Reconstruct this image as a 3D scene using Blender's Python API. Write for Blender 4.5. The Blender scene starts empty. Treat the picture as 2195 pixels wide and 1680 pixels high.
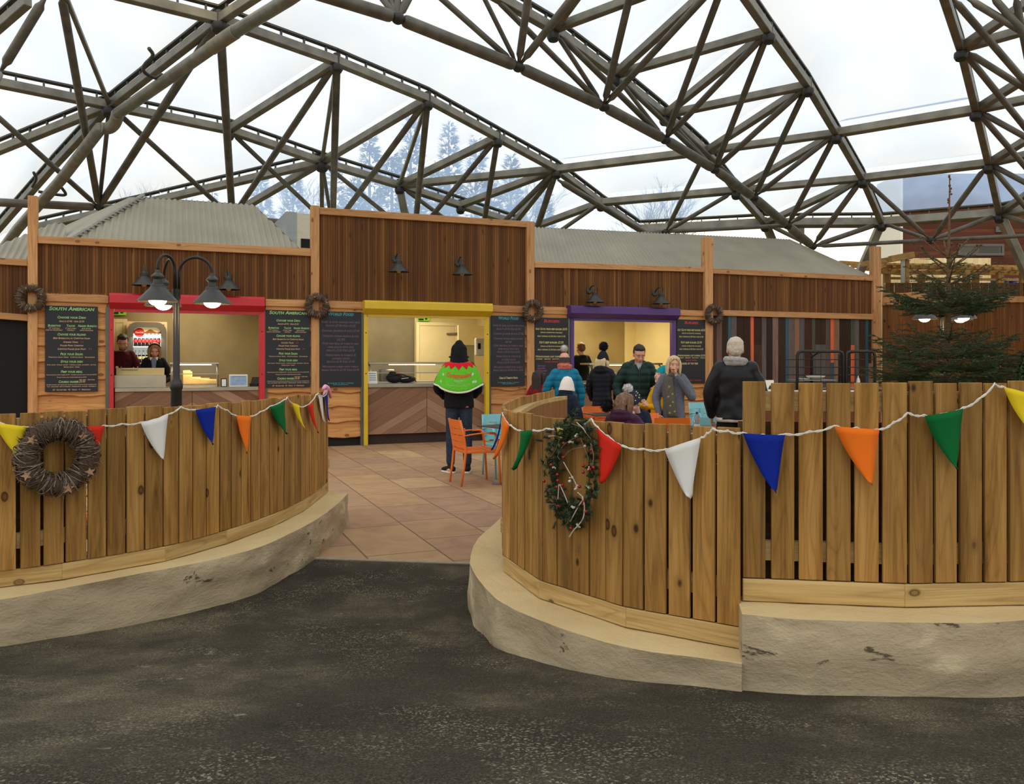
import bpy, bmesh, math, random
from math import sin, cos, pi, sqrt, atan2, radians
from mathutils import Vector, Matrix, Euler, noise

# ------------------------------------------------------------------ camera, world, light, exposure
W, H = 2195.0, 1680.0
FPX, CX, HY, EYE = 1800.0, 1097.5, 774.0, 1.55       # focal length in px, optical axis, horizon row, eye height
sc = bpy.context.scene
COL = sc.collection
cd = bpy.data.cameras.new('camera'); cam = bpy.data.objects.new('camera', cd); COL.objects.link(cam)
cam.location = (0, 0, EYE); cam.rotation_euler = (pi/2, 0, 0)
cd.sensor_fit = 'HORIZONTAL'; cd.sensor_width = 36.0; cd.lens = FPX/W*36.0
cd.shift_y = (HY - H/2)/W; cd.clip_end = 500
sc.camera = cam

wd = bpy.data.worlds.new('overcast_sky'); sc.world = wd; wd.use_nodes = True
nt = wd.node_tree; nt.nodes.clear()
wo = nt.nodes.new('ShaderNodeOutputWorld'); bg = nt.nodes.new('ShaderNodeBackground')
tc = nt.nodes.new('ShaderNodeTexCoord'); nz = nt.nodes.new('ShaderNodeTexNoise'); rp = nt.nodes.new('ShaderNodeValToRGB')
nz.inputs['Scale'].default_value = 2.2; nz.inputs['Detail'].default_value = 5
rp.color_ramp.elements[0].position = .3; rp.color_ramp.elements[0].color = (.97, .90, .75, 1)
rp.color_ramp.elements[1].position = .7; rp.color_ramp.elements[1].color = (1, .89, .70, 1)
nt.links.new(tc.outputs['Generated'], nz.inputs['Vector']); nt.links.new(nz.outputs['Fac'], rp.inputs['Fac'])
nt.links.new(rp.outputs['Color'], bg.inputs['Color']); bg.inputs['Strength'].default_value = 1.85
nt.links.new(bg.outputs[0], wo.inputs[0])
sd = bpy.data.lights.new('soft_sun', 'SUN'); sd.energy = .7; sd.angle = radians(60); sd.color = (1, .90, .74)
so = bpy.data.objects.new('soft_sun', sd); COL.objects.link(so); so.rotation_euler = (radians(38), radians(-12), 0)
vs = sc.view_settings; vs.view_transform = 'Standard'; vs.look = 'None'; vs.gamma = 1.0; vs.use_curve_mapping = False
vs.exposure = -.12
sc.cycles.use_denoising = True
sc.cycles.max_bounces = 8; sc.cycles.transparent_max_bounces = 16; sc.cycles.caustics_reflective = False; sc.cycles.caustics_refractive = False

# ------------------------------------------------------------------ geometry of the view
def at(x, y, Y): return Vector(((x-CX)/FPX*Y, Y, EYE+(HY-y)/FPX*Y))          # photo pixel at depth Y
def on_z(x, y, z): return at(x, y, FPX*(EYE-z)/(y-HY))                       # photo pixel on a level plane
FA = radians(22.0); FD = Vector((cos(FA), sin(FA), 0)); FN = Vector((sin(FA), -cos(FA), 0)); FP = Vector((-7.0, 13.804, 0))
def fac(x, y, off=0.0):                                                      # pixel on the kiosk front -> (t along, z)
    u = (x-CX)/FPX; p = FP+FN*off
    t = (u*p.y-p.x)/(FD.x-u*FD.y)
    return t, EYE+(HY-y)/FPX*(p.y+t*FD.y)
def ft(x, off=0.0): return fac(x, HY, off)[0]
def fw(t, z, off=0.0): p = FP+FD*t+FN*off; return Vector((p.x, p.y, z))
def s2l(c): c /= 255.0; return c/12.92 if c <= .04045 else ((c+.055)/1.055)**2.4
def rgb(r, g, b): return (s2l(r), s2l(g), s2l(b), 1)

# ------------------------------------------------------------------ materials
MATS = {}
def _base(name):
    m = bpy.data.materials.new(name); m.use_nodes = True
    n = m.node_tree; b = n.nodes['Principled BSDF']; MATS[name] = m
    return m, n, b
def N(n, t, **kw):
    o = n.nodes.new('ShaderNode'+t)
    for k, v in kw.items():
        if k in o.inputs: o.inputs[k].default_value = v
        else: setattr(o, k, v)
    return o
def L(n, a, b): n.links.new(a, b)
def mixc(n, fac, a, b, mode='MIX'):
    m = n.nodes.new('ShaderNodeMix'); m.data_type = 'RGBA'; m.blend_type = mode
    for i, v in ((0, fac), (6, a), (7, b)):
        if hasattr(v, 'is_output') or hasattr(v, 'links'): n.links.new(v, m.inputs[i])
        else: m.inputs[i].default_value = v
    return m.outputs[2]
def ramp(n, src, stops):
    r = n.nodes.new('ShaderNodeValToRGB'); e = r.color_ramp.elements
    while len(e) < len(stops): e.new(.5)
    for i, (p, c) in enumerate(stops): e[i].position = p; e[i].color = c if len(c) == 4 else (*c, 1)
    n.links.new(src, r.inputs[0]); return r.outputs[0]
def bump(n, b, h, dist=.01, strength=.6):
    o = n.nodes.new('ShaderNodeBump'); o.inputs['Distance'].default_value = dist; o.inputs['Strength'].default_value = strength
    n.links.new(h, o.inputs['Height']); n.links.new(o.outputs[0], b.inputs['Normal'])
def flat(name, c, rough=.6, metal=0.0, var=.0, nscale=8, bmp=0.0, spec=None, emit=0):
    if name in MATS: return MATS[name]
    m, n, b = _base(name)
    b.inputs['Roughness'].default_value = rough; b.inputs['Metallic'].default_value = metal
    if spec is not None: b.inputs['Specular IOR Level'].default_value = spec
    b.inputs['Base Color'].default_value = c
    if var or bmp:
        t = N(n, 'TexCoord'); z = N(n, 'TexNoise', Scale=nscale, Detail=5.0); L(n, t.outputs['Object'], z.inputs['Vector'])
        if var:
            lo = tuple(x*(1-var) for x in c[:3])+(1,); hi = tuple(min(1, x*(1+var)) for x in c[:3])+(1,)
            L(n, ramp(n, z.outputs['Fac'], [(.3, lo), (.7, hi)]), b.inputs['Base Color'])
        if bmp: bump(n, b, z.outputs['Fac'], bmp)
    if emit:
        b.inputs['Emission Color'].default_value = c; b.inputs['Emission Strength'].default_value = emit
    return m
def wood(name, base, dark, light, axis='Z', scale=1.0, knots=True, rough=.7, green=0.0, tone=.35, knotc=None):
    if name in MATS: return MATS[name]
    m, n, b = _base(name); b.inputs['Roughness'].default_value = rough; b.inputs['Specular IOR Level'].default_value = .25
    t = N(n, 'TexCoord'); oi = N(n, 'ObjectInfo')
    add = N(n, 'VectorMath', operation='ADD'); L(n, t.outputs['Object'], add.inputs[0])
    cmb = N(n, 'CombineXYZ'); mul = N(n, 'Math', operation='MULTIPLY'); mul.inputs[1].default_value = 37.0
    L(n, oi.outputs['Random'], mul.inputs[0])
    for i in range(3): L(n, mul.outputs[0], cmb.inputs[i])
    L(n, cmb.outputs[0], add.inputs[1])
    mp = N(n, 'Mapping'); s = [9*scale]*3; s['XYZ'.index(axis)] = .55*scale; mp.inputs['Scale'].default_value = s
    L(n, add.outputs[0], mp.inputs['Vector'])
    g = N(n, 'TexNoise', Scale=1.6, Detail=7.0, Roughness=.65, Distortion=.5); L(n, mp.outputs[0], g.inputs['Vector'])
    col = ramp(n, g.outputs['Fac'], [(.28, dark), (.5, base), (.75, light)])
    mp2 = N(n, 'Mapping'); s2 = [40*scale]*3; s2['XYZ'.index(axis)] = 1.2*scale; mp2.inputs['Scale'].default_value = s2
    L(n, add.outputs[0], mp2.inputs['Vector'])
    fg = N(n, 'TexNoise', Scale=1.5, Detail=3.0); L(n, mp2.outputs[0], fg.inputs['Vector'])
    col = mixc(n, .35, col, ramp(n, fg.outputs['Fac'], [(.3, (.55, .5, .45)), (.7, (1.1, 1.1, 1.1))]), 'MULTIPLY')
    rn = N(n, 'TexNoise', Scale=.9, Detail=1.0, Distortion=.3); L(n, mp.outputs[0], rn.inputs['Vector'])
    rm = N(n, 'Math', operation='MULTIPLY'); rm.inputs[1].default_value = 16.0; L(n, rn.outputs['Fac'], rm.inputs[0])
    pp = N(n, 'Math', operation='PINGPONG'); pp.inputs[1].default_value = .5; L(n, rm.outputs[0], pp.inputs[0])
    col = mixc(n, .5, col, ramp(n, pp.outputs[0], [(.0, (.66, .58, .5)), (.16, (1, 1, 1)), (.5, (1.1, 1.1, 1.08))]), 'MULTIPLY')
    if knots:
        mk = N(n, 'Mapping'); s3 = [7*scale]*3; s3['XYZ'.index(axis)] = 4.2*scale; mk.inputs['Scale'].default_value = s3
        L(n, add.outputs[0], mk.inputs['Vector'])
        v = N(n, 'TexVoronoi', Scale=1.0); L(n, mk.outputs[0], v.inputs['Vector'])
        sc_ = N(n, 'SeparateXYZ'); L(n, v.outputs['Color'], sc_.inputs[0])
        pick = ramp(n, sc_.outputs[0], [(.48, (0, 0, 0)), (.50, (1, 1, 1))])
        kc = knotc or tuple(x*.42 for x in dark[:3])+(1,)
        kcol = ramp(n, v.outputs['Distance'], [(.0, kc), (.07, tuple(x*.75 for x in dark[:3])+(1,)), (.10, tuple(x*.3 for x in dark[:3])+(1,)), (.14, tuple(x*.8 for x in base[:3])+(1,))])
        kf = ramp(n, v.outputs['Distance'], [(.13, (1, 1, 1)), (.24, (0, 0, 0))])
        km = N(n, 'Math', operation='MULTIPLY'); L(n, kf, km.inputs[0]); L(n, pick, km.inputs[1])
        col = mixc(n, km.outputs[0], col, kcol)
    if green:
        st = N(n, 'TexNoise', Scale=2.3, Detail=4.0); L(n, mp.outputs[0], st.inputs['Vector'])
        col = mixc(n, ramp(n, st.outputs['Fac'], [(.62, (0, 0, 0)), (.75, (green, green, green))]), col, rgb(92, 82, 38))
    tn = ramp(n, oi.outputs['Random'], [(0, (1-tone, 1-tone, 1-tone*1.1)), (1, (1+tone*.4, 1+tone*.4, 1+tone*.3))])
    col = mixc(n, 1.0, col, tn, 'MULTIPLY')
    L(n, col, b.inputs['Base Color']); bump(n, b, fg.outputs['Fac'], .002, .5)
    return m

# ------------------------------------------------------------------ mesh building
class MB:
    def __init__(s): s.v = []; s.f = []; s.mi = []
    def add(s, vs, fs, mi=0):
        o = len(s.v); s.v += [Vector(p) for p in vs]; s.f += [tuple(i+o for i in f) for f in fs]; s.mi += [mi]*len(fs)
    def box(s, lo, hi, mi=0):
        x0, y0, z0 = lo; x1, y1, z1 = hi
        s.add([(x0,y0,z0),(x1,y0,z0),(x1,y1,z0),(x0,y1,z0),(x0,y0,z1),(x1,y0,z1),(x1,y1,z1),(x0,y1,z1)],
              [(0,3,2,1),(4,5,6,7),(0,1,5,4),(1,2,6,5),(2,3,7,6),(3,0,4,7)], mi)
    def cbox(s, c, sz, mi=0, M=None):
        c = Vector(c); h = Vector(sz)/2; o = len(s.v); s.box(c-h, c+h, mi)
        if M is not None:
            for i in range(o, len(s.v)): s.v[i] = M @ s.v[i]
    def beam(s, a, b, w, h, up=(0,0,1), mi=0):
        a = Vector(a); b = Vector(b); d = (b-a).normalized(); x = d.cross(Vector(up))
        if x.length < 1e-4: x = d.cross(Vector((1,0,0)))
        x.normalize(); z = x.cross(d); x *= w/2; z *= h/2
        s.add([a-x-z,a+x-z,a+x+z,a-x+z,b-x-z,b+x-z,b+x+z,b-x+z],[(0,1,2,3),(7,6,5,4),(0,4,5,1),(1,5,6,2),(2,6,7,3),(3,7,4,0)],mi)
    def tube(s, path, r, n=8, cap=True, mi=0):
        P = [Vector(p) for p in path]; k = len(P)
        R = r if isinstance(r, (list, tuple)) else [r]*k
        t0 = (P[1]-P[0]).normalized(); ref = Vector((0,0,1)) if abs(t0.z) < .9 else Vector((1,0,0))
        x = t0.cross(ref).normalized(); o = len(s.v)
        for i in range(k):
            t = (P[min(i+1,k-1)]-P[max(i-1,0)])
            if t.length < 1e-9: t = t0
            t = t.normalized(); x = (x-t*x.dot(t)).normalized(); y = t.cross(x)
            for j in range(n):
                a = 2*pi*j/n; s.v.append(P[i]+(x*cos(a)+y*sin(a))*R[i])
        for i in range(k-1):
            for j in range(n):
                s.f.append((o+i*n+j, o+i*n+(j+1)%n, o+(i+1)*n+(j+1)%n, o+(i+1)*n+j)); s.mi.append(mi)
        if cap:
            s.f.append(tuple(o+j for j in reversed(range(n)))); s.f.append(tuple(o+(k-1)*n+j for j in range(n))); s.mi += [mi, mi]
    def lathe(s, prof, n=24, c=(0,0,0), mi=0, M=None):
        o = len(s.v); c = Vector(c)
        for (r, z) in prof:
            for j in range(n):
                p = Vector((r*cos(2*pi*j/n), r*sin(2*pi*j/n), z))
                s.v.append((M @ p if M is not None else p)+c)
        for i in range(len(prof)-1):
            for j in range(n):
                s.f.append((o+i*n+j, o+i*n+(j+1)%n, o+(i+1)*n+(j+1)%n, o+(i+1)*n+j)); s.mi.append(mi)
    def sph(s, c, r, n=10, m=6, mi=0, M=None):
        r = (r,)*3 if not isinstance(r, (tuple, list)) else r; c = Vector(c); o = len(s.v)
        for i in range(m+1):
            for j in range(n):
                a = pi*i/m; b = 2*pi*j/n
                p = Vector((r[0]*sin(a)*cos(b), r[1]*sin(a)*sin(b), r[2]*cos(a)))
                s.v.append((M @ p if M is not None else p)+c)
        for i in range(m):
            for j in range(n):
                s.f.append((o+i*n+j, o+(i+1)*n+j, o+(i+1)*n+(j+1)%n, o+i*n+(j+1)%n)); s.mi.append(mi)
    def prism(s, poly, d, mi=0):                    # closed 3-D outline extruded along vector d
        k = len(poly); d = Vector(d); P = [Vector(p) for p in poly]
        s.add(P+[p+d for p in P], [tuple(reversed(range(k))), tuple(range(k, 2*k))]+[(i, (i+1)%k, k+(i+1)%k, k+i) for i in range(k)], mi)
    def build(s, name, m, parent=None, smooth=False, world=False, merge=0.0, recalc=False):
        me = bpy.data.meshes.new(name); off = Vector((0,0,0))
        if parent is not None and world:
            inv = parent.matrix_basis.inverted(); vv = [inv @ v for v in s.v]
        else: vv = s.v
        me.from_pydata([tuple(v) for v in vv], [], s.f)
        ms = m if isinstance(m, (list, tuple)) else [m]
        for q in ms: me.materials.append(q)
        if len(ms) > 1: me.polygons.foreach_set('material_index', s.mi)
        if smooth: me.polygons.foreach_set('use_smooth', [True]*len(me.polygons))
        if merge or recalc:
            b = bmesh.new(); b.from_mesh(me)
            if merge: bmesh.ops.remove_doubles(b, verts=b.verts, dist=merge)
            bmesh.ops.recalc_face_normals(b, faces=b.faces); b.to_mesh(me); b.free()
        me.update()
        o = bpy.data.objects.new(name, me); COL.objects.link(o)
        if parent is not None: o.parent = parent
        return o
def crisp(o, ang=35):
    me = o.data; me.polygons.foreach_set('use_smooth', [True]*len(me.polygons)); me.set_sharp_from_angle(angle=radians(ang)); return o
def bevel(o, w=.004, seg=2):
    md = o.modifiers.new('edge', 'BEVEL'); md.width = w; md.segments = seg; md.limit_method = 'ANGLE'; md.angle_limit = radians(40); return o
def tag(o, label=None, cat=None, group=None, kind=None):
    for k, v in (('label', label), ('category', cat), ('group', group), ('kind', kind)):
        if v: o[k] = v
    return o
def thing(name, label, cat, loc=(0,0,0), rz=0.0, group=None, kind=None):
    o = bpy.data.objects.new(name, None); COL.objects.link(o); o.empty_display_size = .1
    o.location = loc; o.rotation_euler = (0,0,rz)
    o.matrix_basis = Matrix.Translation(Vector(loc)) @ Matrix.Rotation(rz, 4, 'Z')
    return tag(o, label, cat, group, kind)
def kids(o): return [c for c in list(COL.objects) if c.parent == o]
def copy_tree(o, parent=None):
    c = o.copy(); COL.objects.link(c); c.parent = parent
    for ch in KIDS.get(o.name, []): copy_tree(ch, c)
    return c
KIDS = {}
def index_kids():
    KIDS.clear()
    for c in COL.objects:
        if c.parent: KIDS.setdefault(c.parent.name, []).append(c)
def copy_thing(o, loc, rz, label, group=None, scale=None):
    index_kids(); c = copy_tree(o); c.location = loc; c.rotation_euler = (0,0,rz)
    if scale: c.scale = (scale,)*3
    c['label'] = label
    if group: c['group'] = group
    return c
def struct(name, mb, m, label=None, smooth=False, **kw):
    o = mb.build(name, m, smooth=smooth, **kw); return tag(o, label, None, None, 'structure')
rnd = random.Random(7)
# ------------------------------------------------------------------ shared materials
PICKET = wood('treated_pine', rgb(170,124,62), rgb(114,74,28), rgb(200,154,88), 'Z', 1.0, True, .75, .6, .32, rgb(126,72,38))
KICKM = wood('treated_pine_board', rgb(196,164,106), rgb(170,134,78), rgb(214,184,128), 'X', 1.0, True, .75, .35, .12, rgb(130,78,44))
LARCH = wood('planed_larch', rgb(204,150,98), rgb(180,124,74), rgb(216,166,114), 'X', .8, True, .65, 0, .18)
LARCHV = wood('planed_larch_upright', rgb(206,152,100), rgb(180,124,76), rgb(218,168,116), 'Z', .8, True, .65, 0, .18)
WANEY = wood('waney_board', rgb(196,136,78), rgb(160,98,48), rgb(214,160,98), 'X', .7, True, .6, 0, .2)
BROWNF = wood('brown_fence_board', rgb(124,78,38), rgb(88,52,22), rgb(144,94,50), 'Z', .8, True, .75, 0, .2)
PERG = wood('pergola_timber', rgb(176,140,84), rgb(140,104,56), rgb(196,162,104), 'X', .6, False, .75, 0, .2)
def board_mat(name, cols, pitch, axis=0, groove=.12, grain='Z', rough=.7):
    """boards side by side: each board its own tone, dark joints between"""
    m, n, b = _base(name); b.inputs['Roughness'].default_value = rough; b.inputs['Specular IOR Level'].default_value = .2
    t = N(n, 'TexCoord'); sp = N(n, 'SeparateXYZ'); L(n, t.outputs['Object'], sp.inputs[0])
    dv = N(n, 'Math', operation='DIVIDE'); L(n, sp.outputs[axis], dv.inputs[0]); dv.inputs[1].default_value = pitch
    fl = N(n, 'Math', operation='FLOOR'); L(n, dv.outputs[0], fl.inputs[0])
    wn = N(n, 'TexWhiteNoise'); wn.noise_dimensions = '1D'; L(n, fl.outputs[0], wn.inputs['W'])
    col = ramp(n, wn.outputs['Value'], cols)
    mp = N(n, 'Mapping'); s = [22, 22, 22]; s['XYZ'.index(grain)] = .8; mp.inputs['Scale'].default_value = s
    L(n, t.outputs['Object'], mp.inputs['Vector'])
    g = N(n, 'TexNoise', Scale=1.4, Detail=5.0); L(n, mp.outputs[0], g.inputs['Vector'])
    col = mixc(n, .6, col, ramp(n, g.outputs['Fac'], [(.3, (.5, .48, .45)), (.7, (1.15, 1.15, 1.15))]), 'MULTIPLY')
    v = N(n, 'TexVoronoi', Scale=1.0); mk = N(n, 'Mapping'); s = [6, 6, 6]; s['XYZ'.index(grain)] = 1.6; mk.inputs['Scale'].default_value = s
    L(n, t.outputs['Object'], mk.inputs['Vector']); L(n, mk.outputs[0], v.inputs['Vector'])
    col = mixc(n, ramp(n, v.outputs['Distance'], [(.04, (.8, .8, .8)), (.13, (0, 0, 0))]), col, tuple(x*.3 for x in cols[0][1][:3])+(1,))
    L(n, col, b.inputs['Base Color']); bump(n, b, g.outputs['Fac'], .002, .5)
    return m
CLAD = board_mat('dark_cladding', [(0, rgb(92,56,26)), (.5, rgb(108,68,32)), (.85, rgb(122,79,38)), (1, rgb(138,93,48))], .0457)
STEELG = flat('galvanised_steel', rgb(126,120,106), .5, .35, .28, 3.0, .004)
TUBEM = flat('galvanised_tube', rgb(104,97,85), .5, .35, .30, 4.0, .004)
RAILM = flat('dark_gutter_rail', rgb(74,70,64), .5, .3, .2)
HUBM = flat('dark_hub', rgb(56,54,50), .5, .4)
DUCTM = flat('duct_steel', rgb(128,122,108), .45, .35, .25, 5)
BLACKM = flat('black_metal', rgb(30,29,28), .45, .3, .2)
LAMPM = flat('lamp_grey_metal', rgb(62,60,55), .5, .3, .25, 12)
ALU = flat('brushed_aluminium', rgb(150,150,146), .35, .7, .1)
STAINL = flat('stainless_steel', rgb(175,168,150), .28, .8, .12, 3)
WHITE = flat('white_fabric', rgb(225,220,212), .8)
CORD = flat('white_cord', rgb(222,214,200), .85, 0, .1, 40)
BULB = flat('lit_bulb', (1, .72, .36, 1), .4, emit=14)
BULBOFF = flat('unlit_bulb', rgb(180,160,120), .3)
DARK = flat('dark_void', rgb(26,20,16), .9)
def asphalt():
    m, n, b = _base('asphalt'); b.inputs['Roughness'].default_value = .9; b.inputs['Specular IOR Level'].default_value = .2
    t = N(n, 'TexCoord')
    a = N(n, 'TexNoise', Scale=.75, Detail=6.0, Roughness=.65); L(n, t.outputs['Object'], a.inputs['Vector'])
    g = N(n, 'TexNoise', Scale=140.0, Detail=3.0, Roughness=.7); L(n, t.outputs['Object'], g.inputs['Vector'])
    v = N(n, 'TexVoronoi', Scale=135.0); L(n, t.outputs['Object'], v.inputs['Vector'])
    col = ramp(n, a.outputs['Fac'], [(.34, rgb(54,49,40)), (.52, rgb(76,69,56)), (.66, rgb(116,105,84))])
    col = mixc(n, .8, col, ramp(n, g.outputs['Fac'], [(.32, (.22, .22, .22)), (.52, (1, 1, 1)), (.66, (2.4, 2.25, 1.9))]), 'MULTIPLY')
    wn = ramp(n, v.outputs['Color'], [(.70, (0, 0, 0)), (.84, (1, 1, 1))])
    c2 = N(n, 'TexNoise', Scale=1.7, Detail=6.0, Roughness=.7); mp = N(n, 'Mapping'); mp.inputs['Location'].default_value = (3.1, 1.7, 0)
    L(n, t.outputs['Object'], mp.inputs['Vector']); L(n, mp.outputs[0], c2.inputs['Vector'])
    patch = ramp(n, c2.outputs['Fac'], [(.46, (.02, .02, .02)), (.64, (.95, .95, .95))])
    k = N(n, 'Math', operation='MULTIPLY'); L(n, wn, k.inputs[0]); L(n, patch, k.inputs[1])
    col = mixc(n, k.outputs[0], col, rgb(172,158,128))
    c3 = N(n, 'TexNoise', Scale=5.5, Detail=8.0, Roughness=.75); L(n, mp.outputs[0], c3.inputs['Vector'])
    col = mixc(n, ramp(n, c3.outputs['Fac'], [(.64, (0, 0, 0)), (.68, (.75, .75, .75))]), col, rgb(178,164,134))
    L(n, col, b.inputs['Base Color'])
    h = N(n, 'Math', operation='ADD'); L(n, g.outputs['Fac'], h.inputs[0]); L(n, v.outputs['Distance'], h.inputs[1])
    bump(n, b, h.outputs[0], .012, .9); return m
ASPH = asphalt()
def paving():
    m, n, b = _base('sandstone_paving'); b.inputs['Roughness'].default_value = .75; b.inputs['Specular IOR Level'].default_value = .3
    t = N(n, 'TexCoord'); mp = N(n, 'Mapping'); mp.inputs['Rotation'].default_value = (0, 0, radians(-112)); mp.inputs['Location'].default_value = (.35, .22, 0)
    L(n, t.outputs['Object'], mp.inputs['Vector'])
    br = N(n, 'TexBrick', Scale=1.0); br.offset = .37; br.offset_frequency = 2; br.squash = 1.35; br.squash_frequency = 3
    br.inputs['Brick Width'].default_value = .86; br.inputs['Row Height'].default_value = .6; br.inputs['Mortar Size'].default_value = .008
    br.inputs['Color1'].default_value = (0, 0, 0, 1); br.inputs['Color2'].default_value = (1, 1, 1, 1); br.inputs['Mortar'].default_value = (.5, .5, .5, 1)
    br.inputs['Mortar Smooth'].default_value = .2; L(n, mp.outputs[0], br.inputs['Vector'])
    col = ramp(n, br.outputs['Color'], [(0, rgb(162,124,92)), (.35, rgb(174,138,98)), (.65, rgb(156,120,94)), (1, rgb(184,150,108))])
    z = N(n, 'TexNoise', Scale=3.0, Detail=6.0, Distortion=1.2); L(n, t.outputs['Object'], z.inputs['Vector'])
    col = mixc(n, .55, col, ramp(n, z.outputs['Fac'], [(.3, (.72, .66, .64)), (.55, (1, 1, 1)), (.75, (1.25, 1.2, 1.1))]), 'MULTIPLY')
    col = mixc(n, br.outputs['Fac'], col, rgb(112,88,64))
    L(n, col, b.inputs['Base Color'])
    sb = N(n, 'Math', operation='SUBTRACT'); L(n, z.outputs['Fac'], sb.inputs[0]); L(n, br.outputs['Fac'], sb.inputs[1])
    bump(n, b, sb.outputs[0], .015, .5); return m
PAVE = paving()
def render_wall():
    m, n, b = _base('rough_render'); b.inputs['Roughness'].default_value = .9; b.inputs['Specular IOR Level'].default_value = .15
    t = N(n, 'TexCoord'); ge = N(n, 'NewGeometry'); sp = N(n, 'SeparateXYZ'); L(n, ge.outputs['Normal'], sp.inputs[0])
    a = N(n, 'TexNoise', Scale=1.9, Detail=5.0, Roughness=.5, Distortion=.15); mp = N(n, 'Mapping'); mp.inputs['Scale'].default_value = (1, 1, 2.2)
    L(n, t.outputs['Object'], mp.inputs['Vector']); L(n, mp.outputs[0], a.inputs['Vector'])
    g = N(n, 'TexNoise', Scale=70.0, Detail=3.0); L(n, t.outputs['Object'], g.inputs['Vector'])
    side = ramp(n, a.outputs['Fac'], [(.25, rgb(152,134,106)), (.40, rgb(178,158,126)), (.56, rgb(186,166,134)), (.63, rgb(212,192,154)), (.75, rgb(220,200,160))])
    cr = N(n, 'TexNoise', Scale=3.2, Detail=8.0, Roughness=.7, Distortion=.4); L(n, mp.outputs[0], cr.inputs['Vector'])
    side = mixc(n, ramp(n, cr.outputs['Fac'], [(.615, (0, 0, 0)), (.645, (.85, .85, .85))]), side, rgb(66,56,44))
    top = ramp(n, a.outputs['Fac'], [(.3, rgb(206,178,128)), (.7, rgb(218,192,142))])
    f = ramp(n, sp.outputs['Z'], [(.7, (0, 0, 0)), (.85, (1, 1, 1))])
    L(n, mixc(n, f, side, top), b.inputs['Base Color'])
    h = N(n, 'Math', operation='MULTIPLY_ADD'); L(n, g.outputs['Fac'], h.inputs[0]); h.inputs[1].default_value = .10; L(n, a.outputs['Fac'], h.inputs[2])
    h2 = N(n, 'Math', operation='MULTIPLY_ADD'); L(n, cr.outputs['Fac'], h2.inputs[0]); h2.inputs[1].default_value = .5; L(n, h.outputs[0], h2.inputs[2])
    bump(n, b, h2.outputs[0], .05, .7); return m
RENDERW = render_wall()
def chevron(name, xc, period=.17, slope=.56):
    m, n, b = _base(name); b.inputs['Roughness'].default_value = .6; b.inputs['Specular IOR Level'].default_value = .25
    t = N(n, 'TexCoord'); sp = N(n, 'SeparateXYZ'); L(n, t.outputs['Object'], sp.inputs[0])
    sx = N(n, 'Math', operation='SUBTRACT'); L(n, sp.outputs[0], sx.inputs[0]); sx.inputs[1].default_value = xc
    ab = N(n, 'Math', operation='ABSOLUTE'); L(n, sx.outputs[0], ab.inputs[0])
    v = N(n, 'Math', operation='MULTIPLY_ADD'); L(n, ab.outputs[0], v.inputs[0]); v.inputs[1].default_value = slope; L(n, sp.outputs[2], v.inputs[2])
    d = N(n, 'Math', operation='DIVIDE'); L(n, v.outputs[0], d.inputs[0]); d.inputs[1].default_value = period
    fl = N(n, 'Math', operation='FLOOR'); L(n, d.outputs[0], fl.inputs[0]); fr = N(n, 'Math', operation='FRACT'); L(n, d.outputs[0], fr.inputs[0])
    sg = N(n, 'Math', operation='SIGN'); L(n, sx.outputs[0], sg.inputs[0])
    ad = N(n, 'Math', operation='MULTIPLY_ADD'); L(n, sg.outputs[0], ad.inputs[0]); ad.inputs[1].default_value = 11.3; L(n, fl.outputs[0], ad.inputs[2])
    wn = N(n, 'TexWhiteNoise'); wn.noise_dimensions = '1D'; L(n, ad.outputs[0], wn.inputs['W'])
    col = ramp(n, wn.outputs['Value'], [(0, rgb(122,86,62)), (.5, rgb(142,104,78)), (1, rgb(164,128,98))])
    cb = N(n, 'CombineXYZ'); L(n, v.outputs[0], cb.inputs[0]); L(n, sx.outputs[0], cb.inputs[1])
    mp = N(n, 'Mapping'); mp.inputs['Scale'].default_value = (26, 1.6, 1); L(n, cb.outputs[0], mp.inputs['Vector'])
    g = N(n, 'TexNoise', Scale=1.4, Detail=5.0); L(n, mp.outputs[0], g.inputs['Vector'])
    col = mixc(n, .5, col, ramp(n, g.outputs['Fac'], [(.3, (.62, .6, .58)), (.7, (1.12, 1.12, 1.12))]), 'MULTIPLY')
    jt = ramp(n, fr.outputs[0], [(0, (1, 1, 1)), (.05, (0, 0, 0))]); j2 = ramp(n, ab.outputs[0], [(.004, (1, 1, 1)), (.006, (0, 0, 0))])
    col = mixc(n, jt, col, rgb(70,46,32)); col = mixc(n, j2, col, rgb(82,56,40))
    L(n, col, b.inputs['Base Color']); return m
def membrane():
    m = bpy.data.materials.new('cushion_foil'); m.use_nodes = True; n = m.node_tree; n.nodes.clear(); MATS['cushion_foil'] = m
    o = N(n, 'OutputMaterial'); tr = N(n, 'BsdfTransparent'); tr.inputs[0].default_value = (.84, .83, .79, 1)
    tl = N(n, 'BsdfTranslucent'); tl.inputs[0].default_value = (.40, .60, 1.0, 1)
    gl = N(n, 'BsdfGlossy'); gl.inputs['Roughness'].default_value = .15; gl.inputs['Color'].default_value = (.8, .85, .95, 1)
    t = N(n, 'TexCoord'); z = N(n, 'TexNoise', Scale=.5, Detail=5.0, Roughness=.6); L(n, t.outputs['Object'], z.inputs['Vector'])
    f = ramp(n, z.outputs['Fac'], [(.3, (.45, .45, .45)), (.7, (.62, .62, .62))])
    m1 = N(n, 'MixShader'); L(n, f, m1.inputs[0]); L(n, tr.outputs[0], m1.inputs[1]); L(n, tl.outputs[0], m1.inputs[2])
    m2 = N(n, 'MixShader'); m2.inputs[0].default_value = .05; L(n, m1.outputs[0], m2.inputs[1]); L(n, gl.outputs[0], m2.inputs[2])
    L(n, m2.outputs[0], o.inputs[0]); return m
FOIL = membrane()
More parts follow.
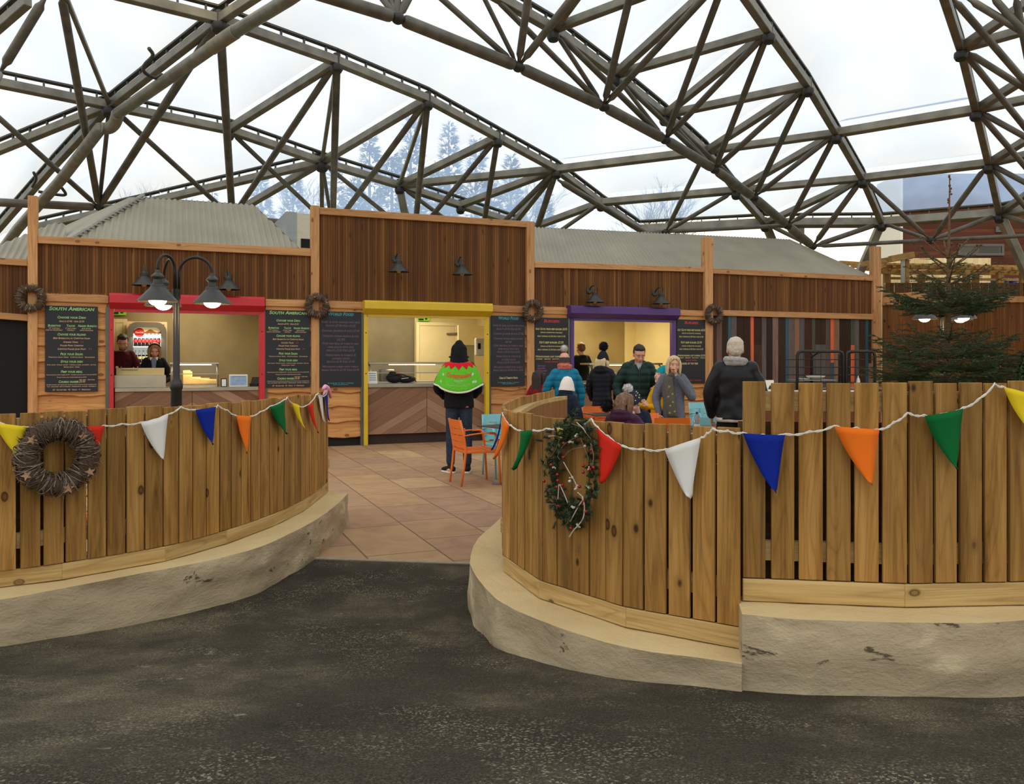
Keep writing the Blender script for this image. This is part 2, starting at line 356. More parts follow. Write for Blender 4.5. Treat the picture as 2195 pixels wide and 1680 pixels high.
# ------------------------------------------------------------------ ground, paving, low walls
def catmull(P, per=8):
    P = [Vector(p) for p in P]; Q = [P[0]*2-P[1]]+P+[P[-1]*2-P[-2]]; out = []
    for i in range(1, len(Q)-2):
        a, b, c, d = Q[i-1:i+3]
        for k in range(per):
            t = k/per
            out.append(.5*((2*b)+(c-a)*t+(2*a-5*b+4*c-d)*t*t+(3*b-a-3*c+d)*t**3))
    return out+[P[-1]]
def xy(pts, z): return [on_z(x, y, z).to_2d() for x, y in pts]
def off2(path, o):                              # offset a plan path to the side facing the camera (o > 0)
    out = []
    for i, p in enumerate(path):
        d = (path[min(i+1, len(path)-1)]-path[max(i-1, 0)]).normalized(); out.append(p+Vector((d.y, -d.x))*o)
    return out
def hit(path, x, o=0.0):
    """where the vertical plane through photo column x meets a plan path"""
    u = (x-CX)/FPX; P = off2(path, o) if o else path
    if u*P[0].y-P[0].x < 0: P = [P[0]+(P[0]-P[1])*6]+P
    if u*P[-1].y-P[-1].x > 0: P = P+[P[-1]+(P[-1]-P[-2])*6]
    for a, b in zip(P, P[1:]):
        fa, fb = a.x-u*a.y, b.x-u*b.y
        if fa*fb <= 0 and abs(fa-fb) > 1e-9:
            q = a+(b-a)*(fa/(fa-fb)); return q
    return P[-1]
def hit3(path, x, y, o=0.0): q = hit(path, x, o); return Vector((q.x, q.y, EYE+(HY-y)/FPX*q.y))
def gz(x, y): return min(.09*max(0, 5.1-y)**1.5, .42+.02*max(0, 2.2-y))
mb = MB(); nx, ny = 120, 70; X0, X1, Y0, Y1 = -9, 9, -.6, 6.62
KA, KB = Vector((-1.52, 6.56)), Vector((-.33, 6.40))
def kerb_y(x): return KA.y+(x-KA.x)*(KB.y-KA.y)/(KB.x-KA.x)
for j in range(ny+1):
    for i in range(nx+1):
        x = X0+(X1-X0)*i/nx; y = Y0+(kerb_y(x)-Y0)*j/ny
        mb.v.append(Vector((x, y, gz(x, y)+noise.noise(Vector((x*1.3, y*1.3, 0)))*.012*min(1, (ny-j)/12))))
mb.f = [(j*(nx+1)+i, j*(nx+1)+i+1, (j+1)*(nx+1)+i+1, (j+1)*(nx+1)+i) for j in range(ny) for i in range(nx)]; mb.mi = [0]*len(mb.f)
struct('ground_asphalt', mb, ASPH, 'dark worn asphalt path with pale dusty patches in front of the fences', smooth=True)
mb = MB(); y0, y1 = kerb_y(-14), kerb_y(14)
mb.add([(-14, y0+.05, 0), (14, y1+.05, 0), (14, 24, 0), (-14, 24, 0), (-14, y0+.05, -.2), (14, y1+.05, -.2), (14, 24, -.2), (-14, 24, -.2)],
       [(0,1,2,3), (4,7,6,5), (0,4,5,1), (1,5,6,2), (2,6,7,3), (3,7,4,0)])
struct('ground_paving', mb, PAVE, 'sandstone slab paving leading to the food kiosks')
mb = MB(); mb.add([(-9, kerb_y(-9), -.1), (9, kerb_y(9), -.1), (9, kerb_y(9)+.05, -.1), (-9, kerb_y(-9)+.05, -.1),
                   (-9, kerb_y(-9), .008), (9, kerb_y(9), .008), (9, kerb_y(9)+.05, .008), (-9, kerb_y(-9)+.05, .008)],
                  [(0,3,2,1),(4,5,6,7),(0,1,5,4),(1,2,6,5),(2,3,7,6),(3,0,4,7)])
struct('kerb', mb, flat('kerb_stone', rgb(150,140,118), .9, 0, .15, 20), 'thin pale kerb strip between asphalt and paving')
mb = MB(); mb.box((-150, -60, -1.2), (150, 200, -.25))
struct('ground_outside', mb, flat('rough_grass', rgb(88,92,60), .95, 0, .3, 2), 'rough grass outside the dome')

LW = catmull(xy([(-420,1330), (-200,1308), (0,1285), (148,1258), (295,1230), (443,1202), (554,1173), (628,1140), (683,1110), (723,1080), (746,1057)], .3), 6)
LF = catmull(xy([(-420,1306), (-200,1285), (0,1263), (148,1241), (354,1204), (484,1167), (587,1128), (646,1099), (683,1073), (703,1055)], .3), 6)
RW = catmull([Vector((.25, 8.5)), Vector((.05, 7.6))]+xy([(1073,1110), (1025,1154), (1008,1196), (1015,1225), (1042,1262), (1083,1296), (1167,1333), (1250,1362), (1333,1385), (1417,1400), (1500,1410), (1590,1423)], .3), 6)
RFn = xy([(1079,1225), (1156,1283), (1342,1346), (1587,1392)], .3)
RFf = catmull([Vector((.40, 8.26)), Vector((.085, 6.8)), Vector((-.03, 5.9)), Vector((-.065, 5.4)), Vector((-.05, 4.99))], 5)
HW = catmull(xy([(1591,1316), (1692,1326), (1824,1331), (1956,1334), (2089,1335), (2195,1329), (2400,1310), (2700,1270)], .5), 6)
HF = xy([(1591,1289), (1749,1295), (1939,1303), (2195,1298), (2420,1280), (2720,1243)], .5)
def resample(P, n):
    P = [Vector(p) for p in P]; s = [0]
    for a, b in zip(P, P[1:]): s.append(s[-1]+(b-a).length)
    out = []; k = 0
    for i in range(n):
        t = s[-1]*i/(n-1)
        while k < len(P)-2 and s[k+1] < t: k += 1
        out.append(P[k]+(P[k+1]-P[k])*((t-s[k])/max(1e-9, s[k+1]-s[k])))
    return out
def low_wall(name, outer, inner, ztop, label, n=160, seed=0):
    O = resample(outer, n); I = resample(inner, n); mb = MB(); nh = 12; m = nh+6
    for i in range(n):
        d = (O[min(i+1, n-1)]-O[max(i-1, 0)]).normalized(); nn = Vector((d.y, -d.x))
        for k in range(nh+1):
            z = -.25+(ztop+.25)*k/nh
            e = noise.fractal(Vector((O[i].x*2.3+seed, O[i].y*2.3, z*7)), .9, 2.0, 4)*.022 + noise.noise(Vector((O[i].x*9, O[i].y*9, z*25+seed)))*.006
            e += .02*(ztop-z); e = e if k < nh else .004*noise.noise(Vector((O[i].x*8, O[i].y*8, seed)))
            p = O[i]+nn*e; mb.v.append(Vector((p.x, p.y, z)))
        for k in range(1, 6):
            q = O[i].lerp(I[i], k/5); z = ztop if k < 5 else ztop
            mb.v.append(Vector((q.x, q.y, z+.003*noise.noise(Vector((q.x*6, q.y*6, 3))))))
    cols = nh+1+5
    for i in range(n): pass
    for i in range(n-1):
        for k in range(cols-1):
            mb.f.append((i*cols+k, (i+1)*cols+k, (i+1)*cols+k+1, i*cols+k+1))
    o = len(mb.v); 
    for i in range(n): mb.v.append(Vector((I[i].x, I[i].y, -.25)))
    for i in range(n-1): mb.f.append((i*cols+cols-1, (i+1)*cols+cols-1, o+i+1, o+i))
    for i in (0, n-1): mb.f.append(tuple(list(range(i*cols, i*cols+cols))+[o+i]))
    mb.mi = [0]*len(mb.f)
    o = mb.build(name, RENDERW, recalc=True); crisp(o, 50); return tag(o, label, None, None, 'structure')
low_wall('wall_planter_left', LW, off2(LF, -.3), .3, 'low curved rendered wall under the left fence', seed=1)
low_wall('wall_planter_right', RW, off2(RFf, -.25)+off2(RFn, -.3), .3, 'low curved rendered wall under the shorter right fence', seed=5)
low_wall('wall_planter_step', HW, off2(HF, -.4), .5, 'taller stepped rendered wall under the high right fence', seed=9, n=120)

# ------------------------------------------------------------------ picket fences
BACKB = wood('inner_brown_board', rgb(104,74,42), rgb(80,54,28), rgb(122,88,52), 'X', .6, True)
def picket_fence(label, path, cols, z0, z1, kick_cols, zk, rails, group=None, jit=.006, th=.02, back=None):
    c = hit(path, cols[len(cols)//2][0]); t = thing('picket_fence', label, 'fence', (c.x, c.y, z0), 0, group)
    for (xa, xb) in cols:
        a, b = hit(path, xa), hit(path, xb)
        if (b-a).length < .015: continue
        d = (b-a).normalized(); nn = Vector((d.y, -d.x)); mb = MB(); zt = z1+rnd.uniform(-jit, jit); zb = zk+.004
        o = nn*rnd.uniform(-.003, .003); A, B = a+o, b+o
        ln = (b-a).length; ctr = (A+B)/2
        ob = MB(); ob.box((-ln/2, 0, 0), (ln/2, th, zt-zb)); q = ob.build('picket', PICKET, t)
        q.matrix_basis = Matrix.Translation(Vector((ctr.x-c.x, ctr.y-c.y, zb-z0))) @ Matrix.Rotation(atan2(d.y, d.x), 4, 'Z'); bevel(q, .002, 1)
    for (xa, xb) in kick_cols:
        a, b = hit(path, xa), hit(path, xb); d = (b-a).normalized(); ln = (b-a).length; ctr = (a+b)/2
        ob = MB(); ob.box((-ln/2, -.004, .004), (ln/2, .02, zk-z0)); q = ob.build('kick_board', KICKM, t)
        q.matrix_basis = Matrix.Translation(Vector((ctr.x-c.x, ctr.y-c.y, 0))) @ Matrix.Rotation(atan2(d.y, d.x), 4, 'Z'); bevel(q, .003, 1)
    runs = back or [(cols[0][0], cols[-1][1])]
    for (xa, xb) in runs:
        m_ = max(2, int(abs(xb-xa)/40)); Q = [hit(path, xa+(xb-xa)*i/m_, -.125) for i in range(m_+1)]; mb = MB()
        for a, b in zip(Q, Q[1:]): mb.beam((a.x-c.x, a.y-c.y, (z1-.17-z0)/2), (b.x-c.x, b.y-c.y, (z1-.17-z0)/2), .018, z1-.17-z0-.02)
        o = mb.build('back_board', BACKB, t); o['label'] = 'brown board closing the inner side'
    xs = sorted({x for p in cols for x in p}); R = [hit(path, x, -.045) for x in xs[::3]+[xs[-1]]]
    for zr in rails:
        mb = MB()
        for a, b in zip(R, R[1:]): mb.beam((a.x-c.x, a.y-c.y, zr-z0), (b.x-c.x, b.y-c.y, zr-z0), .038, .085)
        mb.build('rail', KICKM, t)
    return t
z8 = lambda *v: [(a/2.709, b/2.709) for a, b in v]
LC = [(-196,-154), (-148,-106), (-100,-56), (-50,-6), (0-2,34)]+z8((120,235), (256,370), (384,502), (512,615), (625,728), (740,838), (848,945), (955,1036), (1044,1116), (1124,1196), (1204,1273),
     (1284,1343), (1350,1400), (1406,1454), (1460,1512), (1518,1564), (1568,1611), (1615,1648), (1652,1683), (1687,1714), (1718,1746), (1750,1772), (1776,1796), (1800,1820), (1823,1842), (1845,1862), (1865,1880), (1883,1895), (1897,1904))
picket_fence('long curved picket fence with a brown twig wreath, sweeping to the paved entrance', LF, LC, .3, 1.268,
             [(-196,133), (133,354), (354,486), (486,588), (588,650), (650,703)], .395, (1.19, .55), jit=.008, back=[(-196,174), (197,700)])
z3 = lambda *v: [(1000+a/2.4, 1000+b/2.4) for a, b in v]
RC = z3((190,224), (228,261), (265,297), (301,335), (339,388), (392,461), (465,541), (545,628), (633,713), (717,800), (805,905), (917,1025), (1040,1148), (1163,1276), (1289,1404))
t = picket_fence('short curved picket fence hung with a green berry wreath beside the entrance', RFn, RC, .3, 1.262, [(1080,1156), (1156,1342), (1342,1588)], .395, (1.18, .55), back=[(1080,1602)])
FENCE_LOW = t
# far return of the same fence, with its ledge and inner board
c = t.location
S = resample(RFf, 26)
for i in range(25):
    a, b = S[i], S[i+1]; d = (b-a).normalized(); mid = (a+b)/2; ln = (b-a).length
    ob = MB(); ob.box((-ln/2+.004, 0, 0), (ln/2-.004, .02, 1.265-.39+rnd.uniform(-.004, .004)+.0)); q = ob.build('picket', PICKET, t)
    q.matrix_basis = Matrix.Translation(Vector((mid.x-c.x, mid.y-c.y, .39-.3))) @ Matrix.Rotation(atan2(d.y, d.x), 4, 'Z')
inn = resample(catmull([Vector((.56, 8.5)), Vector((.27, 7.5)), Vector((.085, 6.1)), Vector((.03, 5.3)), Vector((.015, 5.02))], 6), 26)
mb = MB()
for i in range(26):
    o = S[i]+(inn[i]-S[i]).normalized()*.022
    for p, z in ((o, 1.2), (inn[i], 1.2), (inn[i], 1.165), (o, 1.165)): mb.v.append(Vector((p.x-c.x, p.y-c.y, z-.3)))
for i in range(25):
    for k in range(4): mb.f.append((i*4+k, i*4+(k+1)%4, (i+1)*4+(k+1)%4, (i+1)*4+k))
mb.f += [(0,1,2,3), (103,102,101,100)]; mb.mi = [0]*len(mb.f)
o = mb.build('ledge', KICKM, t, recalc=True); o['label'] = 'wide pale ledge board along the back run'
mb = MB()
for i in range(26):
    d = (inn[min(i+1,25)]-inn[max(i-1,0)]).normalized(); nn = Vector((d.y, -d.x))*.02
    for p, z in ((inn[i], .005), (inn[i], .865), (inn[i]+nn, .865), (inn[i]+nn, .005)): mb.v.append(Vector((p.x-c.x, p.y-c.y, z)))
for i in range(25):
    for k in range(4): mb.f.append((i*4+k, i*4+(k+1)%4, (i+1)*4+(k+1)%4, (i+1)*4+k))
mb.f += [(0,1,2,3), (103,102,101,100)]; mb.mi = [0]*len(mb.f)
o = mb.build('inner_board', wood('brown_ply', rgb(138,94,50), rgb(112,72,36), rgb(154,108,60), 'Z', .6, False), t, recalc=True); o['label'] = 'brown inner face board below the ledge'
HC = [(1593,1641), (1654,1703), (1713,1764), (1773,1824), (1833,1884), (1893,1945), (1951,2000), (2007,2052), (2060,2106), (2112,2158), (2166,2214), (2222,2268), (2276,2320), (2328,2370), (2378,2418), (2426,2464), (2472,2508), (2516,2550), (2558,2590), (2598,2628), (2636,2664), (2672,2700)]
picket_fence('tall straight picket fence standing on the stepped wall', HF, HC, .5, 1.46, [(1592,1939), (1939,2196), (2196,2420), (2420,2700)], .6, (1.375, .72), back=[(1582,2700)])
# ------------------------------------------------------------------ bunting
FLAGC = {'yellow': flat('yellow_cloth', rgb(238,205,40), .8), 'red': flat('red_cloth', rgb(214,44,28), .8), 'white': WHITE, 'blue': flat('blue_cloth', rgb(14,40,140), .8),
         'orange': flat('orange_cloth', rgb(245,118,30), .8), 'green': flat('green_cloth', rgb(10,100,46), .8)}
for _m in list(FLAGC.values()):
    b = _m.node_tree.nodes['Principled BSDF']; b.inputs['Specular IOR Level'].default_value = .15
def pennant(t, colour, A, B, T, curl=.02):
    """a cloth triangle from cord points A, B to tip T, gently curled"""
    n = 10; mb = MB(); nrm = (B-A).cross(T-A).normalized()
    if nrm.y > 0: nrm = -nrm
    rows = []; M = (A+B)/2; C = M.lerp(T, .62); C.x, C.y = M.x+(T.x-M.x)*.30, M.y+(T.y-M.y)*.30; hw = (B-A)/2
    for i in range(n+1):
        s = i/n; row = []; m = M*(1-s)**2+C*2*s*(1-s)+T*s*s; w = max(1-s*.96, .0)*(1 if s < .95 else .75)
        for k in range(5):
            q = k/4; p = m+hw*w*(2*q-1)+Vector((0, 0, .010*(s > .95)*abs(2*q-1))) + nrm*(curl*(sin(pi*q)*.7*(1-s)+1.2*s*s*sin(2.2*s+q)) + .004)
            row.append(len(mb.v)); mb.v.append(p)
        rows.append(row)
    for i in range(n):
        for k in range(4): mb.f.append((rows[i][k], rows[i][k+1], rows[i+1][k+1], rows[i+1][k]))
    mb.mi = [0]*len(mb.f); o = mb.build('pennant', FLAGC[colour], t, smooth=True, world=True, merge=.0005)
    md = o.modifiers.new('thick', 'SOLIDIFY'); md.thickness = .0012
    o['label'] = colour+' pennant'; return o
def bunting(label, path_of, cord, flags, knots=()):
    p0 = path_of(*cord[0]); t = thing('bunting', label, 'bunting', p0)
    P = [path_of(*c) for c in cord]; Q = []
    for a, b in zip(P, P[1:]):
        for k in range(6): Q.append(a.lerp(b, k/6)+Vector((0, 0, -.008*sin(pi*k/6))))
    Q.append(P[-1]); mb = MB()
    for s in (0, pi):
        mb.tube([p+Vector((.001*cos(i*1.3+s), -.002, .0034*sin(i*1.3+s))) for i, p in enumerate(Q)], .0032, 6)
    mb.build('cord', CORD, t, smooth=True, world=True)
    for f in flags: pennant(t, f[0], path_of(*f[1]), path_of(*f[2]), path_of(*f[3]), f[4] if len(f) > 4 else .02)
    return t
lf = lambda x, y: hit3(LF, x, y, .03)
bl = bunting('bunting of coloured pennants along the left curved fence', lf,
  [(-60,898), (0,906), (60,915), (120,915), (175,914), (224,912), (262,908), (300,906), (360,888), (388,872), (418,878), (462,872), (467,868), (488,879), (505,890), (538,892), (558,882), (578,871), (610,856), (616,851), (626,864), (642,871), (656,869), (668,860), (678,845), (682,842), (690,848), (697,847), (702,838)],
  [('yellow', (-14,905), (58,914), (52,990), .03), ('red', (172,914), (224,912), (193,994)), ('white', (301,906), (360,888), (349,987)), ('blue', (418,878), (462,871), (453,954)),
   ('orange', (506,890), (538,892), (526,973)), ('green', (578,872), (610,857), (610,931), .03), ('yellow', (625,863), (640,871), (652,926), .03), ('red', (659,868), (669,859), (679,929)),
   ('white', (683,845), (692,849), (700,907), .02), ('blue', (697,846), (703,840), (708,903), .01)])
RB = [Vector(p) for p in RFn]+[Vector(p) for p in HF[1:]]
def rf(x, y):
    if x < 1079: q = Vector((-.075, 4.97)); Y = q.y-(1079-x)*.0; return at(x, y, 5.0+(1079-x)*.004)
    return hit3(RFn if x < 1588 else HF, x, y, .035)
br = bunting('bunting of coloured pennants slung along both right fences', rf,
  [(1077,884), (1079,890), (1087,904), (1095,911), (1117,923), (1143,922), (1172,918), (1196,916), (1217,920), (1240,912), (1268,897), (1280,914), (1306,936), (1334,955), (1380,962), (1425,963), (1465,953), (1503,937), (1515,928), (1527,918), (1560,923), (1591,927), (1636,932), (1682,930), (1735,925), (1788,912), (1836,917), (1885,920), (1915,905), (1945,884), (1980,890), (2022,886), (2064,874), (2100,853), (2132,822), (2150,828), (2180,842), (2225,850), (2300,846)],
  [('blue', (1077,884), (1075,912), (1056,966), .01), ('orange', (1080,888), (1093,911), (1062,985), .015), ('green', (1117,923), (1143,922), (1108,1008), .03), ('yellow', (1194,917), (1217,920), (1206,962)), ('red', (1280,915), (1334,955), (1294,1037)),
   ('white', (1425,963), (1503,937), (1484,1068), .03), ('blue', (1592,928), (1682,932), (1662,1056), .03), ('orange', (1788,913), (1885,920), (1868,1040), .03), ('green', (1980,891), (2064,875), (2046,1006), .03), ('yellow', (2150,829), (2222,850), (2212,940), .03)])
# pink ribbon knotted round the end post of the left fence
p = lf(702, 836); t = thing('ribbon_tie', 'pink cloth tie knotted round the end picket of the left fence', 'ribbon', p)
mb = MB(); P = [lf(693,833), lf(698,828), lf(703,832), lf(707,840), lf(710,852)]
for i, q in enumerate(P): P[i] = q+Vector((0, -.01-.004*i, 0))
mb.tube(P, [.012, .02, .024, .018, .010], 7); PINK = flat('pink_cloth', rgb(232,160,185), .8)
mb.build('knot', PINK, t, smooth=True, world=True)
mb = MB(); mb.tube([lf(702,833)+Vector((0,-.015,0)), lf(697,841)+Vector((0,-.03,0)), lf(694,846)+Vector((0,-.02,0))], [.016, .012, .006], 6); mb.build('loose_end', PINK, t, smooth=True, world=True)
# ------------------------------------------------------------------ kiosk front (local frame: x along the front, -y outward, z up)
def fset(o, z=0.0): o.location = (FP.x, FP.y, z); o.rotation_euler = (0, 0, FA); return o
def fstruct(name, mb, m, label=None, **kw): return fset(struct(name, mb, m, label, **kw))
def fthing(name, label, cat, t, z, off=0.0, group=None): return thing(name, label, cat, fw(t, z, off), FA, group)
TRIM = [0]
def fbeam(x0, y0, x1, y1, hpx0, hpx1, off0=0.0, off1=.07, m=None, label=None):
    """horizontal timber between photo points (top edge), thickness in px at either end"""
    (ta, za), (tb, zb) = fac(x0, y0, off1), fac(x1, y1, off1)
    za2, zb2 = fac(x0, y0+hpx0, off1)[1], fac(x1, y1+hpx1, off1)[1]
    mb = MB(); mb.add([(ta,-off1,za2),(tb,-off1,zb2),(tb,-off0,zb2),(ta,-off0,za2),(ta,-off1,za),(tb,-off1,zb),(tb,-off0,zb),(ta,-off0,za)],
                      [(0,3,2,1),(4,5,6,7),(0,1,5,4),(1,2,6,5),(2,3,7,6),(3,0,4,7)])
    TRIM[0] += 1; o = fstruct('trim_%d' % TRIM[0], mb, m or LARCH, label); bevel(o, .006, 1); return o
def fpost(x0, x1, ytop, off0=-.06, off1=.09, label=None):
    ta, tb = ft(x0, off1), ft(x1, off1); z = fac((x0+x1)/2, ytop, off1)[1]
    mb = MB(); mb.box((ta, -off1, 0), (tb, -off0, z)); TRIM[0] += 1
    o = fstruct('trim_%d' % TRIM[0], mb, LARCHV, label); bevel(o, .006, 1); return o
for x0, x1, yt, l in ((59,80,419,'tall timber post at the end of the red kiosk'), (667,685,440,'timber post between red and yellow kiosks'), (1130,1146,474,'timber post between yellow and purple kiosks'),
                   (1511,1529,508,'timber post between purple kiosk and coloured slats'), (1873,1889,528,'timber post at the far end of the kiosks')):
    fpost(x0, x1, yt, label=l)
for a in ((-120,545,59,556,14,14), (-120,661,59,674,14,14), (80,505,667,532,16,17), (80,630,233,634,15,16), (569,641,667,643,15,15), (685,444,1130,474,15,13), (685,644,783,648,15,15),
          (1056,654,1130,657,14,14), (1146,560,1511,573,13,10), (1146,658,1224,661,14,13), (1458,664,1511,666,12,12), (1529,575,1873,591,11,11), (1529,664,1873,673,12,12)):
    fbeam(*a)
def fclad(x0, x1, yt0, yt1, yb0, yb1, label):
    (ta, za), (tb, zb) = fac(x0, yt0), fac(x1, yt1); zc, zd = fac(x0, yb0)[1], fac(x1, yb1)[1]; mb = MB(); p = .0457
    k = math.ceil(ta/p); t = ta
    while t < tb-1e-4:
        e = min(tb, k*p); g = .004
        f = lambda q, a, b: a+(b-a)*(q-ta)/(tb-ta)
        if e-t > .01:
            z0, z1 = f((t+e)/2, zc, zd), f((t+e)/2, za, zb)
            mb.box((t+g/2, -.016, z0), (e-g/2, 0, z1))
        t = e; k += 1
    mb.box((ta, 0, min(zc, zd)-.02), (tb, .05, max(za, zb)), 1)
    fstruct('wall_cladding', mb, [CLAD, DARK], label)
fclad(-120, 59, 556, 568, 664, 676, 'dark narrow vertical cladding at the far left')
fclad(80, 667, 515, 545, 634, 646, 'dark narrow vertical cladding over the red shutter')
fclad(685, 1130, 452, 482, 646, 660, 'tall dark vertical cladding over the yellow shutter')
fclad(1146, 1511, 570, 580, 660, 668, 'dark vertical cladding over the purple shutter')
fclad(1529, 1873, 583, 600, 666, 676, 'dark vertical cladding over the coloured slats')

def fwaney(x0, x1, label, seed, nb=9, ztop=2.62, zbot=.17):
    """overlapping waney-edged boards"""
    ta, tb = ft(x0), ft(x1); mb = MB(); r = random.Random(seed); n = 40
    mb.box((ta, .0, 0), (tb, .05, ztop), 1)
    h = (ztop-zbot)/nb
    for k in range(nb):
        zt = ztop-k*h; zb = zt-h; ph = r.uniform(0, 6); f1 = r.uniform(2.5, 5); am = r.uniform(.008, .02)
        for i in range(n+1):
            x = ta+(tb-ta)*i/n; w = am*sin(f1*x*2+ph)+am*.8*noise.noise(Vector((x*6, k*3.7+seed, 0)))
            for z, y in ((zt+.05, -.012), (zb+.04+w, -.058), (zb+.014+w, -.066), (zb+w, -.054), (zb+w, -.004)): mb.v.append(Vector((x, y, z)))
        o = len(mb.v)-5*(n+1)
        for i in range(n):
            for j in range(4): mb.f.append((o+i*5+j, o+i*5+j+1, o+(i+1)*5+j+1, o+(i+1)*5+j)); mb.mi.append(0 if j != 2 else 2)
    o = mb.build('wall_board', [WANEY, DARK, flat('board_edge', rgb(206,152,92), .7, 0, .25, 20)], recalc=False)
    crisp(o, 40); fset(tag(o, label, None, None, 'structure')); return o
fwaney(80, 229, 'waney-edged boards behind the first menu board', 1)
fwaney(569, 668, 'waney-edged boards between the red shutter and the timber post', 2)
fwaney(684, 776, 'waney-edged boards beside the yellow shutter post', 3)
fwaney(1050, 1131, 'waney-edged boards right of the yellow shutter', 4)
fwaney(1145, 1219, 'waney-edged boards left of the purple shutter', 5)
fwaney(1448, 1512, 'waney-edged boards right of the purple shutter', 6)
mb = MB(); mb.box((ft(-120), .02, 0), (ft(59), .07, fac(20, 680)[1])); fstruct('doorway_shade_panel', mb, flat('doorway_shade', rgb(16,11,9), .9), 'near-black panel painted as the shade in the doorway beyond the first timber post')  # near-black slab paints the shade inside the open doorway

# coloured reclaimed slats
cols = [rgb(74,50,38), rgb(112,86,74), rgb(58,40,26), rgb(62,92,104), rgb(98,88,84), rgb(56,36,24), rgb(222,106,66), rgb(66,46,36), rgb(102,90,86), rgb(54,36,26), rgb(134,104,88), rgb(60,42,30), rgb(56,86,96), rgb(104,94,88),
        rgb(142,104,76), rgb(96,90,94), rgb(72,42,26), rgb(80,84,66), rgb(62,42,22), rgb(96,78,70), rgb(214,102,62), rgb(134,104,78), rgb(54,38,26), rgb(74,84,66), rgb(102,96,92), rgb(66,46,32), rgb(44,88,98), rgb(52,36,26), rgb(92,86,82)]
ed = [150,172,208,247,270,305,395,418,470,500,540,578,625,645,685,718,752,800,822,890,922,945,980,1055,1080,1110,1152,1172,1205,1240]
ids = [0,1,2,3,4,5,6,7,8,9,10,11,12,13,14,15,16,17,18,19,20,21,22,23,24,25,26,27,28]
mb = MB(); order = [0,1,2,3,4,5,6,5,8,9,10,11,3,13,14,15,16,17,18,19,6,21,22,23,24,25,26,27,28]
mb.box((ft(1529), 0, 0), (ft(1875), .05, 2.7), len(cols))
for i, k in enumerate(order):
    a, b = 1480+ed[i]/3.07, 1480+ed[i+1]/3.07; ta, tb = ft(a, .02), ft(b, .02); zt = fac(a, 676, .02)[1]
    nsub = 2 if (b-a) > 18 else 1
    for s in range(nsub):
        u, v = ta+(tb-ta)*s/nsub, ta+(tb-ta)*(s+1)/nsub
        split = {23: 6, 7: 0, 18: 4, 20: 12, 27: 10}.get(i)
        zm = fac(a, {23: 739, 7: 738, 18: 738, 20: 777, 27: 778}.get(i, 900), .02)[1] if split is not None else .1
        mb.box((u+.003, -.02, zm), (v-.003, .01, zt), k)
        if split is not None: mb.box((u+.003, -.02, .1), (v-.003, .01, zm-.003), split)
def slatm(i, c):
    return wood('painted_slat_%d' % i, c, tuple(x*.72 for x in c[:3])+(1,), tuple(min(1, x*1.25) for x in c[:3])+(1,), 'Z', .8, False, .75, 0, .0)
fstruct('wall_slats', mb, [slatm(i, c) for i, c in enumerate(cols)]+[DARK], 'wall of mixed brown, grey, teal and orange reclaimed slats')

# ------------------------------------------------------------------ roller shutters
def shutter(label, col, xl, xr, ytl, ytr, hl, hr, lip, pl, pr, ybase, name):
    """xl..xr box px; ytl/ytr top rows; hl/hr front height px; lip px below; pl, pr = post px ranges"""
    OFF = .24; m = flat('paint_'+name, col, .42, .0, .05, 6)
    ta, za = fac(xl, ytl, OFF); tb, zb = fac(xr, ytr, OFF); zt = (za+zb)/2
    z1 = (fac(xl, ytl+hl, OFF)[1]+fac(xr, ytr+hr, OFF)[1])/2; z2 = z1-.09
    t = fthing('roller_shutter', label, 'roller shutter', (ta+tb)/2, z2, 0); w = (tb-ta)/2; h1 = z1-z2; h2 = zt-z2
    prof = [(0, .0), (-.13, 0), (-OFF, h1), (-OFF, h2-.03), (-OFF+.03, h2), (0, h2)]
    mb = MB(); mb.prism([(-w, y, z) for y, z in prof], (2*w, 0, 0)); bevel(mb.build('shutter_box', m, t, recalc=True), .006, 2)
    mb = MB(); mb.box((-w+.07, -.10, -.055), (w-.07, -.05, 0)); mb.build('bottom_bar', m, t)
    tc = (ta+tb)/2
    for k, (a, b) in enumerate((pl, pr)):
        u, v = ft(a, .10)-tc, ft(b, .10)-tc
        mb = MB(); mb.box((u, -.10, -z2), (v, 0, .01)); bevel(mb.build('guide_rail', m, t), .004, 1)
        mb = MB()
        if k == 0: mb.box((u-.055, -.075, -z2), (u-.001, 0, .02))
        else: mb.box((v+.001, -.075, -z2), (v+.045, 0, .02))
        mb.build('side_channel', ALUD, t)
        mb = MB()
        for z in (-.35, -1.1): mb.lathe([(0, .004), (.011, .003), (.013, 0)], 10, ((u+v)/2, -.10, z), 0, Matrix.Rotation(pi/2, 3, 'X'))
        mb.build('bolt_head', flat('bolt_dark', rgb(60,30,28), .5), t)
    return t
ALUD = flat('grey_channel', rgb(98,96,86), .4, .4, .1)
shutter('red roller shutter box and guide posts framing the serving hatch with two staff', rgb(196,30,44), 234, 568, 627, 636, 21, 20, 14, (234,243.5), (556,568), 0, 'red')
shutter('yellow roller shutter box and guide posts where the person in a green cape waits', rgb(214,176,28), 782, 1057, 643, 650, 18, 17, 14, (780,789), (1041,1049), 0, 'yellow')
shutter('purple roller shutter box and guide posts behind the queueing people', rgb(78,42,112), 1224, 1459, 655, 659, 17, 16, 12, (1224,1231), (1441,1449), 0, 'purple')

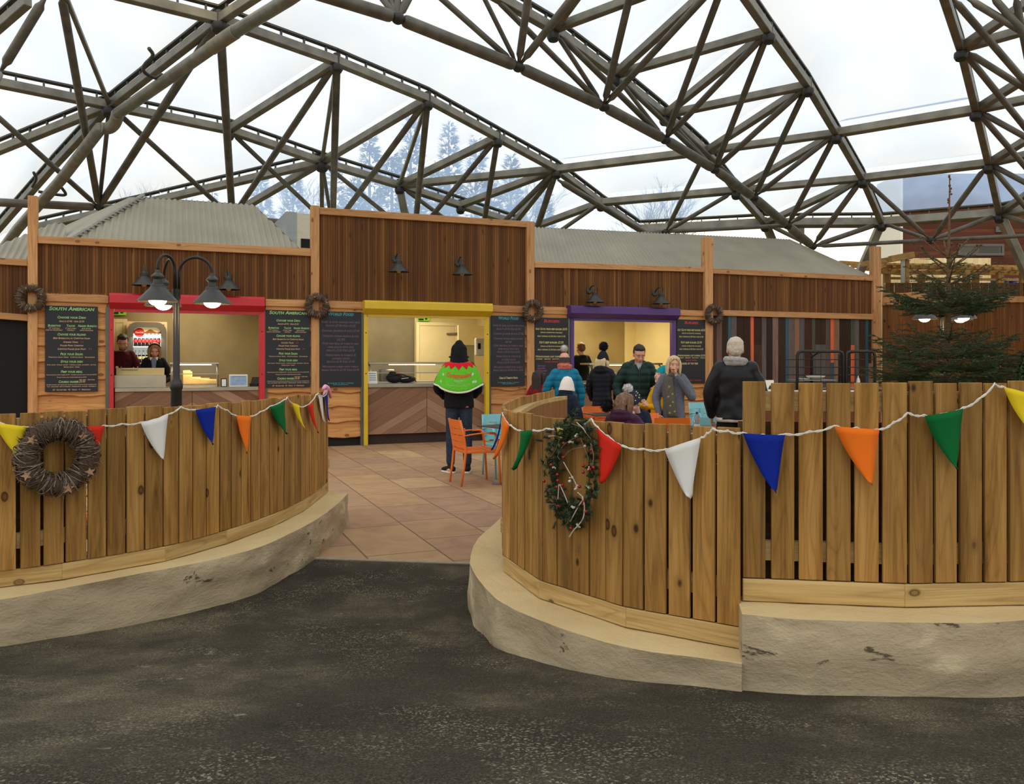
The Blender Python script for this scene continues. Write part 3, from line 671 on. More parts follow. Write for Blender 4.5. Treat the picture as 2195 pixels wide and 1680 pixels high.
# ------------------------------------------------------------------ serving counters
def counter(label, xl, xr, ytop, hpx, xc, name, plinth=.2, yb=None):
    ta, z = fac(xl, ytop, .02); tb, zz = fac(xr, ytop, .02); z = (z+zz)/2; tc = (ta+tb)/2
    t = fthing('serving_counter', label, 'counter', tc, 0, 0)
    h = hpx/FPX*fw(tc, 0).y; w = (tb-ta)/2
    mb = MB(); mb.box((-w, -.03, z-h), (w, .62, z)); bevel(mb.build('worktop', STAINL, t), .004, 1)
    mb = MB(); mb.box((-w, 0, plinth), (w, .03, z-h-.001)); mb.build('chevron_front', chevron('chevron_'+name, ft(xc)-tc), t)
    mb = MB(); mb.box((-w, .06, 0), (w, .09, plinth)); mb.build('plinth', flat('dark_plinth', rgb(52,32,22), .8, 0, .2), t)
    return t, z, tc
CR = counter('wide counter with herringbone board front under the red shutter', 246, 554, 830, 8, 412, 'red')
CY = counter('counter with herringbone board front under the yellow shutter', 789.5, 1041, 821, 8, 915, 'yellow', .19)
CPU = counter('counter with herringbone board front under the purple shutter', 1231.5, 1441, 820, 14, 1330, 'purple')

# ------------------------------------------------------------------ rooms behind the hatches
CREAM = flat('cream_wall', rgb(232,214,160), .7, 0, .04, 2); STEELW = flat('steel_wall_panel', rgb(164,146,104), .42, .35, .12, 2); STEELW2 = flat('dull_steel_panel', rgb(134,122,92), .5, .3, .15, 2)
def room(xa, xb, depth, zc, label, back, cream_from=None, pw=30, energy=60, col=(1, .89, .66)):
    ta, tb = ft(xa), ft(xb); mb = MB(); d0, d1 = .08, depth; zf = .18
    mb.add([(ta,d1,0),(tb,d1,0),(tb,d1,zc),(ta,d1,zc)], [(0,1,2,3)], 1)
    mb.add([(ta,d0,0),(ta,d1,0),(ta,d1,zc),(ta,d0,zc)], [(0,1,2,3)], 0)
    mb.add([(tb,d0,0),(tb,d1,0),(tb,d1,zc),(tb,d0,zc)], [(0,1,2,3)], 0)
    mb.add([(ta,d0,zc),(tb,d0,zc),(tb,d1,zc),(ta,d1,zc)], [(0,1,2,3)], 0)
    mb.add([(ta,d0,zf),(tb,d0,zf),(tb,d1,zf),(ta,d1,zf)], [(0,1,2,3)], 2)
    mb.add([(ta,d0,2.5),(tb,d0,2.5),(tb,d0,zc),(ta,d0,zc)], [(0,1,2,3)], 0)
    if cream_from is not None:
        tc = ft(cream_from, -depth); mb.add([(tc,d1-.03,0),(tb,d1-.03,0),(tb,d1-.03,zc),(tc,d1-.03,zc),(tc,d1,0),(tc,d1,zc)], [(0,1,2,3),(4,0,3,5)], 0)
    o = fstruct('wall_interior', mb, [CREAM, back, flat('grey_vinyl_floor', rgb(92,88,80), .6)], label)
    md = o.modifiers.new('thick', 'SOLIDIFY'); md.thickness = .02; md.offset = 0
    tm = (ta+tb)/2; t = fthing('added_ceiling_light', 'added unseen ceiling light panel inside '+label.split(' inside ')[-1], 'ceiling light', tm, zc-.06, -(depth*.55))  # added panel, unseen from the camera, put in to light the room
    mb = MB(); mb.box((-.62, -.16, 0), (.62, .16, .04)); mb.build('frame', ALU, t)
    mb = MB(); mb.box((-.58, -.13, -.008), (.58, .13, -.001)); mb.build('diffuser', flat('lit_diffuser', (*col, 1), .5, emit=6), t)
    ld = bpy.data.lights.new('room_light', 'AREA'); ld.shape = 'RECTANGLE'; ld.size = 1.6; ld.size_y = .5; ld.energy = energy; ld.color = col
    lo = bpy.data.objects.new('room_light', ld); COL.objects.link(lo); lo.location = fw(tm, zc-.09, -(depth*.55)); lo.rotation_euler = (0, 0, FA)
room(80, 667, 2.9, 2.95, 'walls inside the red kiosk', STEELW, energy=42)
room(690, 1128, 2.9, 2.95, 'walls inside the yellow kiosk', STEELW2, cream_from=889, energy=60)
room(1150, 1508, 2.9, 2.95, 'walls inside the purple kiosk', STEELW, cream_from=1339, energy=90, col=(1, .84, .52))

# ------------------------------------------------------------------ corrugated roofs
ROOFM = flat('corrugated_sheet', rgb(152,144,124), .6, .1, .12, 1.2, .0)
def corr(mb, A, B, C, D, pitch=.10, amp=.016, steps=1):
    """sheet A-B along the eave, D-C along the ridge, ribs running up the slope"""
    A, B, C, D = map(Vector, (A, B, C, D)); n = int((B-A).length/pitch*6); nrm = (B-A).cross(D-A).normalized()
    nrm = nrm if nrm.z > 0 else -nrm; e = (B-A).normalized()
    o = len(mb.v); Lb = (B-A).length
    for i in range(n+1):
        f = i/n; p = A.lerp(B, f); q = D.lerp(C, f)
        a = amp*sin(2*pi*(f*Lb)/pitch)
        mb.v += [p+nrm*a, q+nrm*a]
    for i in range(n): mb.f.append((o+2*i, o+2*i+2, o+2*i+3, o+2*i+1)); mb.mi.append(0)
def clipped(mb, eave0, eave1, r0, r1, pitch=.1, amp=.016):
    """hip-ended slope: vertical ribs, ridge r0-r1 shorter than the eave"""
    E0, E1, R0, R1 = map(Vector, (eave0, eave1, r0, r1)); ex = (E1-E0).normalized(); Lb = (E1-E0).length; n = int(Lb/pitch*6)
    up = (R0-E0); s0 = up.dot(ex); s1 = (R1-E0).dot(ex); nrm = ex.cross(up).normalized(); nrm = nrm if nrm.z > 0 else -nrm
    slope = R0-(E0+ex*s0); o = len(mb.v)
    for i in range(n+1):
        x = Lb*i/n; f = 1.0
        if x < s0: f = x/max(s0, 1e-6)
        elif x > s1: f = (Lb-x)/max(Lb-s1, 1e-6)
        a = amp*sin(2*pi*x/pitch); p = E0+ex*x; mb.v += [p+nrm*a, p+slope*f+nrm*a]
    for i in range(n): mb.f.append((o+2*i, o+2*i+2, o+2*i+3, o+2*i+1)); mb.mi.append(0)
def F3(x, y, off): t, z = fac(x, y, off); return Vector((t, -off, z))
mb = MB(); b = -2.6
R0, R1 = F3(311, 426, b), F3(545, 436, b); zr = (R0.z+R1.z)/2; R0.z = R1.z = zr
E0 = F3(120, 512, -.1); E1 = F3(672, 540, -.1); ze = 3.36; E0.z = E1.z = ze
clipped(mb, E0, E1, R0, R1, .105, .015)
hipb = F3(70, 514, -5.0); R0b = F3(277, 423, -3.3)
mb.add([E0+Vector((0,0,.02)), R0+Vector((0,0,.02)), R0b, hipb], [(0,1,2,3)])
mb.add([E1, Vector((E1.x, 5.1, ze)), R1], [(0,1,2)]); mb.add([R0, R1, Vector((E1.x, 5.1, ze)), hipb], [(0,1,2,3)])
o = fstruct('roof_kiosk', mb, ROOFM, 'corrugated hipped roof over the red kiosk', smooth=False)
for f in o.data.polygons: f.use_smooth = len(f.vertices) == 4 and f.index < len(o.data.polygons)-4
mb = MB()
for i in range(24):
    p = E0.lerp(R0, (i+.5)/24); mb.cbox(p+Vector((.02,-.01,.035)), (.07, .02, .022))
mb.tube([E0+Vector((-.03,0,.03)), R0+Vector((-.03,0,.05))], .035, 6)
fstruct('roof_hip_flashing', mb, flat('roof_flashing', rgb(150,146,134), .5, .2, .2), 'hip flashing on the red kiosk roof')
mb = MB(); e0, e1 = F3(-75, 556, -.1), F3(150, 556, -.1); e0.z = e1.z = F3(20, 558, -.1).z
clipped(mb, e0, e1, F3(114, 478, -2.2), F3(140, 478, -2.2), .1, .015)
fstruct('roof_kiosk', mb, ROOFM, 'corrugated roof end at the far left', smooth=True)
mb = MB(); b = -2.2
R0, R1 = F3(1130, 486, b), F3(1690, 513, b); E0, E1 = F3(1140, 572, -.1), F3(1880, 596, -.1)
zr = (R0.z+R1.z)/2
corr(mb, E0, Vector((R1.x, .1, F3(1690, 588, -.1).z)), R1, R0, .1, .015)
Em = Vector((R1.x, .1, F3(1690, 588, -.1).z))
corr(mb, Em, E1, R1+Vector((.02,0,0)), R1, .1, .012)
mb.add([E1, R1, Vector((E1.x, 4.4, E1.z))], [(0,1,2)]); mb.add([R0, R1, Vector((E1.x, 4.4, E1.z)), Vector((E0.x, 4.4, E0.z))], [(0,1,2,3)])
o = fstruct('roof_kiosk', mb, ROOFM, 'long corrugated roof over the purple kiosk and slats', smooth=True); crisp(o, 60)
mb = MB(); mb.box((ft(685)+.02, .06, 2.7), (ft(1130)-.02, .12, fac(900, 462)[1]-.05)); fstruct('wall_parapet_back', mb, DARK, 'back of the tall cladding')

# ------------------------------------------------------------------ pale container behind the roofs
wp0 = lambda x, Y: (x-CX)/FPX*Y
t = thing('shipping_container', 'cream container with a grey end standing behind the red kiosk roof', 'container', Vector((wp0(645, 20.5), 20.5, 0)), radians(24))
z0, z1 = 0, EYE+(HY-457)/FPX*20.5
mb = MB(); mb.box((-.1, 0, z0), (3.0, 2.3, z1)); mb.build('body', flat('cream_panel', rgb(222,212,186), .6, 0, .05), t)
mb = MB(); mb.box((-.36, -.02, z0), (-.1, 2.32, z1+.02)); bevel(mb.build('grey_end', flat('grey_panel', rgb(168,172,170), .6, 0, .08), t), .01)
mb = MB(); mb.box((.0, -.03, z1-.86), (3.0, -.002, z1-.62)); mb.build('dark_grille', DARK, t)
# ------------------------------------------------------------------ dome: steel frame and foil cushions
DC = Vector((0, 2, 1.5))
def ell(x, y, R, h):
    d = Vector(((x-CX)/FPX, 1, (HY-y)/FPX)); o = Vector((0, 0, EYE))-DC
    s = Vector((1/R, 1/R, 1/h)); D = Vector(a*b for a, b in zip(d, s)); O = Vector(a*b for a, b in zip(o, s))
    A, B, Cc = D.dot(D), 2*O.dot(D), O.dot(O)-1
    k = (-B+sqrt(B*B-4*A*Cc))/(2*A); return Vector((0, 0, EYE))+d*k
O_ = lambda p: ell(p[0], p[1], 28, 8.0)
I_ = lambda p: ell(p[0], p[1], 26.4, 6.9)
def outward(p):
    q = p-DC; return Vector((q.x/28**2, q.y/28**2, q.z/64)).normalized()
O1, O2, O3, O4, O5, O6 = (235,226), (471,42), (490,278), (690,347), (856,397), (987,440)
T1, T2, T3, T4, T5, T6 = (722,131), (917,212), (1067,294), (1193,363), (1288,434), (1373,492)
L0, L1, L2, L3, L4, L5, L6 = (1050,-16), (1186,62), (1318,160), (1425,246), (1513,324), (1578,408), (1640,478)
U0, U1, U2, U3, U4, U5 = (1560,-60), (1648,66), (1732,182), (1793,285), (1849,382), (1890,477)
R0, R1, R2, R3, R4 = (2020,-20), (2060,103), (2092,235), (2119,350), (2142,458)
B_ = [(590,-42), (853,39), (1111,143), (1294,228), (1426,299), (1532,363), (1616,423), (1688,483), (1742,528)]
I1, I2, I3, I4, I5, I6, I7 = (212,444), (498,466), (713,490), (888,508), (1030,525), (1134,541), (1427,497)
def ext(a, b, k): return (a[0]+(b[0]-a[0])*k, a[1]+(b[1]-a[1])*k)
class Truss:
    def __init__(s, label): s.t = thing('steel_truss', label, 'steel truss', (0,0,0), 0, 'trusses of the glazed dome', 'structure')
    def box(s, a, b, w=.15, h=.2, rail=True, name='box_beam'):
        P, Q = O_(a), O_(b); n = outward((P+Q)/2); mb = MB(); k = max(1, int((Q-P).length/1.2)); prev = None
        mb.beam(P, Q, w, h, n); o = mb.build(name, STEELG, s.t); bevel(o, .012, 1)
        if rail:
            mb = MB(); u = n*(h/2+.17); mb.beam(P+u, Q+u, .10, .045, n); mb.beam(P+u+n*.03, Q+u+n*.03, .03, .03, n)
            m = int((Q-P).length/.55)
            for i in range(m+1):
                c = P.lerp(Q, (i+.5)/(m+1)); mb.beam(c+n*(h/2), c+n*(h/2+.16), .05, .035, (Q-P).normalized())
            mb.build('gutter_rail', RAILM, s.t)
    def tube(s, A, B, r=.065, name='strut', taper=True):
        mb = MB(); L_ = (B-A).length; k = min(.22, L_*.1); d = (B-A).normalized()
        if taper: mb.tube([A+d*.05, A+d*k, A+d*(k+.08), B-d*(k+.08), B-d*k, B-d*.05], [r*.35, r*.55, r, r, r*.55, r*.35], 10)
        else: mb.tube([A, B], r, 14)
        mb.build(name, TUBEM, s.t, smooth=True) and None
    def oi(s, o, i, r=.065): s.tube(O_(o), I_(i), r)
    def oo(s, a, b, r=.05, drop=.22): s.tube(O_(a)-outward(O_(a))*drop, O_(b)-outward(O_(b))*drop, r)
    def chord(s, pts, r=.1):
        for a, b in zip(pts, pts[1:]):
            A, B = I_(a), I_(b); d = (B-A).normalized(); mb = MB()
            mb.tube([A+d*.10, A+d*.14, A+d*.2, B-d*.2, B-d*.14, B-d*.10], [r*.6, r*.9, r, r, r*.9, r*.6], 14); mb.build('bottom_chord', TUBEM, s.t, smooth=True)
        s.nodes([I_(p) for p in pts], r*1.05)
    def nodes(s, P, r=.11):
        for p in P:
            mb = MB(); mb.sph(p, (r, r, r*.9), 12, 8); mb.build('node', HUBM, s.t, smooth=True)
    def hubs(s, pts, r=.13):
        for a in pts:
            p = O_(a); n = outward(p); M = n.to_track_quat('Z', 'Y').to_matrix(); mb = MB()
            mb.lathe([(0, -.26), (r*.8, -.25), (r, -.2), (r, -.12), (r*.62, -.1), (r*.62, .16), (0, .16)], 12, p, 0, M); crisp(mb.build('hub', HUBM, s.t))
# left corner arch
A = Truss('heavy arch truss rising from behind the red kiosk at the left')
for a, b in ((O1,O2), (O2,(600,-43)), (O2,(150,-38)), (O1,(-60,166)), (O1,(-60,345)), (O1,(112,358)), ((112,358),(-10,497)), (O4,(342,428)), ((342,428),(80,487)), ((60,2),(-20,72)), ((140,-10),O1)): A.box(a, b, rail=(a, b) != ((140,-10),O1), **({'w': .08, 'h': .1} if (a, b) == ((140,-10),O1) else {}))
A.box(O4, (530,440), rail=False); A.box(O4, (690,470), .12, .16)
for o in ((130,-20),): A.oi(o, I1, .08)
A.oi(O1, I1, .05); A.oi(O2, I1, .085); A.oi((-30,228), I1, .065); A.oi((100,-10), (0,155), .085); A.oi((0,155), (-20,190), .08)
A.chord([(-160,426), I1, I2, I3], .10); A.oi(O2, I2, .09); A.oi(O1, I2, .065); A.hubs([O1, O2, O4], .17)
# middle truss
A = Truss('lower arch truss whose feet drop behind the yellow kiosk top')
for a, b in ((O1,O3), (O3,O4), (O4,O5), (O5,O6), (O6,ext(O5,O6,2.0)), (O2,T1), (T1,T2), (T2,T3), (T3,T4), (T4,T5), (T5,T6)): A.box(a, b)
for a, b in ((T1,O3), (T2,O4), (T3,O5), (T4,O5), (T4,O6), (T5,(1130,492)), (T4,(1100,480))): A.box(a, b, rail=False)
for a, b in ((T1,O4), (T2,O5)): A.box(a, b, .09, .12, rail=False)
for o, i, r in ((O3,I3,.06), (T1,I2,.075), (T1,I3,.085), (T2,I3,.075), (T2,I4,.08), (O4,I4,.06), (O4,I3,.05), (O5,I4,.05), (O5,I5,.06), (T3,I4,.07), (T3,I5,.075), (T4,I5,.075), (T4,I6,.09), (T5,I6,.06)): A.oi(o, i, r)
A.oo(T4, ext(T4, (1412,500), 1.0), .085, .3)
A.chord([I3, I4, I5, I6, I7], .1); A.hubs([T1, T2, T3, T4, T5, O3, O5, O6])
# front truss
A = Truss('great triangular arch truss crossing overhead from top to far ridge')
for a, b in ((L0,L1), (L1,L2), (L2,L3), (L3,L4), (L4,L5), (L5,L6), (U0,U1), (U1,U2), (U2,U3), (U3,U4), (U4,U5)): A.box(a, b)
for a, b in ((U1,L2), (U1,L3), (U2,L3), (U2,L4), (U3,L4), (U3,L5), (U4,L5), (U4,L6), (L1,(1420,-26)), (L2,U0), (L1,(1260,-40))): A.box(a, b, .14, .18, rail=False)
A.chord(B_, .115)
for o, k, r in (((1138,-50),2,.075), ((1262,-50),2,.075), ((1016,-48),2,.045), ((905,-40),2,.06), ((1360,-50),3,.075), (U0,3,.07), (L1,3,.05), (L0,3,.06), (L2,4,.05), (L1,4,.065), (U0,4,.07), (U1,4,.07), (L3,5,.045), (L2,5,.06), (U1,5,.07), (U2,5,.07),
                (L3,6,.055), (U2,6,.07), (U3,6,.065), (U3,7,.07), (U4,7,.065), (U4,8,.08), (U5,8,.075), (L6,8,.06), ((905,-60),1,.075), ((815,-60),1,.05), ((775,-60),1,.06), ((850,-60),1,.07)): A.oi(o, B_[k], r)
A.oi(L4, I7, .065); A.oi(L5, I7, .06); A.tube(I_(I7), I_(B_[7]), .055)
A.hubs([L1, L2, L3, L4, L5, L6, U1, U2, U3, U4, U5])
# right truss
A = Truss('arch truss at the right edge above the spruce tree')
for a, b in ((R0,R1), (R1,R2), (R2,R3), (R3,R4)): A.box(a, b)
E = lambda a, b: ext(a, b, 1.6)
for a, b in ((R1,(2195,11)), (R1,(2195,65)), (R2,(2195,170)), (R2,(2195,214)), (R3,(2195,303)), (R3,(2195,333)), (R4,(2195,421))): A.box(a, E(a, b), .14, .18, rail=False)
for o, e in (((2035,-12),(2195,173)), ((2064,-9),(2189,66)), ((2118,-18),(2189,63)), ((2174,-20),(2196,90)), (R1,(2195,188)), (R1,(2195,270)), (R2,(2195,292)), (R2,(2195,354)), (R3,(2195,390)), (R3,(2195,440)), (R4,(2195,476))): A.oi(o, E(o, e), .065)
A.oi(R3, (1998,514), .07); A.oi(R4, (1998,514), .06); A.oi(U4, (1994,514), .06); A.oi(U5, (1994,514), .05); A.hubs([R1, R2, R3, R4])
# beams between trusses, ring beam and legs
A = Truss('ring beam and cross beams along the foot of the dome')
for a, b in ((T4,L4), (T5,L5), (U3,R2), (U4,R3)): A.box(a, b, .16, .2, rail=False)
for a, b in ((T6,L6), (L6,U5), (U5,R4), (R4,(2290,432))): A.box(a, b, .18, .26)
A.tube(I_(B_[8]), I_((1996,515)), .055); A.tube(I_((1996,515)), I_((2300,500)), .055); A.nodes([I_((1996,515)), I_(B_[8])], .12)
for p, q, d in ((U5,(1855,556),.0), (R4,(2200,585),.0), (L6,(1662,530),0), (O5,(870,470),0)):
    P = O_(p); Q = at(q[0], q[1], P.y+.3); Q = P+(Q-P)*1.8; mb = MB(); mb.beam(P, Q, .2, .22, (0,1,0)); bevel(mb.build('leg', STEELG, A.t), .015, 1)
# air supply duct under the left arch
t = thing('air_duct', 'round steel air duct with ribbed flexible joints under the left arch', 'duct', I_((470,100)))
P = [I_(p)+Vector((0,0,.02)) for p in ((700,-55), (620,0), (505,70))]; mb = MB(); mb.tube(P, .115, 14); mb.build('duct_pipe', DUCTM, t, smooth=True, world=True)
def flex(a, b, c, n=26):
    pa, pb, pc = I_(a)+Vector((0,0,.02)), I_(b)+Vector((0,0,.02)), I_(c)+Vector((0,0,.02)); P = []; R = []
    for i in range(n*2+1):
        f = i/(n*2); P.append((1-f)**2*pa+2*f*(1-f)*pb+f*f*pc); R.append(.128 if i % 2 else .112)
    mb = MB(); mb.tube(P, R, 14); mb.build('flexible_hose', flat('flexible_hose', rgb(150,140,122), .6, .1, .15), t, smooth=True, world=True)
flex((505,70), (480,86), (452,106))
P = [I_(p)+Vector((0,0,.02)) for p in ((452,106), (350,178), (252,246))]; mb = MB(); mb.tube(P, .115, 14); mb.build('duct_pipe', DUCTM, t, smooth=True, world=True)
flex((252,246), (246,284), (216,276))
P = [I_(p)+Vector((0,0,.02)) for p in ((216,276), (130,388), (38,492), (10,530))]; mb = MB(); mb.tube(P, .125, 14); mb.build('duct_pipe', DUCTM, t, smooth=True, world=True)
for pts in (((322,120), (330,135), (312,155), (312,170), (335,182), (350,175)), ((75,382), (80,395), (72,412)), ((130,408), (143,428), (120,428), (85,422))):
    mb = MB(); mb.tube(catmull([I_(p)+Vector((0,-.05,.12)) for p in pts], 5), .035, 8); mb.build('inflation_hose', RAILM, t, smooth=True, world=True)
# foil cushions
def cushion(poly, label, bulge=.55, lift=.3):
    c = (sum(p[0] for p in poly)/len(poly), sum(p[1] for p in poly)/len(poly)); E_ = []
    for a, b in zip(poly, poly[1:]+poly[:1]):
        k = max(2, int(math.hypot(a[0]-b[0], a[1]-b[1])/40))
        E_ += [(a[0]+(b[0]-a[0])*i/k, a[1]+(b[1]-a[1])*i/k) for i in range(k)]
    n = len(E_); rings = 8; mb = MB()
    for r in range(rings, 0, -1):
        f = r/rings
        for e in E_:
            p = O_((c[0]+(e[0]-c[0])*f, c[1]+(e[1]-c[1])*f)); mb.v.append(p+outward(p)*(lift+bulge*(1-f**3)))
    p = O_(c); mb.v.append(p+outward(p)*(lift+bulge))
    for r in range(rings-1):
        for i in range(n): mb.f.append((r*n+i, r*n+(i+1)%n, (r+1)*n+(i+1)%n, (r+1)*n+i))
    for i in range(n): mb.f.append(((rings-1)*n+i, (rings-1)*n+(i+1)%n, rings*n))
    mb.mi = [0]*len(mb.f); o = mb.build('roof_cushion', FOIL, smooth=True); tag(o, label, None, None, 'structure')
X = (-90,340)
cushion([O1,O2,(150,-46),(-90,-46),(-90,164)], 'clear foil cushion at the top left')
cushion([O1,(-90,164),(-90,352)], 'clear foil cushion at the left edge', .3)
cushion([O1,(-90,352),(-90,560),(-40,540),(112,358)], 'clear foil cushion behind the left arch foot', .3)
cushion([O1,(112,358),(-40,540),(80,487),(342,428),O4,O3], 'clear foil cushion above the red kiosk roof', .4)
cushion([O1,O2,T1,O3], 'clear foil cushion within the lower arch', .5); cushion([O3,T1,T2,O4], 'clear foil cushion next along the lower arch', .4); cushion([O4,T2,T3,O5], 'third clear foil cushion of the lower arch', .3); cushion([O5,T3,T4,O6], 'clear foil cushion at the lower arch foot', .3)
cushion([O6,T4,T5,(1130,492),(1060,500)], 'clear foil cushion over the yellow kiosk corner', .2); cushion([(1060,500),(1130,492),T5,T6,(1380,575),(1060,575)], 'low clear foil cushion behind the purple roof', .2)
cushion([O4,O5,O6,(1060,500),(1060,600),(690,600)], 'clear foil cushion behind the tall cladding', .3); cushion([(342,428),O4,(690,600),(342,600)], 'clear foil cushion behind the red kiosk ridge', .2); cushion([(80,487),(342,428),(342,600),(-40,600),(-40,540)], 'low clear foil cushion behind the left roof', .2)
cushion([O2,(640,-46),(900,-46),L0,L1,L2,L3,L4,T4,T3,T2,T1], 'largest clear foil cushion spanning between the two arches', .7)
cushion([T4,L4,L5,T5], 'clear foil cushion between the cross beams', .3); cushion([T5,L5,L6,T6], 'clear foil cushion just above the ring beam', .2)
cushion([L0,(1300,-60),U0,L2,L1], 'clear foil cushion at the top of the great arch', .3); cushion([L2,U0,U1,L3], 'second clear foil cushion of the great arch', .3); cushion([L3,U1,U2,L4], 'third clear foil cushion of the great arch', .3); cushion([L4,U2,U3,L5], 'fourth clear foil cushion of the great arch', .3); cushion([L5,U3,U4,L6], 'fifth clear foil cushion of the great arch', .3); cushion([L6,U4,U5], 'last clear foil cushion of the great arch', .2)
cushion([U0,R0,R1,R2,U3,U2,U1], 'broad clear foil cushion left of the right arch', .7); cushion([U3,R2,R3,U4], 'clear foil cushion below the broad one', .4); cushion([U4,R3,R4,U5], 'clear foil cushion through which the brown building shows', .3)
cushion([R0,(2330,-60),(2330,80),R2,R1], 'clear foil cushion at the top right corner', .3); cushion([R2,(2330,80),(2330,300),R3], 'clear foil cushion at the right edge', .3); cushion([R3,(2330,300),(2330,430),R4], 'clear foil cushion at the right end of the ring beam', .2)
mb = MB(); na, nr = 72, 22
def in_view(p): return p.y > .5 and -60 < CX+FPX*p.x/p.y < 2300 and HY-FPX*(p.z-EYE)/p.y > -30
for i in range(nr+1):
    r = .97*(i/nr)**.8 if i else 0.0
    for j in range(na):
        a = 2*pi*j/na; p = DC+Vector((28*r*cos(a), 28*r*sin(a), 8*sqrt(1-r*r))); mb.v.append(p+outward(p)*.35)
for i in range(nr):
    for j in range(na):
        f = (i*na+j, i*na+(j+1)%na, (i+1)*na+(j+1)%na, (i+1)*na+j)
        if not any(in_view(mb.v[k]) for k in f): mb.f.append(f); mb.mi.append(0)
tag(mb.build('roof_foil_rest', FOIL, smooth=True), 'rest of the clear foil roof overhead and behind', None, None, 'structure')
# ------------------------------------------------------------------ wall lamps
def wall_lamp(label, xp, yp, xs, ys, group):
    """xp,yp wall plate; xs,ys shade rim centre (px)"""
    t0, z0 = fac(xp, yp); t1, z1 = fac(xs, ys, .26); t = fthing('wall_lamp', label, 'wall lamp', t0, z0, .018, group)
    x, z = 0.0, z1-z0; y = -.26
    mb = MB(); mb.lathe([(0, .03), (.055, .028), (.07, .012), (.07, 0), (0, 0)], 18, (0, 0, 0), 0, Matrix.Rotation(pi/2, 3, 'X')); crisp(mb.build('wall_plate', LAMPM, t))
    mb = MB(); h = z+.235
    mb.tube(catmull([(0,-.02,0), (0,-.06,.05), (0,-.15,h+.11), (0,-.24,h+.09), (0,y,h)], 6), .012, 8); mb.build('arm', LAMPM, t, smooth=True)
    mb = MB(); c = (x, y, z)
    mb.lathe([(0, .24), (.022, .238), (.03, .21), (.062, .195), (.055, .15), (.075, .145), (.078, .125), (.188, .012), (.198, .0), (.19, .0), (.07, .11), (0, .115)], 24, c); crisp(mb.build('lamp_shade', LAMPM, t), 30)
    mb = MB(); mb.sph((x, y, z+.035), (.05, .05, .06), 12, 8); mb.build('bulb', BULBOFF, t, smooth=True)
    return t
G = 'grey wall lamps along the kiosk fronts'
for a in (('grey cone wall lamp half hidden by the street lamp, over the red shutter', 310, 588, 313, 612), ('grey cone wall lamp over the red shutter end nearest the yellow kiosk', 488, 592, 495, 621),
          ('grey cone wall lamp over the yellow shutter, nearer the red kiosk', 847, 556, 857, 583), ('grey cone wall lamp over the yellow shutter, nearer the purple kiosk', 981, 564, 989, 589),
          ('grey cone wall lamp over the purple shutter, nearer the yellow kiosk', 1262, 623, 1274, 648), ('grey cone wall lamp over the purple shutter, nearer the coloured slats', 1402, 628, 1416, 651)):
    wall_lamp(*a, G)

# ------------------------------------------------------------------ street lamps with three swan-neck arms
def street_lamp(label, base, ztop, zrim, arms, rs=.2):
    t = thing('street_lamp', label, 'street lamp', base, 0, 'three-armed lamps in the seating area'); zc = zrim+.17
    mb = MB(); zb = 1.29
    mb.lathe([(0,0), (.10,0), (.10,.04), (.066,.10), (.060,zb-.07), (.070,zb-.05), (.070,zb), (.060,zb+.012), (.052,zb+.04), (.038,zb+.06), (.034,zc-.13), (.046,zc-.12), (.046,zc-.01), (.03,zc), (0,zc)], 20)
    crisp(mb.build('pole', BLACKM, t), 40)
    for (dx, dy) in arms:
        d = Vector((dx, dy, 0)); ln = d.length; e = d/ln; r0 = (ln-.03)/2; za = ztop-r0; P = [Vector((0,0,zc-.06))+e*.03]
        for k in range(17):
            a = pi-pi*k/16; P.append(e*(.03+r0*(1+cos(a)))+Vector((0,0,za+sin(a)*r0)))
        P.append(e*ln+Vector((0,0,zrim+.30*rs/.2))); mb = MB(); mb.tube(P, .017, 8); mb.build('arm', BLACKM, t, smooth=True)
        c = e*ln+Vector((0,0,zrim)); k = rs/.2; mb = MB()
        mb.lathe([(0,.33*k),(.022,.325*k),(.028,.295*k),(.062*k,.265*k),(.065*k,.25*k),(.042*k,.225*k),(.045*k,.185*k),(.068*k,.175*k),(.072*k,.145*k),(.19*k,.015*k),(.2*k,0),(.19*k,-.004),(.06*k,.13*k),(0,.135*k)], 28, c)
        crisp(mb.build('lamp_shade', LAMPM, t), 30)
        mb = MB(); mb.sph(c+Vector((0,0,.012*k)), (.088*k,.088*k,.06*k), 16, 10); mb.build('bulb', BULB, t, smooth=True)
        ld = bpy.data.lights.new('bulb_light', 'POINT'); ld.energy = 9; ld.color = (1,.78,.48); ld.shadow_soft_size = .08
        lo = bpy.data.objects.new('bulb_light', ld); COL.objects.link(lo); lo.location = Vector(base)+c+Vector((0,0,-.09*k))
    return t
YL = 9.6; bx = at(378, 774, YL)
def arm_at(x, y): q = at(x, HY, y); return (q.x-bx.x, q.y-bx.y)
street_lamp('three-armed lamp with lit bulbs behind the left fence, before the red kiosk', (bx.x, bx.y, 0), EYE+(HY-551)/FPX*YL, EYE+(HY-650)/FPX*YL, [arm_at(338, 9.28), arm_at(350, 10.05), arm_at(455, 9.65)], .215)
YR = 15.2; bx2 = at(2018, HY, YR)
street_lamp('three-armed lamp with lit bulbs mostly hidden behind the spruce tree', (bx2.x, bx2.y, 0), EYE+(HY-632)/FPX*YR, EYE+(HY-685)/FPX*YR, [(-.38, -.15), (.16, -.45), (.42, .15)], .215)

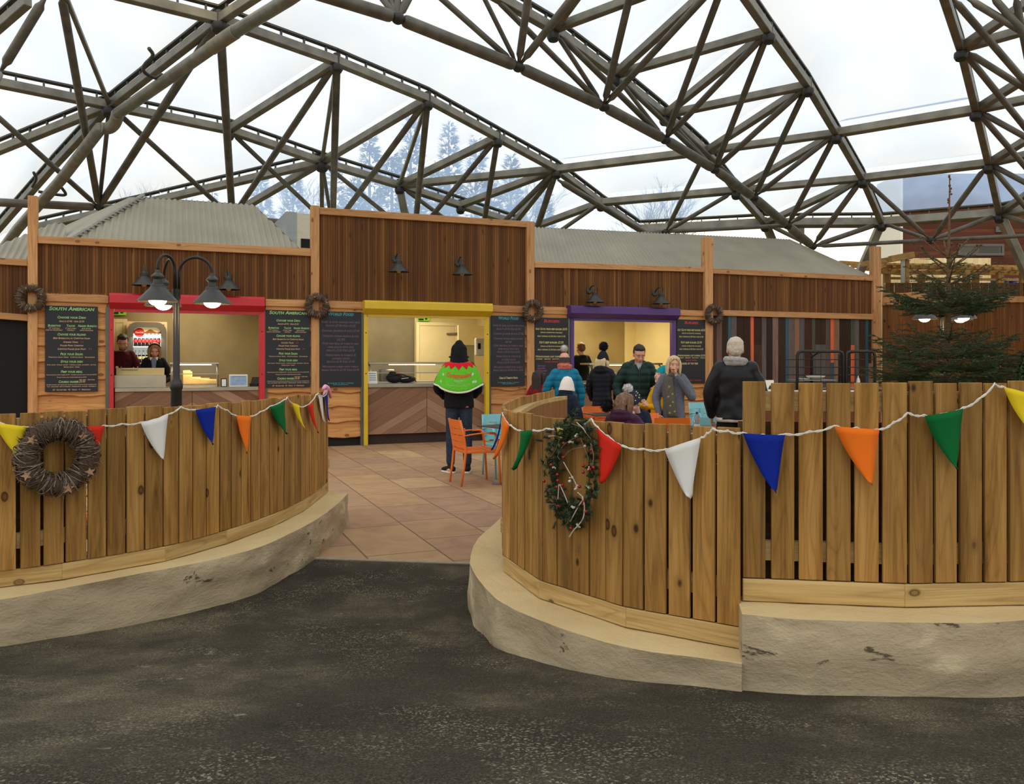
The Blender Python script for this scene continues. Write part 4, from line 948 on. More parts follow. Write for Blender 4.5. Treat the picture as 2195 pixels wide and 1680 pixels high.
# ------------------------------------------------------------------ twig wreaths
TWIG = flat('brown_twig', rgb(88,68,50), .85, 0, .35, 60); TWIGP = flat('frosted_twig', rgb(150,134,114), .85, 0, .3, 60); STARM = flat('wooden_star', rgb(176,136,98), .8, 0, .15, 20)
def star(mb, c, r, th=.006, rot=0.0):
    poly = []
    for k in range(10):
        a = pi/2+k*pi/5+rot; q = r if k % 2 == 0 else r*.42; poly.append((c[0]+q*cos(a), c[1], c[2]+q*sin(a)))
    mb.prism(poly, (0, th, 0))
def twig_wreath(label, loc, rz, R, r, n, tr, stars, group=None, seed=1):
    """ring in the local x-z plane, facing -y"""
    t = thing('twig_wreath', label, 'wreath', loc, rz, group); q = random.Random(seed)
    mb = MB(); P = [(R*cos(a), -r, R*sin(a)) for a in [2*pi*i/40 for i in range(41)]]; mb.tube(P, r*.8, 10, cap=False); mb.build('core_ring', TWIG, t, smooth=True)
    for nm, m, cnt in (('twigs', TWIG, n), ('frosted_twigs', TWIGP, n//3)):
        mb = MB()
        for i in range(cnt):
            a0 = q.uniform(0, 2*pi); sp = q.uniform(.10, .4)*q.choice((-1, 1)); ph = q.uniform(0, 2*pi); ar = q.uniform(1.6, 3.6); rr = r*q.uniform(.85, 1.2); P = []
            for k in range(8):
                f = k/7; a = a0+sp*f; b = ph+ar*f; e = rr*(1+.25*(f > .9)); P.append(((R+e*cos(b))*cos(a), -r-e*sin(b), (R+e*cos(b))*sin(a)))
            mb.tube(P, [tr, tr, tr, tr, tr*.9, tr*.8, tr*.7, tr*.4], 4)
        mb.build(nm, m, t)
    for (a, s, d) in stars:
        mb = MB(); star(mb, ((R+d)*cos(a), -r*2.05, (R+d)*sin(a)), s, .006, q.uniform(-.4, .4)); mb.build('star', STARM, t)
    return t
p = hit3(LF, 117, 977, .04); d = (hit(LF, 140)-hit(LF, 95)).normalized()
k = p.y/FPX
twig_wreath('large brown twig wreath with wooden stars hung on the left fence', p, atan2(d.y, d.x), 60*k, 22*k, 420, .0022, [(2.5,.03,.02),(.75,.03,.0),(3.6,.03,.03),(-.55,.03,.02),(-1.35,.034,.02)], None, 3)
ws = [(67,640,31,21), (679,656,24,18), (1140,667,21,15), (1527,674,17,12)]
for i, ((x, y, ro, ri_), l) in enumerate(zip(ws, ('twig wreath on the tall post beside the first menu board', 'twig wreath on the post between the red and yellow kiosks', 'twig wreath on the post between the yellow and purple kiosks', 'smallest-looking twig wreath on the post beside the coloured slats'))):
    tt, z = fac(x, y, .10); pp = fw(tt, z, .10); k = pp.y/FPX; R_ = .17 if i else .175
    twig_wreath(l, pp, FA, .165, .062, 170, .0035, [(q0, .022, .0) for q0 in (1.9, .4, -1.6)], 'twig wreaths on the kiosk posts', 20+i)

# green berry wreath on the right fence
NEED = flat('spruce_sprig', rgb(58,76,44), .8, 0, .4, 30); VINE = flat('white_vine', rgb(198,184,166), .85, 0, .15, 40); BERRY = flat('red_berry', rgb(150,16,18), .3); FROST = flat('white_blossom', rgb(222,214,198), .8)
def rw(x, y, o=.05): return hit3(RFn, x, y, o)
c = rw(1226, 1010); d = (hit(RFn, 1290)-hit(RFn, 1170)).normalized(); t = thing('berry_wreath', 'green sprig wreath with white twigs and red berries on the short right fence', 'wreath', c, atan2(d.y, d.x))
q = random.Random(11); mbn = MB(); mbs = MB()
def sprig(P, n=22, ln=.03, mb=None, w=.0022):
    """needles around a short stem (P in world)"""
    mb = mb or mbn
    for i in range(n):
        f = i/n; a = P[0].lerp(P[1], f); ax = (P[1]-P[0]).normalized(); v = Vector((q.gauss(0,1), q.gauss(0,1), q.gauss(0,1))); v = (v-ax*v.dot(ax)).normalized()
        e = a+(v*.8+ax*.7)*ln*q.uniform(.7, 1.1); s = v.cross(ax).normalized()*w
        mb.v += [a-s, a+s, e]; o = len(mb.v); mb.f.append((o-3, o-2, o-1)); mb.mi.append(0)
def ringpt(a, rr=1.0): return 1228+ (44*cos(a)*rr), 1008-96*sin(a)*rr
for i in range(330):
    a = q.uniform(0, 2*pi) if i < 230 else q.uniform(1.6, 5.0); rr = q.gauss(1, .15); x, y = ringpt(a, rr); thick = 1.0 if cos(a) < .2 else .75
    p0 = rw(x, y, q.uniform(.015, .075)); v = Vector((q.gauss(0,1), -abs(q.gauss(0,.7)), q.gauss(0,1))).normalized()*.035*thick
    mbs.tube([p0, p0+v], .002, 3); sprig([p0, p0+v], 36, .024)
for (x, y, x2, y2) in ((1165,945,1150,943), (1180,940,1166,937), (1168,1000,1162,985), (1170,1050,1176,1062), (1212,1110,1208,1125), (1275,1055,1282,1045), (1235,1105,1262,1092), (1190,1075,1197,1088), (1225,925,1236,908), (1262,925,1266,915), (1215,1095,1205,1108), (1272,965,1284,962)):
    p0, p1 = rw(x, y, .03), rw(x2, y2, .06); mbs.tube([p0, p1], .002, 3); sprig([p0, p1], 60, .02)
mbn.add(mbs.v, mbs.f, 1); mbn.build('sprig_foliage', [NEED, TWIG], t, world=True)
mb = MB(); mb2 = MB(); VINB = flat('brown_vine', rgb(132,108,84), .85, 0, .2, 40)
for pts, r in ([(1236,905),(1250,918),(1256,928)], .0035), ([(1225,908),(1245,915),(1258,930),(1266,940)], .0022), ([(1208,990),(1218,1008),(1230,1028),(1238,1045)], .0035), ([(1198,1038),(1197,1055),(1196,1070)], .004), ([(1200,1038),(1210,1060),(1217,1078)], .004), \
    ([(1238,1055),(1250,1068),(1240,1085),(1222,1118)], .0042), ([(1248,1065),(1253,1085),(1250,1110),(1240,1125),(1228,1138),(1220,1152)], .0045), ([(1232,1050),(1245,1052),(1252,1046),(1248,1042)], .0025), ([(1168,990),(1162,1010),(1165,1040),(1166,1058)], .0025), \
    ([(1205,985),(1222,965),(1250,958)], .002), ([(1182,1082),(1190,1080),(1194,1092),(1184,1090)], .0025), ([(1266,950),(1272,975),(1270,1000)], .003), ([(1200,985),(1196,975),(1212,950),(1240,935)], .0022), ([(1180,980),(1190,965),(1200,940)], .0025), ([(1245,940),(1255,965),(1262,985)], .002), ([(1176,935),(1190,934),(1205,938)], .0035):
    mb = MB() if r >= .0035 else mb2
    mb.tube(catmull([rw(x, y, .085) for x, y in pts], 4), r*.72, 5)
    if r >= .0035: mb.build('white_twig', VINE, t, smooth=True, world=True)
mb2.build('brown_twigs', VINB, t, smooth=True, world=True)
for (x, y) in ((1182,996),(1195,1017),(1196,1030),(1194,1044),(1250,998),(1250,1012),(1268,964),(1265,1006),(1272,1002),(1208,980),(1252,1082),(1251,1074),(1166,1031),(1197,1084),(1205,1040),(1242,1043),(1224,1118+14),(1209,950),(1256,1096)):
    mb = MB(); mb.sph((0,0,0), .0085, 10, 7); o = mb.build('berry', BERRY, t, smooth=True); o.matrix_basis = Matrix.Translation(t.matrix_basis.inverted() @ rw(x, y, .082))
mb = MB()
for (x, y) in ((1252,955),(1223,946),(1262,1003),(1238,932),(1223,1028),(1227,1086),(1188,1000),(1240,1128),(1236,1045),(1260,1044)):
    for k in range(5): mb.sph(rw(x, y, .07)+Vector((q.gauss(0,.006), q.gauss(0,.004), q.gauss(0,.006))), q.uniform(.003,.007), 6, 4)
o = mb.build('white_blossom', FROST, t, smooth=True, world=True); o['kind'] = 'stuff'

# ------------------------------------------------------------------ menu boards
BOARD = flat('blackboard', rgb(27,27,31), .6, 0, .12, 5)
CH = {'g': flat('chalk_green', rgb(150,196,120), .8), 'p': flat('chalk_peach', rgb(196,158,120), .8), 't': flat('chalk_teal', rgb(70,150,150), .8), 'm': flat('chalk_mauve', rgb(106,82,92), .8), 'r': flat('chalk_red', rgb(196,54,62), .8), 'y': flat('chalk_yellow', rgb(196,180,110), .8), 'b': flat('chalk_blue', rgb(90,110,150), .8)}
def text_mesh(s, size, width=None, shear=.18, bold=.0, small=True, depth=.0008):
    cu = bpy.data.curves.new('tmp', 'FONT'); cu.body = s; cu.size = size; cu.shear = shear; cu.align_x = 'CENTER'; cu.align_y = 'CENTER'; cu.extrude = depth; cu.offset = bold; cu.resolution_u = 2; cu.small_caps_scale = .78
    o = bpy.data.objects.new('tmp', cu); COL.objects.link(o)
    if small:
        for i in range(len(s)): cu.body_format[i].use_small_caps = True
    bpy.context.view_layer.update(); dg = bpy.context.evaluated_depsgraph_get(); me = o.evaluated_get(dg).to_mesh()
    V = [v.co.copy() for v in me.vertices]; F = [tuple(p.vertices) for p in me.polygons]; o.evaluated_get(dg).to_mesh_clear(); bpy.data.objects.remove(o); bpy.data.curves.remove(cu)
    if width and V:
        w = max(v.x for v in V)-min(v.x for v in V); k = width/w; V = [Vector((v.x*k, v.y, v.z)) for v in V]
    return V, F
def menu_board(label, xl, xr, yt, yb, lines, seed=0):
    """lines: (row fraction, text, colour, height fraction, width fraction, x centre fraction)"""
    t0, za = fac(xl, yt, .06); t1, zb = fac(xr, yt, .06); z0 = fac((xl+xr)/2, yb, .06)[1]; z1 = fac((xl+xr)/2, yt, .06)[1]; w, h = t1-t0, z1-z0
    t = fthing('menu_board', label, 'menu board', (t0+t1)/2, z0, .078); mb = MB(); mb.box((-w/2, -.018, 0), (w/2, 0, h)); bevel(mb.build('board', BOARD, t), .003, 1)
    by = {}
    for ln in lines:
        f, s, c, hf, wf = ln[:5]; xc = ln[5] if len(ln) > 5 else .5
        V, F = text_mesh(s, hf*h, wf*w, bold=hf*h*.025); mb, head = by.setdefault((c, hf > .035), (MB(), 0))
        mb.add([((v.x+(xc-.5)*w), -.0195-v.z*.3, h*(1-f)+v.y) for v in V], F)
    for (c, big), (mb, _) in by.items(): mb.build('lettering', CH[c], t)
    return t
SA = [(.035,'South American','g',.06,.86), (.135,'Choose your Dish:','g',.040,.54), (.18,'Adults £7.95 · Kids £5.95','p',.028,.48), (.232,'Burritos','g',.036,.24,.17), (.232,'Tacos','g',.036,.16,.48), (.232,'Naked Burrito','g',.036,.36,.8),
      (.262,'12" tortilla','p',.022,.21,.17), (.283,'plain or wholewheat','p',.022,.32,.17), (.262,'6" soft corn','p',.022,.2,.48), (.283,'tortilla','p',.022,.14,.48), (.262,'rice bowl','p',.022,.18,.78), (.283,'with flavour','p',.022,.26,.78),
      (.333,'Choose your filling:','g',.040,.54), (.377,'Beef Barbacoa in Chipotle Salsa','p',.028,.70), (.422,'Chicken Tinga','p',.028,.28,.48), (.462,'Pulled Pork Carnitas','p',.028,.44,.5), (.503,'Chipotle Pulled Jack Fruit','p',.028,.54,.5), (.422,'! !','r',.03,.05,.70), (.503,'! !','r',.03,.05,.85),
      (.562,'Pick your Salsa:','g',.040,.43), (.598,'Tomatillo Salsa Verde   Chipotle Salsa   Guacamole','p',.020,.88), (.65,'Style your dish','g',.040,.42), (.687,'Sour cream · Pickled onions · Cheddar cheese · Jalapeños · Lettuce','p',.018,.93), (.713,'Refried beans · Crema','p',.018,.3),
      (.768,'Pimp your meal','g',.040,.41), (.803,'Plain nachos with cheese £2.95 · Loaded nachos and two dips £5.95','p',.018,.95), (.832,'Pulled pork and cheese empanadas £4.50','p',.018,.56), (.885,'Churro sharer','g',.040,.38,.44), (.885,'£9.95','p',.034,.12,.70), (.862,'for two   for four','p',.022,.3,.79),
      (.918,'Churros dusted with sugar and cinnamon with chocolate and caramel sauce','p',.018,.95), (.94,'to share between friends and family','p',.018,.95), (.978,'GF · Gluten free   VE · Vegan   V · Vegetarian','p',.024,.72)]
WF = [(.035,'World Food','t',.062,.60), (.14,'Sweet & sour chicken with rice','m',.042,.92), (.188,'Adults £7.95 Kids £5.95','m',.042,.72), (.255,'Chicken Jalfrezi & rice £7.95','m',.042,.90), (.325,'Chickpea chana masala & rice','m',.042,.86), (.372,'£6.95','m',.042,.20), (.425,'Pork meatball in tomato and','m',.042,.86), (.47,'herb sauce with rice','m',.042,.62), (.515,'Adults £7.50 Kids £6.50','m',.042,.68),
      (.578,'Penne pasta in tomato &','m',.042,.72), (.622,'chorizo sauce','m',.042,.42), (.665,'Adults £5.95 Kids £3.95','m',.042,.68), (.73,'Macaroni cheese with garlic','m',.042,.86), (.775,'bread Adults £5.95 Kids £3.95','m',.042,.90), (.95,'GF · Gluten free   VE · Vegan   V · Vegetarian','t',.022,.62), (.968,'please ask for details','t',.020,.36)]
WF2 = WF+[(.885,'Chilli & Tomato Pasta','y',.045,.55)]
BU = [(.05,'Burgers','r',.062,.48), (.165,'6oz Celtic pride beef burger £8.95','y',.046,.97), (.215,'(vegan alternative available)','y',.03,.66), (.27,'Add toppings £1.00 Add chips £1.00','y',.032,.86), (.36,"Kid's beef burger £3.95",'y',.046,.74), (.415,'(vegan alternative available)','y',.03,.66), (.465,'Add toppings £1.00 Add chips £1.00','y',.032,.84), (.565,'Warwickshire chip toppers £3.95','y',.04,.97), (.60,'cheese · beans · bacon · chilli','y',.026,.97), (.64,'Loaded toppings','r',.03,.4)]
BU1 = BU+[(.70,'· beef chilli','b',.028,.25,.18), (.735,'· pulled pork','r',.028,.25,.18), (.77,'· bacon & cheese','b',.028,.3,.2), (.81,'· mushroom','r',.028,.25,.18)]
BU2 = BU+[(.69,'Burger of the time','y',.05,.62,.42), (.955,'V · Vegan   V · Vegetarian','r',.024,.5,.6)]
menu_board('black South American menu board nearest the tall first post', 97, 210, 656, 839, SA)
menu_board('black South American menu board between the red shutter and the next post', 569.5, 664, 665, 830, SA)
menu_board('black World Food menu board at the red kiosk side of the yellow shutter', 684, 774, 668, 829, WF)
menu_board('black World Food menu board beyond the caped person, right of the yellow shutter', 1052, 1124, 677, 827, WF2)
menu_board('black Burgers menu board behind the teal coat', 1145, 1215, 681, 828, BU1)
menu_board('black Burgers menu board between purple shutter and wreath post', 1449, 1510, 685, 821, BU2)
# ------------------------------------------------------------------ chairs and tables
ORANGE = flat('orange_powder_coat', rgb(228,112,34), .4, 0, .04); TURQ = flat('pale_turquoise_powder_coat', rgb(126,186,190), .4, 0, .04)
def make_chair(m):
    """armchair with slatted seat and back; faces +x locally, centre of the seat at the origin"""
    t = thing('garden_armchair', 'x', 'chair', (0,0,0), 0, 'metal slatted armchairs around the tables'); w = .235
    for s in (-1, 1):
        mb = MB(); mb.tube([(-.27, s*w*.98, 0), (-.235, s*w, .25), (-.215, s*w, .44), (-.24, s*w, .62), (-.285, s*w*.98, .82)], [.013,.016,.017,.016,.014], 8); mb.build('rear_leg', m, t, smooth=True)
        mb = MB(); mb.tube([(.24, s*(w+.015), 0), (.215, s*(w+.015), .42), (.19, s*(w+.02), .60), (.16, s*(w+.02), .645), (.10, s*(w+.02), .655)], [.013,.016,.016,.016,.016], 8); mb.build('front_leg', m, t, smooth=True)
        mb = MB(); P = catmull([(.15, s*(w+.02), .652), (.0, s*(w+.025), .655), (-.15, s*(w+.015), .64), (-.24, s*w, .625)], 4)
        for a, b in zip(P, P[1:]): mb.beam(a, b, .042, .014)
        bevel(mb.build('armrest', m, t), .004, 1)
    mb = MB(); mb.box((-.215, -w-.01, .405), (.225, -w+.02, .44)); mb.box((-.215, w-.02, .405), (.225, w+.01, .44)); mb.box((.195, -w, .405), (.228, w, .44)); mb.box((-.225, -w, .405), (-.2, w, .44)); bevel(mb.build('seat_frame', m, t), .006, 1)
    for k in range(6):
        x = -.19+k*.069; mb = MB(); mb.box((x, -w+.012, .436-.012*sin(pi*k/5)), (x+.058, w-.012, .447-.012*sin(pi*k/5))); mb.build('seat_slat', m, t)
    mb = MB(); n = 8
    for k, (za, zb) in enumerate(((.475,.545), (.553,.625), (.633,.705), (.713,.82))):
        for i in range(n):
            ya, yb = -w+2*w*i/n, -w+2*w*(i+1)/n; bx_ = lambda y, z: -.218-(.065*(z-.44)/.38)-.022*(1-(y/w)**2)
            mb.add([(bx_(ya,za), ya, za), (bx_(yb,za), yb, za), (bx_(yb,zb), yb, zb), (bx_(ya,zb), ya, zb), (bx_(ya,za)-.012, ya, za), (bx_(yb,za)-.012, yb, za), (bx_(yb,zb)-.012, yb, zb), (bx_(ya,zb)-.012, ya, zb)], [(0,1,2,3),(7,6,5,4),(0,4,5,1),(2,6,7,3)]+([(0,3,7,4)] if i == 0 else [])+([(1,5,6,2)] if i == n-1 else []))
    mb.box((-.235,-w,.54),(-.222,-w+.05,.72)); mb.box((-.235,w-.05,.54),(-.222,w,.72)); mb.box((-.258,-.03,.54),(-.245,.03,.72))
    mb.build('backrest', m, t, recalc=True); return t
CO = make_chair(ORANGE); CB = make_chair(TURQ); index_kids(); USED = set()
def chair(kind, X, Y, rz, label):
    proto = CO if kind == 'o' else CB
    if kind not in USED: USED.add(kind); c = proto; c.location = (X, Y, 0); c.rotation_euler = (0,0,rz); c.matrix_basis = Matrix.Translation((X,Y,0)) @ Matrix.Rotation(rz,4,'Z'); c['label'] = label; return c
    return copy_thing(proto, (X, Y, 0), rz, label)
chair('o', -.46, 10.68, radians(22), 'orange slatted armchair in full view at the entrance, in front of the caped person')
chair('b', -.08, 11.35, radians(-66), 'pale turquoise armchair behind the small dark table, beside the caped person')
chair('o', 1.40, 13.3, radians(-82), 'orange armchair whose back shows under the black coat')
chair('o', 2.07, 11.1, radians(88), 'orange armchair in front of the blonde woman, its back to the fence')
chair('o', 1.80, 11.55, radians(-95), 'orange armchair between the seated woman and the blonde woman')
chair('b', 2.60, 11.2, radians(88), 'pale turquoise armchair beside the bottle, in front of the leather jacket')
chair('b', 3.42, 14.6, radians(-75), 'pale turquoise armchair near the waney boards, behind the leather jacket')
chair('o', 3.62, 14.2, radians(160), 'orange armchair only just showing past the leather jacket')
chair('b', .86, 10.25, radians(80), 'pale turquoise armchair under the child in the white hat')
chair('o', 1.22, 8.9, radians(85), 'orange armchair under the woman in the purple coat')
chair('o', -3.02, 6.05, radians(60), 'orange armchair glimpsed through the slots of the left fence')
TTOP = flat('dark_table_top', rgb(62,54,48), .35, 0, .1); TLEG = flat('grey_table_leg', rgb(120,124,124), .45, .3)
def table(label, X, Y, rz, s=.68):
    t = thing('cafe_table', label, 'table', (X, Y, 0), rz, 'square dark-topped tables'); h = s/2
    mb = MB(); mb.box((-h,-h,.725), (h,h,.74)); bevel(mb.build('tabletop', TTOP, t), .004, 1)
    mb = MB(); mb.tube([(0,0,.02),(0,0,.726)], .03, 12); mb.build('pedestal', TLEG, t, smooth=True)
    mb = MB()
    for k in range(4):
        a = k*pi/2+pi/4; mb.beam((0,0,.025), (.28*cos(a), .28*sin(a), .012), .045, .018)
    mb.build('foot', TLEG, t); return t
table('square dark table beside the orange armchair at the entrance', .03, 10.55, radians(40))
table('square dark table in front of the orange chair under the black coat', 1.52, 12.95, radians(12))
table('square dark table between the seated woman and the orange armchair', 1.86, 9.55, radians(10))
tb = table('square dark table carrying the clear bottle', 2.5, 10.25, radians(4))
p = Vector((2.22, 10.08, .741)); t = thing('water_bottle', 'clear plastic bottle with dark blue cap on the table by the turquoise chair', 'bottle', p)
glass = flat('clear_plastic', (.85,.9,.92,1), .1); glass.node_tree.nodes['Principled BSDF'].inputs['Transmission Weight'].default_value = .85
mb = MB(); mb.lathe([(0,0),(.03,0),(.034,.01),(.034,.06),(.031,.075),(.034,.09),(.034,.13),(.026,.155),(.013,.175),(.012,.185),(0,.185)], 18); crisp(mb.build('bottle_body', glass, t), 60)
mb = MB(); mb.lathe([(.0345,.012),(.0348,.014),(.0348,.056),(.0345,.058)], 18); mb.build('paper_label', flat('bottle_label', rgb(222,224,226), .6), t, smooth=True)
mb = MB(); mb.lathe([(0,.178),(.016,.178),(.016,.2),(0,.2)], 14); crisp(mb.build('cap', flat('dark_blue_cap', rgb(24,34,96), .4), t))

# ------------------------------------------------------------------ wire rack with dishes in front of the coloured slats
YR_ = 16.6
def rk(x, y, dy=0.0): return at(x, y, YR_+dy)
a, b = rk(1705, 774), rk(1880, 774); t = thing('serving_rack', 'black wire-sided rack with trays before the coloured slats', 'rack', ((a.x+b.x)/2, YR_, 0), radians(6)); w = (b.x-a.x)/2; zt = EYE+(HY-753)/FPX*YR_; D_ = .7
def hoop(mb, x0, x1, y, r=.03):
    e = .08; mb.tube([(x0,y,.0), (x0,y,zt-e), (x0+e*.3,y,zt-e*.3), (x0+e,y,zt), (x1-e,y,zt), (x1-e*.3,y,zt-e*.3), (x1,y,zt-e), (x1,y,0)], r, 8)
mb = MB(); hoop(mb, -w, w*.18, 0); hoop(mb, w*.26, w, 0); mb.build('front_frame', BLACKM, t, smooth=True)
mb = MB(); hoop(mb, -w*.58, -w*.2, D_, .02); hoop(mb, w*.52, w*.62, D_, .02); mb.build('rear_frame', BLACKM, t, smooth=True)
mb = MB()
for x in (-w*.2, w*.62): mb.tube([(x-.12, D_*.7, 0), (x-.12, D_*.7, zt-.12), (x-.1, D_*.3, zt-.02), (x, 0, zt-.0)], .02, 8)
mb.build('side_frame', BLACKM, t, smooth=True)
mb = MB()
for k in range(7):
    z = zt-.16-k*.155; mb.tube([(-w,0,z),(w,0,z)], .008, 5); mb.tube([(-w,D_,z),(w,D_,z)], .008, 5)
for k in range(5): mb.tube([(-w+.13+k*.36,0,zt-.05),(-w+.13+k*.36,0,.3)], .005, 5)
mb.build('wire_bars', BLACKM, t)
ZS = {}
for i, (z, x0, x1) in enumerate(((zt-.56, -w*.9, w*.05), (zt-.72, -w*.7, w*.1), (zt-.72, w*.3, w*.75), (zt-1.0, -w*.95, w*.95))):
    mb = MB(); mb.box((x0,.06,z-.02), (x1,D_-.06,z)); mb.build('tray', flat('grey_tray', rgb(132,130,122), .5), t); ZS[i] = z
RM = t.matrix_basis
DISH = flat('white_melamine', rgb(226,220,204), .4)
def on_rack(name, label, cat, x, y, z): return thing(name, label, cat, RM @ Vector((x, y, z)), radians(6))
d = on_rack('bowl', 'wide white bowl on the upper tray of the black rack', 'bowl', -w*.38, .25, ZS[0]); mb = MB(); mb.lathe([(0,0),(.08,0),(.17,.05),(.19,.075),(.183,.075),(.16,.05),(.07,.012),(0,.012)], 24); mb.build('body', DISH, d, smooth=True)
d = on_rack('plate', 'white plate beside the bowl on the upper rack tray', 'plate', -w*.66, .3, ZS[0]); mb = MB(); mb.lathe([(0,0),(.08,0),(.12,.02),(.118,.024),(.07,.006),(0,.006)], 24); mb.build('body', DISH, d, smooth=True)
d = on_rack('sauce_bottle', 'white squeeze sauce bottle standing on the black rack', 'bottle', w*.70, .2, ZS[2]); mb = MB(); mb.lathe([(0,0),(.036,0),(.038,.01),(.038,.13),(.032,.15),(.02,.155),(0,.155)], 16); crisp(mb.build('body', DISH, d)); mb = MB(); mb.lathe([(0,.15),(.03,.152),(.028,.175),(.012,.195),(.005,.24),(0,.24)], 16); crisp(mb.build('nozzle', DISH, d))
for i, (x, l) in enumerate(((-w*.55, 'stack of white plates low on the black rack'), (w*.32, 'shorter stack of white plates low on the black rack'))):
    d = on_rack('plate_stack', l, 'plates', x, .3, ZS[3])
    for k in range(5-2*i): mb = MB(); mb.lathe([(0,k*.012),(.07,k*.012),(.12,k*.012+.016),(.118,k*.012+.02),(.06,k*.012+.006),(0,k*.012+.006)], 20); mb.build('plate', DISH, d, smooth=True)
YC = 15.7; a, b = at(1632, HY, YC), at(1892, HY, YC); t = thing('condiment_station', 'low brown serving station with a pale top before the black rack', 'serving station', ((a.x+b.x)/2, YC, 0)); w = (b.x-a.x)/2; zc_ = EYE+(HY-838)/FPX*YC
mb = MB(); mb.box((-w,-.03,zc_-.04),(w,.55,zc_)); bevel(mb.build('worktop', flat('pale_worktop', rgb(206,196,176), .5), t), .005, 1)
mb = MB(); mb.box((-w+.03,0,.08),(w-.03,.52,zc_-.041)); mb.build('cabinet', wood('brown_station', rgb(112,66,40), rgb(84,48,28), rgb(130,80,50), 'Z', .7, False), t); mb = MB(); mb.box((-w+.06,.04,0),(w-.06,.48,.08)); mb.build('plinth', DARK, t)
p = at(1650, 838, YC+.15); t = thing('tent_card', 'small white tent card on the serving station beside the leather jacket', 'card', (p.x, YC+.15, zc_+.001)); mb = MB(); mb.prism([(-.09,0,0),(.09,0,0),(.09,.05,.2),(-.09,.05,.2)], (0,.004,0)); mb.prism([(-.09,.1,0),(.09,.1,0),(.09,.054,.2),(-.09,.054,.2)], (0,.004,0)); mb.build('card', flat('white_card', rgb(226,220,206), .6), t)
mb = MB(); mb.prism([(-.03,.002,.03),(.05,.002,.03),(.012,.022,.11)], (0,-.003,0)); mb.build('dark_print', BLACKM, t)
p = at(1886, 838, YC+.2); t = thing('tin', 'teal tin at the end of the serving station', 'tin', (p.x-.08, YC+.2, zc_+.001)); mb = MB(); mb.lathe([(0,0),(.06,0),(.062,.01),(.062,.13),(.058,.14),(0,.14)], 18); crisp(mb.build('body', flat('teal_tin', rgb(70,140,146), .4), t)); mb = MB(); mb.lathe([(0,.14),(.06,.14),(.06,.155),(0,.157)], 18); crisp(mb.build('lid', flat('dark_lid', rgb(44,60,64), .4), t))
# ------------------------------------------------------------------ inside the kiosks
def inside(name, label, cat, x, y, depth, z=None, group=None, rz=0):
    t, zz = fac(x, y, -depth); return thing(name, label, cat, fw(t, zz if z is None else z, -depth), FA+rz, group)
def px_m(x, depth): return FPX/fw(ft(x, -depth), 0, -depth).y
EXG = flat('exit_sign_green', rgb(120,190,30), .5, emit=.35); EXD = flat('exit_sign_dark', rgb(18,42,16), .6)
def exit_sign(label, x, y, depth, w):
    t = inside('exit_sign', label, 'exit sign', x, y, depth); h = w*.55
    mb = MB(); mb.box((-w/2,-.02,-h/2), (w/2,.0,h/2)); mb.build('panel', EXG, t)
    mb = MB(); mb.box((-w*.46,-.024,-h*.42), (-w*.02,-.02,-h*.12)); mb.prism([(w*.1,-.022,-.3*h),(w*.3,-.022,-.3*h),(w*.3,-.022,.0),(w*.38,-.022,0),(w*.2,-.022,.32*h),(w*.02,-.022,0),(w*.1,-.022,0)], (0,-.002,0)); mb.build('symbol', EXD, t)
D0 = 2.8
exit_sign('green exit sign high inside the red kiosk, over the cream door', 255, 667, D0, .26); exit_sign('green exit sign over the cream door inside the yellow kiosk', 908, 681, D0, .26)
def cream_door(label, xl, xr, ytop, depth, panel=None):
    ta, za = fac(xl, ytop, -depth); tb = ft(xr, -depth); t = thing('door', label, 'door', fw((ta+tb)/2, .19, -depth), FA); w = (tb-ta)/2; h = za-.19
    mb = MB(); mb.box((-w,-.05,0),(-w+.08,0,h)); mb.box((w-.08,-.05,0),(w,0,h)); mb.box((-w+.08,-.05,h-.08),(w-.08,0,h)); bevel(mb.build('frame', CREAM, t), .006, 1)
    mb = MB(); mb.box((-w+.085,-.04,.01),(w-.085,-.008,h-.085)); lf_ = mb.build('leaf', flat('cream_door', rgb(226,208,156), .5, 0, .03), t)
    if panel:
        mb = MB(); mb.box((-w+.2,-.046,.2),(w-.2,-.038,h*.9)); bevel(mb.build('raised_panel', MATS['cream_door'], t), .01, 1)
    mb = MB(); mb.tube([(w-.16,-.05,1.0),(w-.16,-.09,1.0),(w-.28,-.09,1.0)], .01, 6); mb.build('handle', ALU, t); return t
cream_door('cream panelled door at the back left inside the red kiosk', 238, 273, 683, D0-.02, True)
t = cream_door('plain wide cream door at the back of the yellow kiosk', 891, 982, 690, D0-.08)
mb = MB(); mb.beam((.2,-.07,1.98),(.62,-.12,2.0),.03,.03); mb.build('door_closer', ALU, t)
# open door leaf with a narrow window on the right
ta, za = fac(983, 697, -2.0); t = thing('door', 'cream door leaf with a tall narrow window, standing open in the yellow kiosk', 'door', fw(ta, .19, -2.0), FA+radians(14)); h = za-.19
mb = MB(); W_, T_ = .86, .045
for lo, hi in (((0,0,0),(.16,T_,h)), ((.42,0,0),(W_,T_,h)), ((.16,0,0),(.42,T_,.95)), ((.16,0,1.72),(.42,T_,h))): mb.box(lo, hi)
mb.build('leaf', MATS['cream_door'], t); mb = MB(); mb.box((.165,.012,.955),(.415,.03,1.715)); mb.build('window_pane', flat('grey_glass', rgb(150,146,118), .15), t)
t = inside('soap_dispenser', 'white wall dispenser right of the open door in the yellow kiosk', 'dispenser', 1026, 742, .9)
mb = MB(); mb.box((-.1,-.12,-.2),(.1,0,.17)); bevel(mb.build('body', flat('white_plastic', rgb(226,218,194), .4), t), .03, 3); mb = MB(); mb.box((-.06,-.13,-.06),(.0,-.118,.06)); bevel(mb.build('window', DARK, t), .01, 2)
